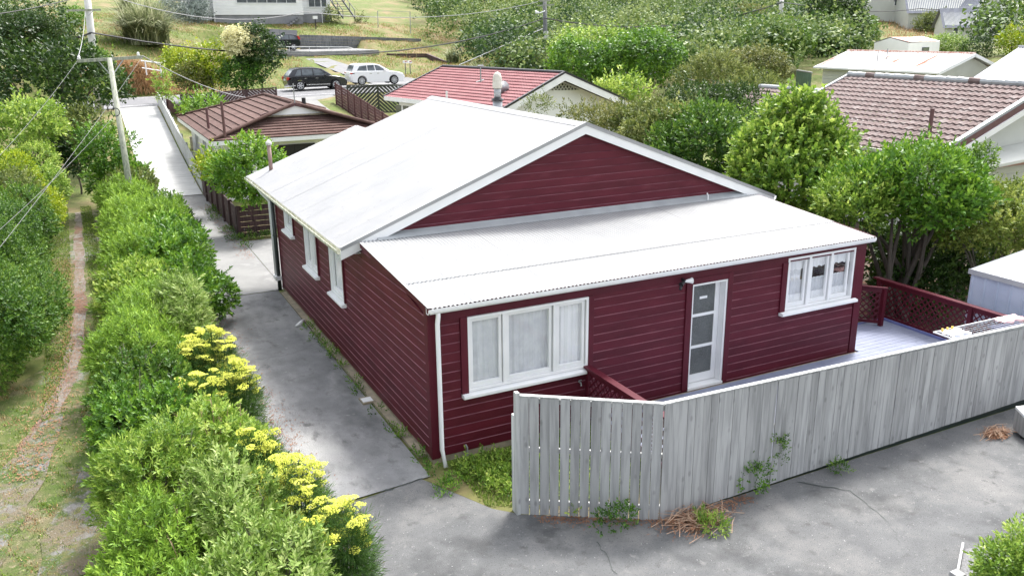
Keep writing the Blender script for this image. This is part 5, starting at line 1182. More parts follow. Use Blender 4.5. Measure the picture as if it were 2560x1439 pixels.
pC0, pC1 = atT(1365, 140, 78), atT(1361, -30, 78)
PC = empty('power_pole', pC0, 'brown timber street pole with lamp standing in the bush behind the red roof', 'pole')
obj('pole', MB().tube([pC0-V(0, 0, 1), pC1], [.22, .17], 10), BROWNW if 0 else RETW, PC, smooth=True)
obj('pole_band', MB().tube([atT(1365, 98, 77.7), atT(1365, 80, 77.7)], .24, 10), POLEC, PC)
obj('crossarm', MB().beam(atT(1342, 15, 77.7), atT(1386, 12, 77.7), .10, .13), POLEW, PC); obj('crossarm', MB().beam(atT(1348, 3, 77.7), atT(1376, 2, 77.7), .10, .13), POLEW, PC)
obj('street_lamp', MB().tube([atT(1362, 28, 77.8), atT(1350, 33, 77.5), atT(1338, 31, 77.5)], [.05, .05, .17], 8), WHITE, PC)
pD0, pD1 = atT(1948, 95, 84), atT(1957, -40, 84)
PD = empty('power_pole', pD0, 'white concrete pole on the bush slope left of the tall dark tree', 'pole')
obj('pole', MB().tube([pD0-V(0, 0, 1), pD1], [.25, .19], 10), POLEC, PD, smooth=True)
obj('crossarm', MB().beam(atT(1938, 6, 83.7), atT(1975, 8, 83.7), .10, .13), POLEW, PD)
pE0, pE1 = atT(2545, 60, 120), atT(2552, -30, 120)
PE = empty('power_pole', pE0, 'pale pole at the top right edge of the picture', 'pole')
obj('pole', MB().tube([pE0-V(0, 0, 1.5), pE1], [.34, .3], 10), POLEC, PE, smooth=True)
c0_ = atY(228, 82, 50.6)
wire('cable', [atT(-40, 137, 50), c0_], .055, BLACKW, 'thick black cable from the left edge to the white roadside pole', .3)
wire('cable', [c0_, atT(1363, 46, 77.7)], .05, BLACKW, 'thick black cable sagging across the road in front of the hatchback', 2.2)
wire('cable', [atT(1363, 46, 77.7), atT(1953, 8, 83.6)], .055, BLACKW, 'black cable between the bush pole and the white pole on the slope', 1.4)
wire('cable', [atT(1953, 5, 83.6), atT(2300, 22, 115), atT(2560, 0, 118)], .05, BLACKW, 'black cable running right from the white slope pole over the far houses', .6)
wire('cable', [atT(-40, 40, 50), atT(190, -5, 55)], .03, BLACKW, 'thin black cable crossing the top left corner', .1)
wire('cable', [atT(300, -2, 50), atT(760, 30, 60), atT(1345, 5, 77.7)], .025, GREYW, 'thin grey wire passing in front of the white house on the bank', .8)
wire('cable', [atT(-40, 160, 50), atT(205, 88, 51)], .05, BLACKW, 'lower black cable at the left edge above the dark shrubs', .3)
wire('guy_wire', [atT(1357, 72, 77.7), atT(1148, 163, 74)], .04, METAL, 'straight stay wire from the bush pole down to the grass bank', 0, 'cable')
wire('cable', [atT(1700, 190, 60), atT(1850, 218, 60)], .03, GREYW, 'thin wire across the dark trees right of the red roofed house', .2)

# ================================================================== small roadside things
LBx = empty('letterbox', atY(787, 76, 94), 'white letterbox on a dark post in front of the white house', 'letterbox')
lp = atY(790, 76, 92); obj('box', MB().box(lp[0]-.25, lp[0]+.25, lp[1]-.2, lp[1]+.2, lp[2]+1.25, lp[2]+1.6), WHITE, LBx); obj('post', MB().box(lp[0]-.05, lp[0]+.05, lp[1]-.05, lp[1]+.05, lp[2]-.3, lp[2]+1.24), BLACKP, LBx)
for px, lab in ((1013, 'left one of the pair of white letterboxes above the white car'), (1025, 'right one of the pair of white letterboxes above the white car')):
    p = atY(px, 161, 66); gz_ = p[2]; X1 = empty('letterbox', p, lab, 'letterbox', 'letterboxes by the hill path'); obj('box', MB().box(p[0]-.16, p[0]+.14, p[1]-.2, p[1]+.2, p[2]+.10, p[2]+.32), WHITE, X1)
    obj('flap', MB().box(p[0]-.12, p[0]+.10, p[1]-.21, p[1]-.201, p[2]+.24, p[2]+.32), RED, X1); obj('post', MB().box(p[0]-.03, p[0]+.03, p[1]-.03, p[1]+.03, p[2]-.9, p[2]+.095), RETW, X1)
a, b = atY(945, 64, 92), atY(1026, 78, 88); a1, b1_ = atY(944, 28, 92), atY(1025, 30, 88)
CL = empty('washing_line', a, 'rusty pipe washing line frame on the grass right of the white house', 'washing line')
obj('post', MB().tube([a-V(0, 0, .3), a1], .045, 8), METAL, CL); obj('post', MB().tube([b-V(0, 0, .3), b1_], .045, 8), METAL, CL); obj('line', MB().tube([a1, b1_], .02, 6), METAL, CL)
hr = empty('white_handrail', atY(365, 178, 63), 'white pipe handrail on the bank between dry grass and shrubs', 'railing')
P1, P2, P3 = atY(352, 152, 63), atY(400, 158, 63), atY(424, 150, 66)
mb = MB().tube([P1, P2, P3], .05, 8).tube([P1-V(0, 0, .55), P2-V(0, 0, .6)], .045, 8)
obj('rail', mb, WHITE, hr)
for p in (P1+V(.3, 0, 0), P2, P3): obj('rail_post', MB().tube([p, p-V(0, 0, 1.1)], .05, 8), WHITE, hr)

# ================================================================== clothes rack
q0, q1_ = atZ(2334, 830, 1.28), atZ(2531, 787, 1.28)
CRk = empty('clothes_airer', V(11.2, -2.2, .27), 'white folding clothes airer on the deck behind the paling fence', 'clothes airer')
u = V(1, 0, 0); v = V(0, -1, 0)
A0 = q0; A1 = q1_; dA = A1-A0; per = V(dA[1], -dA[0], 0)/np.linalg.norm(dA[:2])*.62
if per[1] > 0: per = -per
cz_ = 1.28
obj('frame', MB().tube([A0, A1, A1+per, A0+per, A0], .016, 8), ALUM, CRk, smooth=True)
for k in range(1, 8): a = A0+per*k/8; b = A1+per*k/8; obj('wire_bar', MB().tube([a, b], .004, 5), ALUM, CRk)
for t_ in (.15, .85):
    a = A0+dA*t_; obj('leg', MB().tube([a, V(*(a+per)[:2], .28)], .012, 6), ALUM, CRk); obj('leg', MB().tube([a+per, V(*a[:2], .28)], .012, 6), ALUM, CRk)
def cloth(label, a, b, drop, mat, seed, over=True, dz=.012):
    rr = random.Random(seed); n = 16; m = 10; vv = []; dd_ = b-a
    for i in range(n+1):
        for j in range(m+1):
            s = i/n; t = j/m; base_ = a+dd_*s
            if t < .5: p = base_+per*(t)*.9+V(0, 0, dz+.012*math.sin(s*17+seed)+.010*math.sin(t*20))
            else: p = base_+per*.45+per*.05*math.sin(s*14+seed)+V(0, 0, dz-(t-.5)*2*drop)
            vv.append(p)
    mb = MB(); mb.add(vv, [(i*(m+1)+j, (i+1)*(m+1)+j, (i+1)*(m+1)+j+1, i*(m+1)+j+1) for i in range(n) for j in range(m)]); o = obj('towel', mb, mat, smooth=True); tag(o, label, 'laundry')
    sf = o.modifiers.new('thick', 'SOLIDIFY'); sf.thickness = .006; return o
cloth('white cloth hung over the left end of the clothes airer with yellow pegs', A0+dA*.02+per*.1, A0+dA*.26+per*.1, .55, WCLOTH, 1)
cloth('pink towel draped over the right end of the clothes airer', A0+dA*.72, A0+dA*1.0, .3, PINKC, 3)
cloth('navy cloth hanging between the bars of the clothes airer beside the pink towel', A0+dA*.55+per*.35, A0+dA*.9+per*.35, .25, NAVYC, 5, dz=-.02)
for k in range(3):
    p = A0+dA*(.07+.06*k)+per*.1; pl_ = ('leftmost', 'middle', 'rightmost')[k]; o = obj('peg', MB().box(p[0]-.012, p[0]+.012, p[1]-.02, p[1]+.02, p[2], p[2]+.07), YPEG); tag(o, pl_+' of the three yellow clothes pegs on the white cloth of the airer', 'peg', 'yellow pegs on the white cloth')

# ================================================================== bottom right bits
p = atZ(2536, 1100, .25)
TR = empty('ramp_panel', p, 'grey and white panel end poking in at the right edge of the yard', 'panel')
u_ = V(1, .12, 0); 
mb = MB(); mb.prism([(8.62, -4.34, .10), (8.75, -4.0, .62), (8.75, -3.96, .62), (8.66, -4.30, .10)], (0, 0, 0)) if 0 else None
e_ = atZ(2545, 1112, .08)+V(.30, .02, 0); f_ = atZ(2558, 1036, .55)
obj('panel', MB().prism([e_, V(e_[0]+.2, e_[1]+.42, .08), V(e_[0]+.2, e_[1]+.42, .46), V(e_[0], e_[1], .38)], (.9, -.25, 0)), FENCEW, TR)
obj('panel_cap', MB().prism([V(e_[0]-.01, e_[1]-.01, .382), V(e_[0]+.2, e_[1]+.43, .462), V(e_[0]+.2, e_[1]+.43, .51), V(e_[0]-.01, e_[1]-.01, .43)], (.92, -.26, 0)), WHITE, TR)
for xx in (.1, .7): obj('wheel_block', MB().box(e_[0]+xx, e_[0]+xx+.1, e_[1]+.1, e_[1]+.2, .02, .119), BLACKP, TR)
E0 = atZ(2385, 1432, .12); E1 = atZ(2460, 1400, .05)
EG = empty('garden_edging', E0, 'timber garden edging with squared post in front of the round shrub', 'edging')
obj('post', MB().box(E0[0]-.07, E0[0]+.07, E0[1]-.12, E0[1]+.02, 0, .16), FENCEW, EG, bevel=.004)
obj('edge_board', MB().beam((E0[0]+.07, E0[1]-.0, .06), (E0[0]+.75, E0[1]+.42, .06), .03, .1), FENCEW, EG); obj('edge_board', MB().beam((E0[0], E0[1]-.12, .06), (E0[0]-.1, -8, .06), .03, .1), FENCEW, EG)
flat('gravel_bed', [(E0[0]+.02, E0[1]-.05), (E0[0]+.75, E0[1]+.38), (9.5, -7), (7, -9), (E0[0]-.08, -8)], .028, GRAVEL)
# white rag in the gap by the wall
tag(obj('rag', MB().tube([(-.45, 7.9, .05), (-.3, 8.0, .07), (-.18, 8.2, .05)], [.02, .06, .05], 7), WHITE, smooth=True), 'scrap of white plastic lying at the foot of the side wall', 'litter')
# ================================================================== PLANTS
def nrmz(a): return a/(np.linalg.norm(a, axis=-1, keepdims=True)+1e-9)
def leaf_quads(P, A, S, Nn, L, W, fold=.18):
    """P base, A axis, S side, Nn normal -> folded two-triangle leaves"""
    L = L[:, None]; W = W[:, None]; mid = P+A*L*.45
    v = np.stack([P, mid+S*W*.5+Nn*W*fold, P+A*L, mid-S*W*.5+Nn*W*fold], 1).reshape(-1, 3)
    n = len(P); i = np.arange(n)[:, None]*4
    f = np.concatenate([i+np.array([[0, 1, 2]]), i+np.array([[0, 2, 3]])], 1).reshape(-1, 3)
    return v, f
def leaves(lobes, n, L, W, seed, k=7, tri=False, tw=None, up=.35, inner=.22, rough=.12, low=-.6, droop=0.0, bias=0.0, jit=.5):
    rg = np.random.default_rng(seed); lo = np.array(lobes, float); c, r_ = lo[:, :3], lo[:, 3:6]
    area = (r_[:, 0]*r_[:, 1]+r_[:, 0]*r_[:, 2]+r_[:, 1]*r_[:, 2]); m = int(n/k*1.7)
    li = rg.choice(len(lo), m, p=area/area.sum()); d = nrmz(rg.normal(size=(m, 3)))
    keep = d[:, 2] > low+rg.normal(0, .15, m); li, d = li[keep], d[keep]
    ph = rg.random(3)*6
    bump = np.sin(d[:, 0]*7+ph[0]+li)*np.sin(d[:, 1]*6+ph[1])*np.sin(d[:, 2]*7+ph[2]+li)
    rad_ = 1+rough*bump*1.6+rg.normal(0, rough*.45, len(d)); inn = rg.random(len(d)) < inner; rad_ = np.where(inn, rg.uniform(.55, .95, len(d)), rad_)
    P = c[li]+d*r_[li]*rad_[:, None]
    ok = np.ones(len(P), bool)
    for j in range(len(lo)):
        q = ((P-c[j])/r_[j]); ok &= ~(((q*q).sum(1) < .62) & (li != j))
    P, d, li = P[ok], d[ok], li[ok]
    if len(P) > n/k: P, d, li = P[:int(n/k)], d[:int(n/k)], li[:int(n/k)]
    m = len(P); nn = nrmz(d/r_[li]); tw = tw or L*2.2
    sh = rg.random(m) < .10; P = P+sh[:, None]*(nn*.5+np.array([0, 0, .8]))*(rg.random(m)*tw*1.1)[:, None]
    T = nrmz(nn*.75+np.array([0, 0, up])+rg.normal(0, jit*.6, (m, 3)))
    trnd = rg.random(m); lrnd = rg.random(len(lo))
    u = (np.arange(k)+.6)/k; u = np.tile(u, m); Pt = np.repeat(P, k, 0); Tt = np.repeat(T, k, 0); Nt = np.repeat(nn, k, 0)
    phi = np.tile(np.arange(k)*2.4, m)+np.repeat(rg.random(m)*6.28, k)
    a = nrmz(np.cross(Tt, rg.normal(size=(m*k, 3)) if 0 else np.repeat(nrmz(rg.normal(size=(m, 3))), k, 0))); b = np.cross(Tt, a)
    R = a*np.cos(phi)[:, None]+b*np.sin(phi)[:, None]
    A = nrmz(R*(1.0-.55*u)[:, None]+Tt*(.35+.8*u)[:, None]+rg.normal(0, .18, (m*k, 3))-np.array([0, 0, droop]))
    base = Pt+Tt*(tw*u)[:, None]
    S = nrmz(np.cross(A, Nt+np.array([0, 0, .6])+rg.normal(0, .35, (m*k, 3)))); Nn = np.cross(S, A)
    sz = rg.uniform(.7, 1.2, m*k)
    v, f = leaf_quads(base, A, S, Nn, L*sz, W*sz)
    if tri:      # far foliage: one triangle per leaf spray
        v = v.reshape(-1, 4, 3)[:, [1, 3, 2]]; v[:, :2] += (v[:, :2]-v[:, :2].mean(1, keepdims=True))*.3; v = v.reshape(-1, 3); f = np.arange(len(v)).reshape(-1, 3)
    rnd = np.clip(-.06+.50*np.repeat(trnd, k)**1.3+.36*rg.random(m*k)+.26*np.repeat(lrnd[li], k)+.22*(u-.4)+bias, 0, 1)
    return v, f, (rnd if tri else np.repeat(rnd, 2))
def add_raw(name, data, mat, parent=None, org=(0, 0, 0), loc=(0, 0, 0)):
    v, f, rn = data; me = raw(name, v, f, mat, rnd=rn, org=org); TRI[0] += len(f); return link(name, me, parent, loc)
def mklobes(c, r_, n, seed, sub=(.30, .50), top=-.25, main=.74, spread=.78):
    rr = np.random.default_rng(seed); c = V(*c); r_ = V(*r_); out = [(*c, *(r_*main))]; i = 0; tries = 0
    while i < n and tries < 400:
        tries += 1; d = nrmz(rr.normal(size=3)); 
        if d[2] < top: continue
        s = rr.uniform(*sub); q = c+d*r_*spread; out.append((*q, *(r_*s*V(1, 1, .9)))); i += 1
    return out
def trunk_mb(base, tops, r0, seed=0, forks=.35):
    rr = random.Random(seed); mb = MB(); base = V(*base); ctr = np.mean([V(*t) for t in tops], 0); fork = base+(ctr-base)*forks+V(rr.uniform(-.1, .1), rr.uniform(-.1, .1), 0)
    mb.tube([base-V(0, 0, .25), base+(fork-base)*.5+V(rr.uniform(-.06, .06), rr.uniform(-.06, .06), 0), fork], [r0*1.25, r0, r0*.85], 8)
    for t in tops:
        t = V(*t); m_ = fork+(t-fork)*.5+V(rr.uniform(-.12, .12), rr.uniform(-.12, .12), rr.uniform(0, .15)); mb.tube([fork, m_, t], [r0*.55, r0*.36, r0*.12], 6)
    return mb
NPL = [0]
def plant(name, label, cat, c, r_, mat, L, W, cov=1.5, nl=7, seed=None, group=None, base=None, bark=BARKD, part='foliage', trunk=True, lob=None, nmax=30000, branches=5, r0=None, **kw):
    NPL[0] += 1; seed = seed or NPL[0]*13+5; c = V(*c); r_ = V(*r_)
    base = V(c[0], c[1], gz1(c[0], c[1])) if base is None else V(*base)
    P = empty(name, base, label, cat, group); low_ = cat in ('bush', 'shrub') and name != 'hedge_shrub'
    lobes = lob or mklobes(c, r_, nl, seed, top=-.8 if low_ else -.25)
    if low_: kw.setdefault('low', -1.1)
    area = sum(4*math.pi*((a*b+a*c_+b*c_)/3) for *_, a, b, c_ in [l[3:] for l in lobes])*.55
    n = int(min(cov*area/(L*W*.5), nmax))
    add_raw(part, leaves(lobes, n, L, W, seed, **kw), mat, P, org=base)
    if c[2]-base[2] > r_[2]*2.6 and 'tree' not in name: trunk = False
    if trunk:
        tops = [V(*l[:3]) for l in lobes[1:1+branches]] or [c]
        obj('trunk', trunk_mb(base, tops, r0 or max(.03, min(r_)*.07), seed), bark, P)
    return P, lobes
def tpx(name, label, cat, px, py, rx, ry, t, mat, L, W, depth=1.0, **kw):
    if t > 60.9 and 'tree' not in name:           # stand it on the slope
        best = min(np.linspace(t*.8, t*1.3, 60), key=lambda q: abs(atT(px, py+ry*.85, q)[2]-gz1(*atT(px, py+ry*.85, q)[:2]))+abs(q-t)*.004); t = float(best)
    if t > 55: kw.setdefault('tri', True); kw['cov'] = kw.get('cov', 1.5)*1.9; W *= 1.1; kw['nmax'] = int(kw.get('nmax', 13000)*1.6)
    rx *= .93; ry *= .93
    c = atT(px, py, t); k = t/FPX; return plant(name, label, cat, c, (rx*k, rx*k*depth, ry*k), mat, L, W, **kw)

# ---- right hedge (between lane and driveway): mixed shrubs
HR = 'shrubs of the hedge between the grass lane and the driveway'
hedge = [
 (-3.45, 25.6, 1.15, 2.15, L_GLOS, .12, .06, 'glossy dark green shrub at the far end of the hedge by the pole'),
 (-2.75, 23.4, .95, 1.75, L_OLIV, .08, .03, 'olive shrub with pale tips at the foot of the power pole'),
 (-3.6, 22.4, .95, 1.65, L_HEBE, .09, .022, 'pale green hedge shrub just left of the power pole foot'),
 (-3.2, 20.2, 1.05, 1.6, L_HEBE, .09, .022, 'pale green hedge shrub before the ribbed driveway'),
 (-2.1, 19.6, .75, 1.35, L_MID, .10, .04, 'dark green shrub leaning out over the driveway joint'),
 (-3.45, 17.6, 1.0, 1.6, L_HEBE, .09, .02, 'feathery light green hedge shrub on the lane side'),
 (-2.5, 16.9, .95, 1.55, L_HEBE, .09, .02, 'feathery light green hedge shrub on the driveway side'),
 (-1.75, 17.6, .55, 1.1, L_DARK, .09, .035, 'small dark shrub with branches reaching onto the driveway'),
 (-3.35, 14.6, 1.0, 1.7, L_HEBE, .08, .025, 'light green upright shrub in the middle of the hedge'),
 (-2.3, 13.9, .85, 1.55, L_GLOS, .10, .04, 'glossy green shrub on the driveway side of the hedge middle'),
 (-3.6, 12.2, 1.0, 1.6, L_HEBE, .08, .022, 'yellowish hedge shrub on the lane side before the bright green one'),
 (-2.5, 11.4, 1.05, 1.7, L_GLOS, .09, .035, 'large bright green shrub opposite the corner of the maroon house'),
 (-3.7, 9.8, 1.0, 1.55, L_LIME, .08, .03, 'bright green shrub with bare twigs on the lane side'),
 (-2.45, 9.0, .95, 1.45, L_GLOS, .08, .032, 'green leafy shrub behind the furthest yellow flowers'),
 (-3.9, 7.2, .95, 1.6, L_HEBE, .075, .018, 'upright pale hedge shrub beside the furthest yellow flowers'),
 (-3.15, 6.4, .55, 1.75, L_WILL, .075, .018, 'slender grey green shrub touching the furthest yellow flowers'),
 (-4.1, 5.2, .9, 1.5, L_HEBE, .07, .017, 'pale upright hedge shrub left of the yellow flowers'),
 (-4.15, 3.4, .9, 1.35, L_MID, .06, .026, 'low mid green shrub with dry twigs left of the second yellow flowers'),
 (-4.2, 1.7, .9, 1.35, L_GLOS, .06, .026, 'bright small leaved shrub bulging over the lane'),
 (-3.35, .3, .75, 1.35, L_LIME, .06, .024, 'lime shrub between two yellow flower clumps'),
 (-4.1, -.3, .95, 1.5, L_LIME, .065, .017, 'pale green hedge shrub low in the picture on the lane side'),
 (-3.5, -1.9, .75, 1.65, L_WILL, .065, .020, 'silvery green shrub beside the nearest yellow flowers'),
 (-4.25, -2.4, .95, 1.45, L_HEBE, .06, .017, 'nearest pale green hedge shrub at the bottom edge'),
 (-3.5, -3.7, .85, 1.6, L_WILL, .06, .020, 'nearest silvery green shrub at the bottom edge'),
 (-4.4, -4.4, .95, 1.5, L_HEBE, .06, .017, 'pale shrub cut off by the bottom edge of the picture'),
]
for (x, y, r1, h, m, l_, w_, lab) in hedge:
    x += .0 if y < 6 else (.12 if x < -3 else -.22); r1 *= .80 if y < 6 else .86; h *= .95
    c = (x, y, h*.54); sc_l = 1.0 if y < 8 else 1.12
    plant('hedge_shrub', lab, 'shrub', c, (r1*.98, max(r1*1.35, 1.0), h*.56), m, l_*sc_l*1.3, w_*sc_l*1.4, cov=2.0 if y < 12 else 1.7, nl=11, k=11, rough=.16, tw=l_*2.6, group=HR, nmax=26000 if y < 8 else 15000, up=.6 if m in (L_HEBE, L_WILL) else .3, low=-.75, branches=4, r0=.03)
# ---- left hedge
HL = 'clipped shrubs of the tall hedge left of the grass lane'
left = [(6.9, .95, 2.0, L_MID, 'dark small leaved hedge shrub at the near end of the left hedge'), (8.6, 1.1, 2.1, L_MID, 'second shrub of the left hedge with glossy small leaves'), (10.6, 1.15, 2.15, L_MID, 'small leaved shrub in the left hedge with pinkish tips'),
        (12.8, 1.2, 2.2, L_MID, 'mid green left hedge shrub beside the bare wheel track'), (15.0, 1.2, 2.2, L_MID, 'dark flecked left hedge shrub where the grass turns shady'), (17.3, 1.2, 2.3, L_OLIV, 'brownish tipped shrub of the left hedge'),
        (19.6, 1.25, 2.4, L_YELG, 'yellow green shrub of the left hedge'), (22.0, 1.3, 2.4, L_LIME, 'bright feathery shrub of the left hedge'), (24.6, 1.35, 2.5, L_LIME, 'bright green shrub at the far end of the left hedge')]
for i, (y, r1, h, m, lab) in enumerate(left):
    plant('hedge_shrub', lab, 'shrub', (-6.72-(.15 if y < 8 else 0), y, h*.56), (r1*1.04, r1*1.35, h*.65), m, .065 if y < 14 else .09, .034 if y < 14 else .045, cov=1.9, nl=8, group=HL, nmax=26000, low=-.85, branches=4, r0=.04, rough=.07, inner=.15)
for i, (y, m, lab) in enumerate([(9.5, L_MID, 'rear shrub behind the near end of the left hedge'), (13.5, L_MID, 'rear shrub behind the olive part of the left hedge'), (17.5, L_OLIV, 'rear olive shrub at the left picture edge'), (21.5, L_YELG, 'rear yellow green shrub at the left picture edge'), (25.8, L_LIME, 'rear bright shrub at the left picture edge')]):
    plant('hedge_shrub', lab, 'shrub', (-8.9, y, 1.2), (1.3, 2.1, 1.3), m, .11, .055, cov=1.3, nl=7, group=HL, nmax=9000, branches=3, r0=.04)

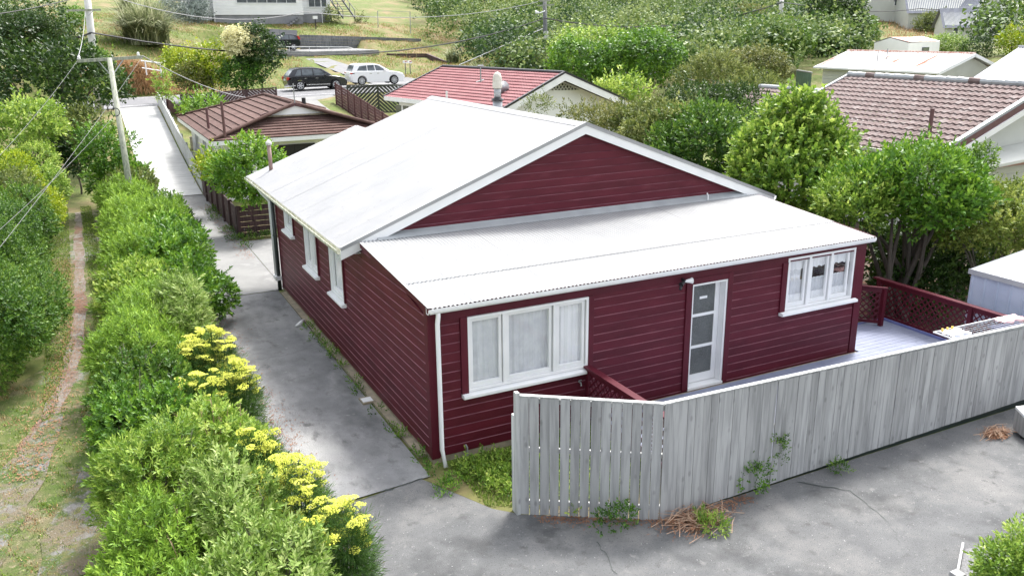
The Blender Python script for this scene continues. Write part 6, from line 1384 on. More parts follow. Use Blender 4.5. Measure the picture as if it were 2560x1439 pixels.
# ---- trees placed where the photograph shows them
T_ = [
 ('broadleaf_tree', 'dark glossy broadleaf tree at the end of the grass lane', 'tree', 110, 225, 165, 105, 40, L_DARK, .20, .13, dict(nl=16, cov=1.6)),
 ('broadleaf_tree', 'upper dark green tree behind the lane end, left of the white pole', 'tree', 175, 190, 95, 60, 45, L_MID, .20, .12, dict(nl=10)),
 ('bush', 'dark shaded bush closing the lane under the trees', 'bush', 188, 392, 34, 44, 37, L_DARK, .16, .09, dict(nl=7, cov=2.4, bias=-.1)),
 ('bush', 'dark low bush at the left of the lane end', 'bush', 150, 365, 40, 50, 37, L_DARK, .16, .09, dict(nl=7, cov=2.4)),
 ('shrub', 'olive shrub right of the dark tree beside the hedge pole', 'shrub', 235, 325, 50, 60, 36, L_OLIV, .14, .07, dict(nl=7)),
 ('shrub', 'glossy round shrub left of the hedge pole at the lane end', 'shrub', 262, 375, 62, 55, 33, L_GLOS, .13, .07, dict(nl=8)),
 ('broadleaf_tree', 'bright green tree at the left picture edge below the dark tree', 'tree', 55, 330, 95, 70, 33, L_LIME, .15, .08, dict(nl=10)),
 ('broadleaf_tree', 'dark leafy tree closing off the far end of the lane', 'tree', 190, 350, 45, 70, 40, L_DARK, .18, .10, dict(nl=7)),
 ('garden_bush', 'dense bright green bush above the low brown fence', 'bush', 622, 432, 80, 74, 29.5, L_GLOS, .15, .08, dict(nl=11, cov=2.6, bias=.12, inner=.1)),
 ('garden_bush', 'small yellowish bush left of the dense green garden bush', 'bush', 522, 415, 36, 35, 33, L_YELG, .13, .06, dict(nl=6, cov=2)),
 ('broadleaf_tree', 'big light green round tree with broad leaves right of the maroon house', 'tree', 1992, 470, 140, 118, 24, L_LIME, .15, .10, dict(nl=20, cov=2.6, bias=-.08)),
 ('spreading_tree', 'large spreading green tree with bare lower trunks behind the deck', 'tree', 2262, 500, 172, 112, 21.5, L_GLOS, .14, .065, dict(nl=26, cov=2.8, nmax=34000, r0=.13, branches=9, up=.6)),
 ('spreading_tree', 'low lime edged branch mass in front of the spreading tree', 'tree', 2130, 520, 95, 75, 21, L_LIME, .13, .055, dict(nl=9, cov=2.2, bias=-.1, up=.7, branches=6)),
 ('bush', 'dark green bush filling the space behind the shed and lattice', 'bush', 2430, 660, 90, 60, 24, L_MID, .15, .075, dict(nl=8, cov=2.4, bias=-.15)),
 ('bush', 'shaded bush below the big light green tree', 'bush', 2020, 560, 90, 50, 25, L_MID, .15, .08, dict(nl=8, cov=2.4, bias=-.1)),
 ('fruit_tree', 'brownish green fruit tree above the blue garden shed', 'tree', 2480, 575, 130, 92, 21.5, L_FRUIT, .10, .052, dict(nl=15, cov=2.2, bark=BARK)),
 ('small_tree', 'small dark leaved treetop before the pink wall band', 'tree', 2440, 415, 42, 52, 22.5, L_MID, .09, .04, dict(nl=6)),
 ('small_tree', 'leafy tree below the far gable window at the right edge', 'tree', 2530, 505, 60, 50, 22.5, L_FRUIT, .09, .045, dict(nl=7)),
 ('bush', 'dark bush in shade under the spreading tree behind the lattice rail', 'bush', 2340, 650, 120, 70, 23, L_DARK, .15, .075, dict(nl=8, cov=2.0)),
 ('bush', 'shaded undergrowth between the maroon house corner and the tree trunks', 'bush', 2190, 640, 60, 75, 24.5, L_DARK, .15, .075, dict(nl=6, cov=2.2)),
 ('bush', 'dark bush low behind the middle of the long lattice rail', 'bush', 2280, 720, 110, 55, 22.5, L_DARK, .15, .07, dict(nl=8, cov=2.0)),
 ('manuka_tree', 'dark olive tree filling the gap right of the white barge board', 'tree', 1750, 400, 130, 110, 29, L_MID, .16, .075, dict(nl=18, cov=2.6, bias=-.1)),
 ('manuka_tree', 'olive brown tree behind the ridge end of the maroon house', 'tree', 1650, 335, 110, 65, 31, L_OLIV, .15, .07, dict(nl=12, cov=2.2)),
 ('manuka_tree', 'tall dark olive tree right of the red roofed house', 'tree', 1790, 300, 130, 80, 37, L_DARK, .15, .07, dict(nl=14)),
 ('manuka_tree', 'grey green tree crown right of the tall dark olive tree', 'tree', 1880, 250, 70, 55, 41, L_OLIV, .15, .06, dict(nl=9)),
 ('shrub', 'thin twiggy shrub before the left part of the white lattice gable', 'shrub', 1345, 268, 42, 24, 33, L_OLIV, .11, .04, dict(nl=5, cov=.5)),
 ('shrub', 'brownish shrub row top before the right half of the white gable wall', 'shrub', 1490, 290, 85, 26, 33, L_BROWN, .12, .05, dict(nl=9, cov=.9)),
 ('shrub', 'olive shrub under the right barge end of the red roofed house', 'shrub', 1570, 300, 55, 34, 34, L_BROWN, .12, .05, dict(nl=7, cov=1.2)),
 ('bush', 'vivid lime bush right of the black barge edge', 'bush', 1560, 240, 68, 36, 49, L_LIME, .2, .10, dict(nl=8)),
 ('broadleaf_tree', 'large glossy green dome shaped tree on the lower bush slope', 'tree', 1590, 168, 105, 72, 62, L_GLOS, .26, .15, dict(nl=16, cov=1.7)),
 ('broadleaf_tree', 'rounded green tree left of the large glossy dome', 'tree', 1450, 165, 75, 60, 60, L_GLOS, .24, .13, dict(nl=12)),
 ('broadleaf_tree', 'light crowned tree above the red roof ridge', 'tree', 1480, 120, 95, 32, 70, L_LIME, .26, .13, dict(nl=10)),
 ('bush', 'grey olive bush where the grass bank meets the trees', 'bush', 1295, 150, 62, 42, 68, L_OLIV, .22, .07, dict(nl=9)),
 ('bush', 'rusty green bush just above the red roof ridge', 'bush', 1390, 165, 50, 36, 64, L_BROWN, .22, .09, dict(nl=7)),
 ('manuka_tree', 'pale olive tree with brown tinge left of the green fence', 'tree', 1790, 190, 80, 42, 52, L_OLIV, .2, .07, dict(nl=9)),
 ('manuka_tree', 'yellowish olive tree beside the green sheet fence', 'tree', 1895, 180, 80, 45, 56, L_BROWN, .2, .08, dict(nl=9)),
 ('fern_tree', 'bright green ferny bush in the middle of the slope', 'bush', 1745, 145, 55, 30, 74, L_GLOS, .3, .10, dict(nl=7)),
 ('manuka_tree', 'mid green tree on the slope below the white pole', 'tree', 1930, 120, 85, 55, 72, L_MID, .25, .10, dict(nl=11)),
 ('manuka_tree', 'brown topped tree left of the white pole on the slope', 'tree', 1850, 55, 60, 26, 100, L_BROWN, .3, .12, dict(nl=7)),
 ('bush', 'grey green round bush high on the slope left of the white pole', 'bush', 1810, 30, 34, 20, 118, L_SEA, .34, .16, dict(nl=6)),
 ('bush', 'sea green bush in the middle of the slope right of the street pole', 'bush', 1500, 95, 40, 24, 90, L_SEA, .3, .14, dict(nl=6)),
 ('bush', 'pale rounded bush on the slope above the large glossy dome', 'bush', 1640, 80, 36, 22, 94, L_OLIV, .3, .14, dict(nl=6)),
 ('bush', 'lime tipped bush just right of the street lamp pole', 'bush', 1420, 60, 24, 20, 100, L_LIME, .3, .14, dict(nl=5)),
 ('bush', 'brown topped bush upper middle of the slope', 'bush', 1700, 40, 42, 18, 112, L_BROWN, .32, .15, dict(nl=6)),
 ('tall_tree', 'tall dark yellow tipped tree at the left of the far grass slope', 'tree', 2080, 85, 72, 92, 84, L_DARK, .32, .14, dict(nl=18, cov=1.7)),
 ('tall_tree', 'lower dark tree beside the white iron roof', 'tree', 2150, 100, 45, 40, 86, L_MID, .3, .13, dict(nl=8)),
 ('bush', 'dark rounded bush in front of the pale grey far house', 'bush', 2192, 26, 18, 13, 118, L_DARK, .3, .15, dict(nl=4)),
 ('bush', 'olive green bush left of the steep slate roofed house', 'bush', 2275, 42, 26, 14, 112, L_OLIV, .3, .14, dict(nl=5)),
 ('bush', 'round green bush before the steep slate roofed house', 'bush', 2325, 60, 30, 24, 104, L_OLIV, .3, .14, dict(nl=6)),
 ('tall_tree', 'dark slender tree right of the white gable far house', 'tree', 2470, 88, 34, 52, 98, L_DARK, .3, .13, dict(nl=8)),
 ('tall_tree', 'dark hillside tree at the far right below the skyline', 'tree', 2500, 40, 52, 30, 130, L_DARK, .4, .2, dict(nl=7)),
 ('bush', 'yellow brown rounded bush at the far right edge', 'bush', 2535, 115, 40, 28, 88, L_YELG, .28, .12, dict(nl=6)),
 ('bush', 'pale cream green bush right of the small white outbuilding', 'bush', 2370, 122, 55, 22, 76, L_WILL, .26, .10, dict(nl=7)),
 ('bush', 'dark twiggy bush right of the pale cream green bush', 'bush', 2445, 122, 34, 26, 84, L_DARK, .24, .08, dict(nl=5)),
 ('small_tree', 'bush below the left end of the brown tiled lower wing', 'bush', 1880, 320, 40, 45, 33, L_MID, .14, .07, dict(nl=6)),
 # top left
 ('dark_shrub', 'dark spiky shrub mass above the lane end tree, far left', 'shrub', 60, 85, 75, 45, 64, L_DARK, .26, .06, dict(nl=10)),
 ('dark_shrub', 'dark conifer like shrub left of the white pole', 'shrub', 145, 105, 50, 40, 62, L_DARK, .26, .06, dict(nl=8)),
 ('bush', 'small green bush behind the crossarm of the white pole', 'bush', 185, 48, 30, 22, 74, L_GLOS, .24, .10, dict(nl=5)),
 ('silver_bush', 'silvery blue spiky bush left of the white house', 'bush', 462, 24, 55, 36, 90, L_SILV, .42, .09, dict(nl=8, up=.5)),
 ('bush', 'lime bush between the white pole and the dry grass', 'bush', 262, 215, 26, 34, 56, L_LIME, .2, .08, dict(nl=6)),
 ('shrub', 'lime shrub at the top of the pale paling fence', 'shrub', 408, 222, 20, 32, 55, L_LIME, .18, .08, dict(nl=7)),
 ('shrub', 'yellow green shrub above the dark chevron fence, leftmost', 'shrub', 455, 165, 48, 38, 60.4, L_YELG, .24, .12, dict(nl=8, depth=.6, cov=1.8)),
 ('shrub', 'rusty yellow shrub in the middle above the chevron fence', 'shrub', 528, 172, 48, 44, 60.5, L_YELG, .24, .12, dict(nl=8, depth=.6, cov=1.8)),
 ('shrub', 'brown green twiggy shrub low behind the chevron fence', 'shrub', 500, 196, 60, 22, 60, L_BROWN, .24, .10, dict(nl=8, depth=.5)),
 ('bush', 'deep green bush low behind the chevron fence', 'bush', 605, 188, 60, 28, 60.3, L_GLOS, .24, .11, dict(nl=8, bias=-.2, depth=.5, cov=1.8)),
 ('broadleaf_tree', 'dark round tree beside the cream blossom at the roadside', 'tree', 650, 148, 46, 66, 60.8, L_DARK, .22, .14, dict(nl=14, cov=2.2, depth=.8)),
 ('blossom_tree', 'tree topped with cream blossom in front of the hatchback', 'tree', 604, 118, 42, 36, 60, CREAMF, .18, .15, dict(nl=9, cov=2.2)),
 ('bush', 'flat topped bright green bush before the dark chevron fence', 'bush', 512, 270, 60, 17, 46, L_GLOS, .18, .09, dict(nl=9, bias=.15)),
 ('bush', 'reddish small bush at the foot of the timber stair', 'bush', 905, 50, 12, 10, 94, L_BROWN, .25, .1, dict(nl=3)),
 ('bush', 'small climbing shrub between white house and timber stair', 'bush', 828, 40, 15, 22, 95, L_OLIV, .25, .1, dict(nl=4)),
 ('bush', 'fresh green bush high on the slope right of the washing line', 'bush', 1290, 30, 40, 26, 112, L_LIME, .34, .15, dict(nl=6)),
 ('bush', 'dark bush patch at the left end of the bush slope', 'bush', 1115, 22, 42, 22, 116, L_MID, .34, .15, dict(nl=6)),
]
for (nm_, lab, cat, px, py, rx_, ry_, t, m, l_, w_, kw) in T_:
    kw = dict(kw); kw.pop('sub_top', 0)
    tpx(nm_, lab, cat, px, py, rx_, ry_, t, m, l_, w_, nmax=kw.pop('nmax', 24000 if t < 30 else 13000), **kw)
k_ = 24/FPX
for q_ in bpy.data.objects:
    if q_.get('label', '').startswith('big light green round tree'):
        for i_, (px_, py_, r_0) in enumerate(((1985, 350, 78), (1985, 290, 50), (1920, 385, 60), (2055, 380, 62))):
            c_0 = atT(px_, py_, 24); add_raw('foliage', leaves([(*c_0, r_0*k_, r_0*k_, r_0*k_*.95)]+mklobes(c_0, (r_0*k_*1.0,)*3, 4, i_+50)[1:], 2600 if r_0 > 55 else 1500, .15, .10, i_+9, bias=-.05, rough=.16), L_LIME, q_, org=tuple(q_.location))
# bare twigs showing in the near hedge
rr = random.Random(44); mb = MB()
for q_ in [o for o in bpy.data.objects if o.name.startswith('hedge_shrub') and o.location[1] < 13 and o.location[0] > -6]:
    mb = MB(); bx_, by_, _ = q_.location
    for i_ in range(9):
        a = rr.random()*6.28; r_0 = rr.uniform(.1, .75); p0_ = V(bx_+r_0*.4*math.cos(a), by_+r_0*.5*math.sin(a), .5); p1_ = V(bx_+r_0*math.cos(a), by_+r_0*1.2*math.sin(a), rr.uniform(1.35, 1.85)-.35*r_0)
        m_ = (p0_+p1_)/2+V(rr.uniform(-.08, .08), rr.uniform(-.08, .08), .05); mb.tube([p0_, m_, p1_], [.012, .007, .003], 4)
        for j_ in range(3): t_ = m_+(p1_-m_)*rr.uniform(.3, .9); mb.tube([t_, t_+V(rr.uniform(-.12, .12), rr.uniform(-.12, .12), rr.uniform(.03, .14))], [.004, .002], 3)
    obj('bare_twig', mb, STICK if rr.random() < .4 else BARK, q_)['kind'] = 'stuff'
# round clipped shrub bottom right
cs = atZ(2592, 1440, .38)
plant('clipped_bush', 'round clipped yellow green bush in the bottom right corner', 'bush', cs, (.54, .54, .46), L_LIME, .065, .024, cov=2.2, nl=12, nmax=30000, rough=.05, low=-.7)

# ---- wood on the far slope (one mass)
def inpoly(px, py, poly):
    ins = np.zeros(len(px), bool); n = len(poly)
    for i in range(n):
        x0, y0 = poly[i]; x1, y1 = poly[(i+1) % n]
        c = ((y0 > py) != (y1 > py)) & (px < (x1-x0)*(py-y0)/((y1-y0) if y1 != y0 else 1e-9)+x0); ins ^= c
    return ins
def project(P):
    d = P-CAM; w = d@_f; return 1280+FPX*(d@RR)/w, 719.5-FPX*(d@UU)/w, w
rgw = np.random.default_rng(77)
def scatter_bushes(poly, n, tmin, tmax, xr, yr, hs, name, label, cat, mat, leafn, Ls, minsep):
    X = rgw.uniform(*xr, n); Y = rgw.uniform(*yr, n); Z_ = gz(X, Y); P = np.stack([X, Y, Z_], -1); px, py, w = project(P)
    k = inpoly(px, py, poly) & (w > tmin) & (w < tmax); P = P[k]
    keep = []
    for p in P:
        s = minsep*(1+np.linalg.norm(p-CAM)/150)
        if all((p[0]-q[0])**2+(p[1]-q[1])**2 > s*s for q in keep[-400:]): keep.append(p)
    VV, FF, RN = [], [], []; off = 0
    for i, p in enumerate(keep):
        h = rgw.uniform(*hs); r1 = h*rgw.uniform(.65, .95); c = p+V(0, 0, h*.4)
        lob = [(*c, r1*.85, r1*.85, h*.5)]+[(*(c+V(rgw.uniform(-.6, .6)*r1, rgw.uniform(-.6, .6)*r1, rgw.uniform(0, .35)*h)), r1*.5, r1*.5, h*.3) for _ in range(3)]
        v, f, rn = leaves(lob, leafn, Ls*rgw.uniform(.8, 1.3), Ls*rgw.uniform(.45, .75), int(rgw.integers(1e6)), k=5, tri=True, inner=.05, low=-.3, bias=rgw.uniform(-.30, .50), up=rgw.uniform(.2, .8))
        VV.append(v); FF.append(f+off); RN.append(rn); off += len(v)
    me = raw(name, np.concatenate(VV), np.concatenate(FF), mat, rnd=np.concatenate(RN)); TRI[0] += sum(len(f) for f in FF)
    o = link(name, me); tag(o, label, cat, None, 'stuff'); print(name, len(keep), TRI[0]); return o
woodpoly = [(1000, -80), (1070, 50), (1110, 105), (1190, 150), (1260, 200), (1690, 260), (1700, 300), (2000, 240), (2040, 190), (2150, 120), (2060, 60), (1990, 0), (1980, -80)]
scatter_bushes(woodpoly, 9000, 60, 190, (15, 150), (40, 200), (2.2, 4.2), 'hillside_bush', 'dense mixed green bush covering the far slope between the two street poles', 'bush', L_WOOD, 1000, .40, 2.1)
scatter_bushes([(-400, 20), (-400, 130), (-100, 150), (60, 150), (150, 110), (60, 20), (0, 0)], 1500, 55, 120, (-60, 0), (62, 110), (1.8, 3.2), 'hillside_bush', 'dark scrub at the far left above the road', 'bush', L_DARK, 600, .36, 2.4)
scatter_bushes([(2400, 20), (2600, 10), (2900, 40), (2900, 200), (2500, 160), (2480, 130)], 6000, 70, 330, (60, 320), (10, 260), (3, 5), 'hillside_bush', 'distant dark trees on the skyline at far right', 'bush', L_DARK, 300, .6, 5)

# ---- grass, flax and blades
def blades(P, n_seg, L, W, lean, rg, arch=.6):
    """P (n,3) roots; arching tapered blades"""
    n = len(P); th = rg.random(n)*6.283; D = np.stack([np.cos(th), np.sin(th), np.zeros(n)], -1); S = np.stack([-np.sin(th), np.cos(th), np.zeros(n)], -1)
    Ls = L*rg.uniform(.6, 1.2, n); ln = lean*rg.uniform(.3, 1.2, n); rows = []
    for k in range(n_seg+1):
        t = k/n_seg; out = ln*Ls*(t**1.5); z = Ls*(t-arch*t*t*ln); w = W*(1-t)**.7*.5 if k < n_seg else W*.04
        c = P+D*out[:, None]+np.array([0, 0, 1.])*z[:, None]; rows += [c+S*w, c-S*w]
    v = np.stack(rows, 1).reshape(-1, 3); m = 2*(n_seg+1); i = np.arange(n)[:, None]*m
    f = np.concatenate([i+np.array([[2*k, 2*k+1, 2*k+3, 2*k+2]]) for k in range(n_seg)], 1).reshape(-1, 4)
    r1 = rg.random(n); return v, f, np.repeat(r1, n_seg)
def on_ground(X, Y, dz=0): return np.stack([X, Y, gz(X, Y)+dz], -1)
rg = np.random.default_rng(9)
def field(name, label, xr, yr, n, L, W, mat, lean=.7, seg=1, poly=None, mask=None, cat='grass'):
    X = rg.uniform(*xr, n); Y = rg.uniform(*yr, n)
    if mask is not None: k = mask(X, Y); X, Y = X[k], Y[k]
    P = on_ground(X, Y)
    if poly is not None: px, py, w = project(P); k = inpoly(px, py, poly); P = P[k]
    v, f, r1 = blades(P, seg, L, W, lean, rg); TRI[0] += len(f)*2
    o = link(name, raw(name, v, f, mat, rnd=r1)); return tag(o, label, cat, None, 'stuff')
def patchy(X, Y, s=1.0, th=0.0): return np.sin(X*2.1*s+1)*np.sin(Y*1.7*s)+.6*np.sin(X*5.3*s+Y*3.1*s)+rg.normal(0, .35, len(X)) > th
trk = lambda X, Y: ~(((X > -5.3-.1*np.clip(9-Y, 0, 9)) & (X < -4.85-.1*np.clip(9-Y, 0, 9)) & (Y > 2)) | ((X > -4.45) & (X < -4.1) & (Y > 8)))
field('lane_grass_blades', 'short green grass along the shady lane between the hedges', (-5.9, -3.4), (5, 27), 52000, .075, .019, L_GRASS, mask=lambda X, Y: trk(X, Y) & patchy(X, Y, .8, -1.2))
field('lane_grass_blades', 'patchy green tufts on the open ground at the bottom left', (-10, -4.6), (-7, 6), 38000, .075, .018, L_GRASS, mask=lambda X, Y: patchy(X, Y, 3.1, .75))
field('verge_grass_blades', 'green and straw tufts fraying the edges of the gravelly track', (-9, -4.6), (-7, 5.5), 60000, .07, .018, L_GRASS, mask=lambda X, Y: patchy(X, Y, 4.3, .95))
field('dry_grass_blades', 'dry straw coloured grass over the open ground at the bottom left', (-10, -4.6), (-7, 7), 46000, .065, .016, L_DRY, mask=lambda X, Y: trk(X, Y) & patchy(X+4, Y, 2.3, .35))
bank = lambda X, Y: ~((X > 10) & (X < 22) & (Y > 79.8) & (Y < 87.6)) & ~((X > 17) & (X < 25) & (Y < 79) & (X > 24.5-(Y-62.5)*.33-4.2) & (X < 24.7-(Y-62.5)*.3))
field('bank_grass', 'mown and dry grass blades on the roadside bank', (-25, 42), (62, 96), 60000, .28, .05, L_GRASS, mask=lambda X, Y: bank(X, Y) & patchy(X, Y, .25, -.2))
field('bank_dry_grass', 'straw coloured grass on the roadside bank', (-25, 42), (62.3, 96), 60000, .30, .05, L_DRY, mask=lambda X, Y: bank(X, Y) & ~patchy(X, Y, .3, .1))
field('far_slope_grass', 'yellow dry grass on the slope below the far right houses', (60, 120), (30, 110), 26000, .5, .10, L_DRY, poly=[(2120, 20), (2240, 45), (2400, 110), (2300, 110), (2180, 90), (2110, 60)])
# rust coloured long grass mound by the handrail
c = atY(335, 225, 63.0)
X = rg.normal(c[0], 2.2, 7000); Y = rg.normal(c[1]+1.6, 1.6, 7000); k = Y > 62.1; P = on_ground(X[k], Y[k]); 
P[:, 2] += np.clip(1.6-.25*((P[:, 0]-c[0])**2+(P[:, 1]-c[1]-1.6)**2), 0, 1.6)*.7
v, f, r1 = blades(P, 2, 1.1, .05, 1.0, rg); tag(link('dry_grass_mound', raw('dry_grass_mound', v, f, L_DRY, rnd=r1)), 'mound of long rusty dry grass at the far end of the driveway', 'grass', None, 'stuff')
def flax(label, px, py, t, n, L, W, mat, name='flax_clump', cat='flax'):
    c = atT(px, py, t); b = V(c[0], c[1], gz1(c[0], c[1])); E_ = empty(name, b, label, cat)
    P = b+np.stack([rg.normal(0, L*.12, n), rg.normal(0, L*.12, n), np.zeros(n)], -1); v, f, r1 = blades(P, 4, L, W, .85, rg, arch=.75); TRI[0] += len(f)*2
    link('blades', raw('blades', v, f, mat, rnd=r1, org=b), E_); return E_
flax('large grey green pampas clump on the bank left of the white house', 365, 95, 80, 2200, 5.2, .12, L_FLAX, 'pampas_clump', 'pampas grass')
flax('smaller flax clump at the very top left of the bank', 322, 22, 100, 500, 2.6, .10, L_FLAX)
flax('long leaved flax at the left foot of the bush slope', 1130, 110, 88, 260, 2.2, .10, L_FLAX)
flax('second flax further right at the foot of the bush slope', 1190, 135, 78, 260, 2.0, .10, L_FLAX)
flax('tall dark flax in the middle of the bush slope', 1480, 60, 100, 260, 3.6, .16, L_MID)

# ---- fennel
umb = []
for q in range(3):
    rr = random.Random(q+60); mb = MB()
    for i in range(46):
        a = rr.random()*6.28; d = math.sqrt(rr.random())*.095; z = .02-.9*d*d*3+rr.uniform(-.006, .006); x, y = d*math.cos(a), d*math.sin(a); s = rr.uniform(.012, .020)
        mb.add([(x-s, y, z), (x, y-s, z), (x+s, y, z), (x, y+s, z), (x, y, z+s*.9)], [(0, 1, 4), (1, 2, 4), (2, 3, 4), (3, 0, 4), (3, 2, 1, 0)])
    for i in range(7): a = i*.9; mb.tube([(0, 0, -.08), (.06*math.cos(a), .06*math.sin(a), 0)], .002, 3, cap=False)
    umb.append(mesh('flower_head', mb, YELL, (0, 0, 0)))
FG = 'yellow flowering fennel along the hedge'
for (x, y, rr_, nh, lab) in [(x_-(.04 if y_ > 0 else .16), y_, a_*.84, b_, c_) for (x_, y_, a_, b_, c_) in [(-2.85, 4.0, .60, 80, 'furthest clump of yellow fennel flowers beside the driveway'), (-3.35, 1.9, .45, 34, 'yellow fennel behind the second clump, closest to the lane'), (-2.75, 2.2, .52, 52, 'second clump of yellow fennel beside the driveway'),
        (-2.75, -.55, .42, 30, 'short yellow fennel just past the gap in the hedge'), (-2.55, -1.75, .58, 80, 'broad yellow fennel clump reaching over the concrete'), (-2.25, -3.0, .45, 42, 'nearest yellow fennel with tall dark stems')]]:
    b = V(x, y, 0); F_ = empty('fennel_plant', b, lab, 'fennel', FG); rr = random.Random(int(abs(x*100)+abs(y*10))); sm = MB(); tips = []
    for i in range(int(nh*1.25)):
        a = rr.random()*6.28; d = math.sqrt(rr.random())*rr_; tx, ty, tz = x+d*math.cos(a), y+d*math.sin(a), rr.uniform(1.15, 1.72)-.30*(d/rr_)
        tips.append((tx, ty, tz)); sm.tube([(x+.3*d*math.cos(a), y+.3*d*math.sin(a), 0), (x+.75*d*math.cos(a), y+.75*d*math.sin(a), tz*.6), (tx, ty, tz-.07)], [.009, .006, .003], 4, cap=False)
        o = link('flower_head', umb[i % 3], F_, V(tx, ty, tz)-b, rot=(rr.uniform(-.35, .35), rr.uniform(-.35, .35), rr.random()*6), scale=[rr.uniform(.6, 1.12)]*3)
    obj('stem', sm, L_FENN, F_)
    v, f, rn = leaves([(x, y, .55, rr_*.95, rr_*.95, .55), (x, y, .95, rr_*.8, rr_*.8, .35)], 14000, .11, .008, int(rr.random()*999), k=9, tw=.16, up=.5, inner=.5, low=-.9, jit=.8)
    add_raw('feathery_foliage', (v, f, rn), L_FENN, F_, org=b)

# ---- weeds and small plants
def lowplant(label, c, r_, mat, n, L, W, name='weed', cat='weed', group=None, flatz=.25, **kw):
    c = V(*c); E_ = empty(name, V(c[0], c[1], 0), label, cat, group); nl = 5; rr = np.random.default_rng(int(abs(c[0]*91+c[1]*57)))
    lob = [(c[0]+rr.uniform(-.6, .6)*r_, c[1]+rr.uniform(-.5, .5)*r_*.7, c[2]+flatz*.4, r_*.5, r_*.4, flatz) for _ in range(nl)]
    add_raw('foliage', leaves(lob, n, L, W, int(rr.integers(9999)), k=6, inner=.4, low=-.2, **kw), mat, E_, org=(c[0], c[1], 0)); return E_
p = atZ(1535, 1325, .02); lowplant('creeping glossy weed against the fence foot near its left end', (p[0], p[1]+.05, .03), .30, L_GLOS, 1500, .045, .024, bias=-.15)
p = atZ(1893, 1235, .02); lowplant('larger creeping glossy weed climbing the fence foot right of the twig pile', (p[0], p[1]+.08, .05), .33, L_GLOS, 2000, .045, .024, flatz=.30, bias=-.15)
p = atY(1945, 1180, -3.22); E_ = lowplant('thin upright green sprig growing up the grey palings', (p[0], -3.24, .3), .07, L_MID, 420, .05, .02, flatz=.42)
p = atZ(2100, 1185, .02); lowplant('small green tuft in the dark gap under the fence', (p[0], p[1]+.03, .02), .16, L_MID, 600, .04, .02, flatz=.12)
p = atZ(1440, 1298, .02); lowplant('tiny pale weed at the fence foot near the bend', (p[0], p[1]+.05, .02), .08, L_LIME, 120, .05, .03, flatz=.08)
p = atZ(1640, 1285, .02); lowplant('thin weed sprouting at the fence bend', (p[0], p[1]+.1, .05), .08, L_MID, 160, .05, .02, flatz=.18)
def blob_field(name, label, pts, n, L, W, mat, cat, kind='stuff', up=.6):
    v, f, rn = leaves(pts, n, L, W, 31, k=5, inner=.5, low=-.1, up=up); TRI[0] += len(f); return tag(link(name, raw(name, v, f, mat, rnd=rn)), label, cat, None, kind)
rr = random.Random(3)
pts_ = [(rr.uniform(.35, 2.9), rr.uniform(-2.2, -.25), .02, rr.uniform(.12, .28), rr.uniform(.12, .25), rr.uniform(.03, .09)) for _ in range(60)]
pts_ = [p for p in pts_ if p[1] > -2.0-(p[0]-.5)*.6+.15]
blob_field('weed_patch', 'bright green weeds filling the bed between the maroon wall and the fence', pts_, 15000, .065, .030, L_LIME, 'weeds')
field('weed_grass', 'bright green grass between the house corner and the paling fence', (.2, 3.0), (-2.3, -.15), 16000, .09, .014, L_GRASS, mask=lambda X, Y: Y > -1.75-(X-.4)*.6)
pts_ = [(-.12-rr.uniform(0, .18), y+rr.uniform(-.15, .15), .02, rr.uniform(.05, .13), rr.uniform(.08, .2), rr.uniform(.04, .12)) for y in (.3, .5, 1.1, 1.4, 2.3, 3.5, 4.0, 4.9, 5.5, 5.8, 6.3, 6.6, 7.1, 7.6, .0, -.3)]
pts_ += [(-.1+rr.uniform(-.25, .2), -.45-rr.uniform(0, .6), .02, .12, .12, .08) for _ in range(6)]
blob_field('wall_weeds', 'small weeds along the foot of the maroon side wall', pts_, 2600, .05, .024, L_GLOS, 'weeds')
pts_ = [(.0+rr.uniform(-.35, .05), 16+rr.uniform(0, 8), .02, .15, .25, .08) for _ in range(12)]+[(rr.uniform(0, 3), 17.7+rr.uniform(-.1, .15), .02, .25, .14, .12) for _ in range(9)]
blob_field('fence_weeds', 'weeds along the foot of the low brown fences', pts_, 3000, .07, .03, L_MID, 'weeds')
def litter(name, label, n, fx_, mat, s=.03):
    P = np.array([fx_() for _ in range(n)]); P[:, 2] = gz(P[:, 0], P[:, 1])+.032; a = rg.random(n)*6.28
    A = np.stack([np.cos(a), np.sin(a), rg.uniform(0, .4, n)], -1); A = nrmz(A); S = nrmz(np.cross(A, [0, 0, 1.])); Nn = np.cross(S, A)
    v, f = leaf_quads(P, A, S, Nn, rg.uniform(.6, 1.3, n)*s, rg.uniform(.3, .6, n)*s); return tag(link(name, raw(name, v, f, mat, rnd=np.repeat(rg.random(n), 2))), label, 'dead leaves', None, 'stuff')
litter('leaf_litter', 'dry brown leaves along the fence foot and yard edge', 900, lambda: (lambda t: (.7+t*3.2, (-2.2-1.0*min(t*3.2/1.7, 1))-abs(rr.gauss(0, .12))-.03, 0))(rr.random()), RUSTL, .04)
litter('leaf_litter', 'dry leaves scattered under the hedge beside the driveway', 1500, lambda: (-2.15+abs(rr.gauss(0, .22)), rr.uniform(-2.5, 14), 0), RUSTL, .045)
litter('leaf_litter', 'red brown leaves at the edge of the driveway slab by the low fence', 500, lambda: (-.05-abs(rr.gauss(0, .2)), rr.uniform(15, 25), 0), RUSTL, .06)
litter('leaf_litter', 'rusty leaves in the wheel track at the near end of the left hedge', 3200, lambda: (lambda y: (-5.15-.12*max(9-y, 0)*(1 if y < 9 else 0)+rr.gauss(-.15, .22), y, 0))(rr.uniform(2.5, 18)), RUSTL, .05)
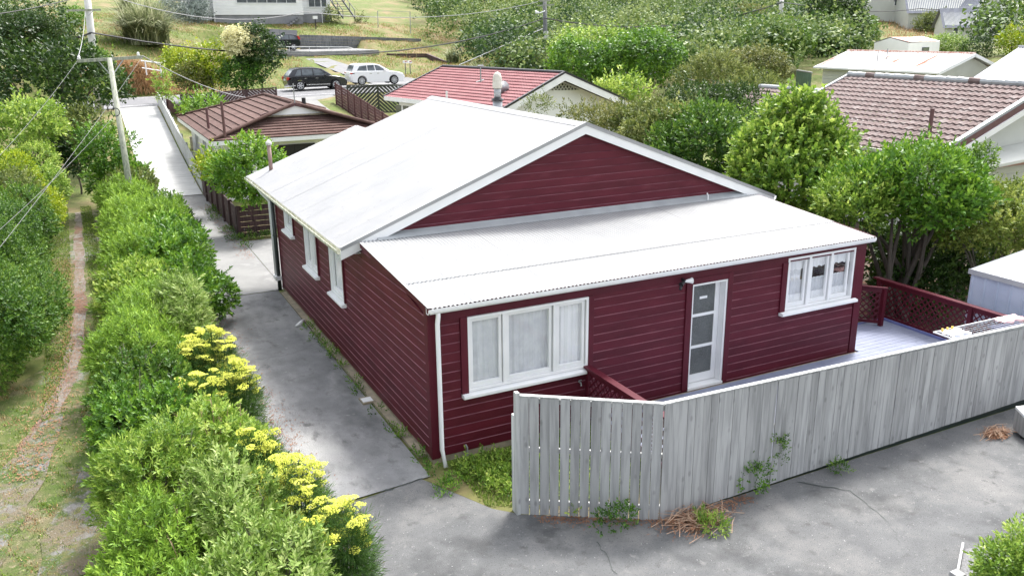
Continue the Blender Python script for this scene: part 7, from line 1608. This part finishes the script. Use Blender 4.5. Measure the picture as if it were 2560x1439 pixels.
# twig pile
p = atZ(1738, 1300, .05)
def twigs(label, c, rx_, ry_, n, h, seed, green=0):
    rr = random.Random(seed); E_ = empty('twig_pile', V(c[0], c[1], .02), label, 'garden waste'); mb = MB()
    for i in range(n):
        a = rr.gauss(.25, .7) if rr.random() < .7 else rr.random()*3; x, y = c[0]+rr.gauss(0, rx_*.4), c[1]+rr.gauss(0, ry_*.4); Lq = rr.uniform(.15, .55); z = .03+rr.random()*h
        d = V(math.cos(a), math.sin(a)*.8, rr.uniform(-.15, .15)); q = V(x, y, z); mb.tube([q-d*Lq/2, q+V(rr.uniform(-.05, .05), rr.uniform(-.05, .05), rr.uniform(-.01, .04)), q+d*Lq/2], [.006, .005, .0025], 4)
    obj('stick', mb, STICK, E_); E_.children[0]['kind'] = 'stuff'
    nd = 1300; rgd = np.random.default_rng(seed); Pd = np.stack([c[0]+rgd.normal(0, rx_*.42, nd), c[1]+rgd.normal(0, ry_*.42, nd), .03+rgd.random(nd)**2*h*.7], -1); ad = rgd.random(nd)*6.28
    Ad = nrmz(np.stack([np.cos(ad), np.sin(ad)*.7, rgd.normal(0, .25, nd)], -1)); Sd = nrmz(np.cross(Ad, [0, .2, 1.])); v, f = leaf_quads(Pd, Ad, Sd, np.cross(Sd, Ad), rgd.uniform(.04, .10, nd), rgd.uniform(.008, .016, nd)); rn = np.repeat(rgd.random(nd), 2)
    o = link('dead_leaves', raw('dead_leaves', v, f, RUSTL, rnd=rn, org=(c[0], c[1], .02)), E_)
    if green:
        v, f, rn = leaves([(c[0]+.12, c[1]-.28, .06, .17, .16, .10), (c[0]+.0, c[1]-.2, .06, .12, .1, .06), (c[0]+.16, c[1]-.02, .08, .08, .08, .07)], 900, .075, .016, seed, k=8, tw=.10, up=.0, inner=.4, low=-.1); link('cut_foliage', raw('cut_foliage', v, f, L_LIME, rnd=rn, org=(c[0], c[1], .02)), E_)
    return E_
twigs('pile of brown pruned twigs with a fresh green sprig below the fence', p, .58, .34, 110, .15, 5, 1)
p = atZ(2490, 1082, .05); twigs('small heap of brown twigs near the right end of the fence', p, .26, .16, 50, .10, 8)
# bare twigs in the hedge and big tree trunks
tb = atT(2262, 690, 21.5); tb = V(tb[0], tb[1], gz1(tb[0], tb[1]))
tm = empty('multi_trunk_tree', tb, 'cluster of bare grey trunks beneath the spreading tree', 'tree trunks')
rr = random.Random(12); c = atT(2285, 500, 21.5)
for i in range(9):
    q = tb+V(rr.uniform(-.35, .35), rr.uniform(-.3, .3), -.1); e = c+V(rr.uniform(-1.5, 1.5), rr.uniform(-.8, .8), rr.uniform(-.6, .3)); m_ = q+(e-q)*.5+V(rr.uniform(-.2, .2), 0, 0)
    obj('stem', MB().tube([q, m_, e], [.085, .06, .025], 7), BARKD, tm)
# green sheet fence by the olive tree
ga, gb = atT(1992, 178, 56), atT(2030, 184, 54)
GF = empty('sheet_fence', ga, 'green ribbed sheet fence between the olive tree and the white iron roofed house', 'fence')
for i in range(7): a = ga+(gb-ga)*i/7; b = ga+(gb-ga)*(i+.93)/7; obj('fence_sheet', MB().prism([a, b, b-V(0, 0, 1.1), a-V(0, 0, 1.1)], (0, .04, 0)), DGREENP if 0 else SHEETG, GF)
obj('fence_cap', MB().beam(ga+V(0, 0, .05), gb+V(0, 0, .05), .08, .08), METAL, GF)
print('TRI', TRI[0], 'script KB')
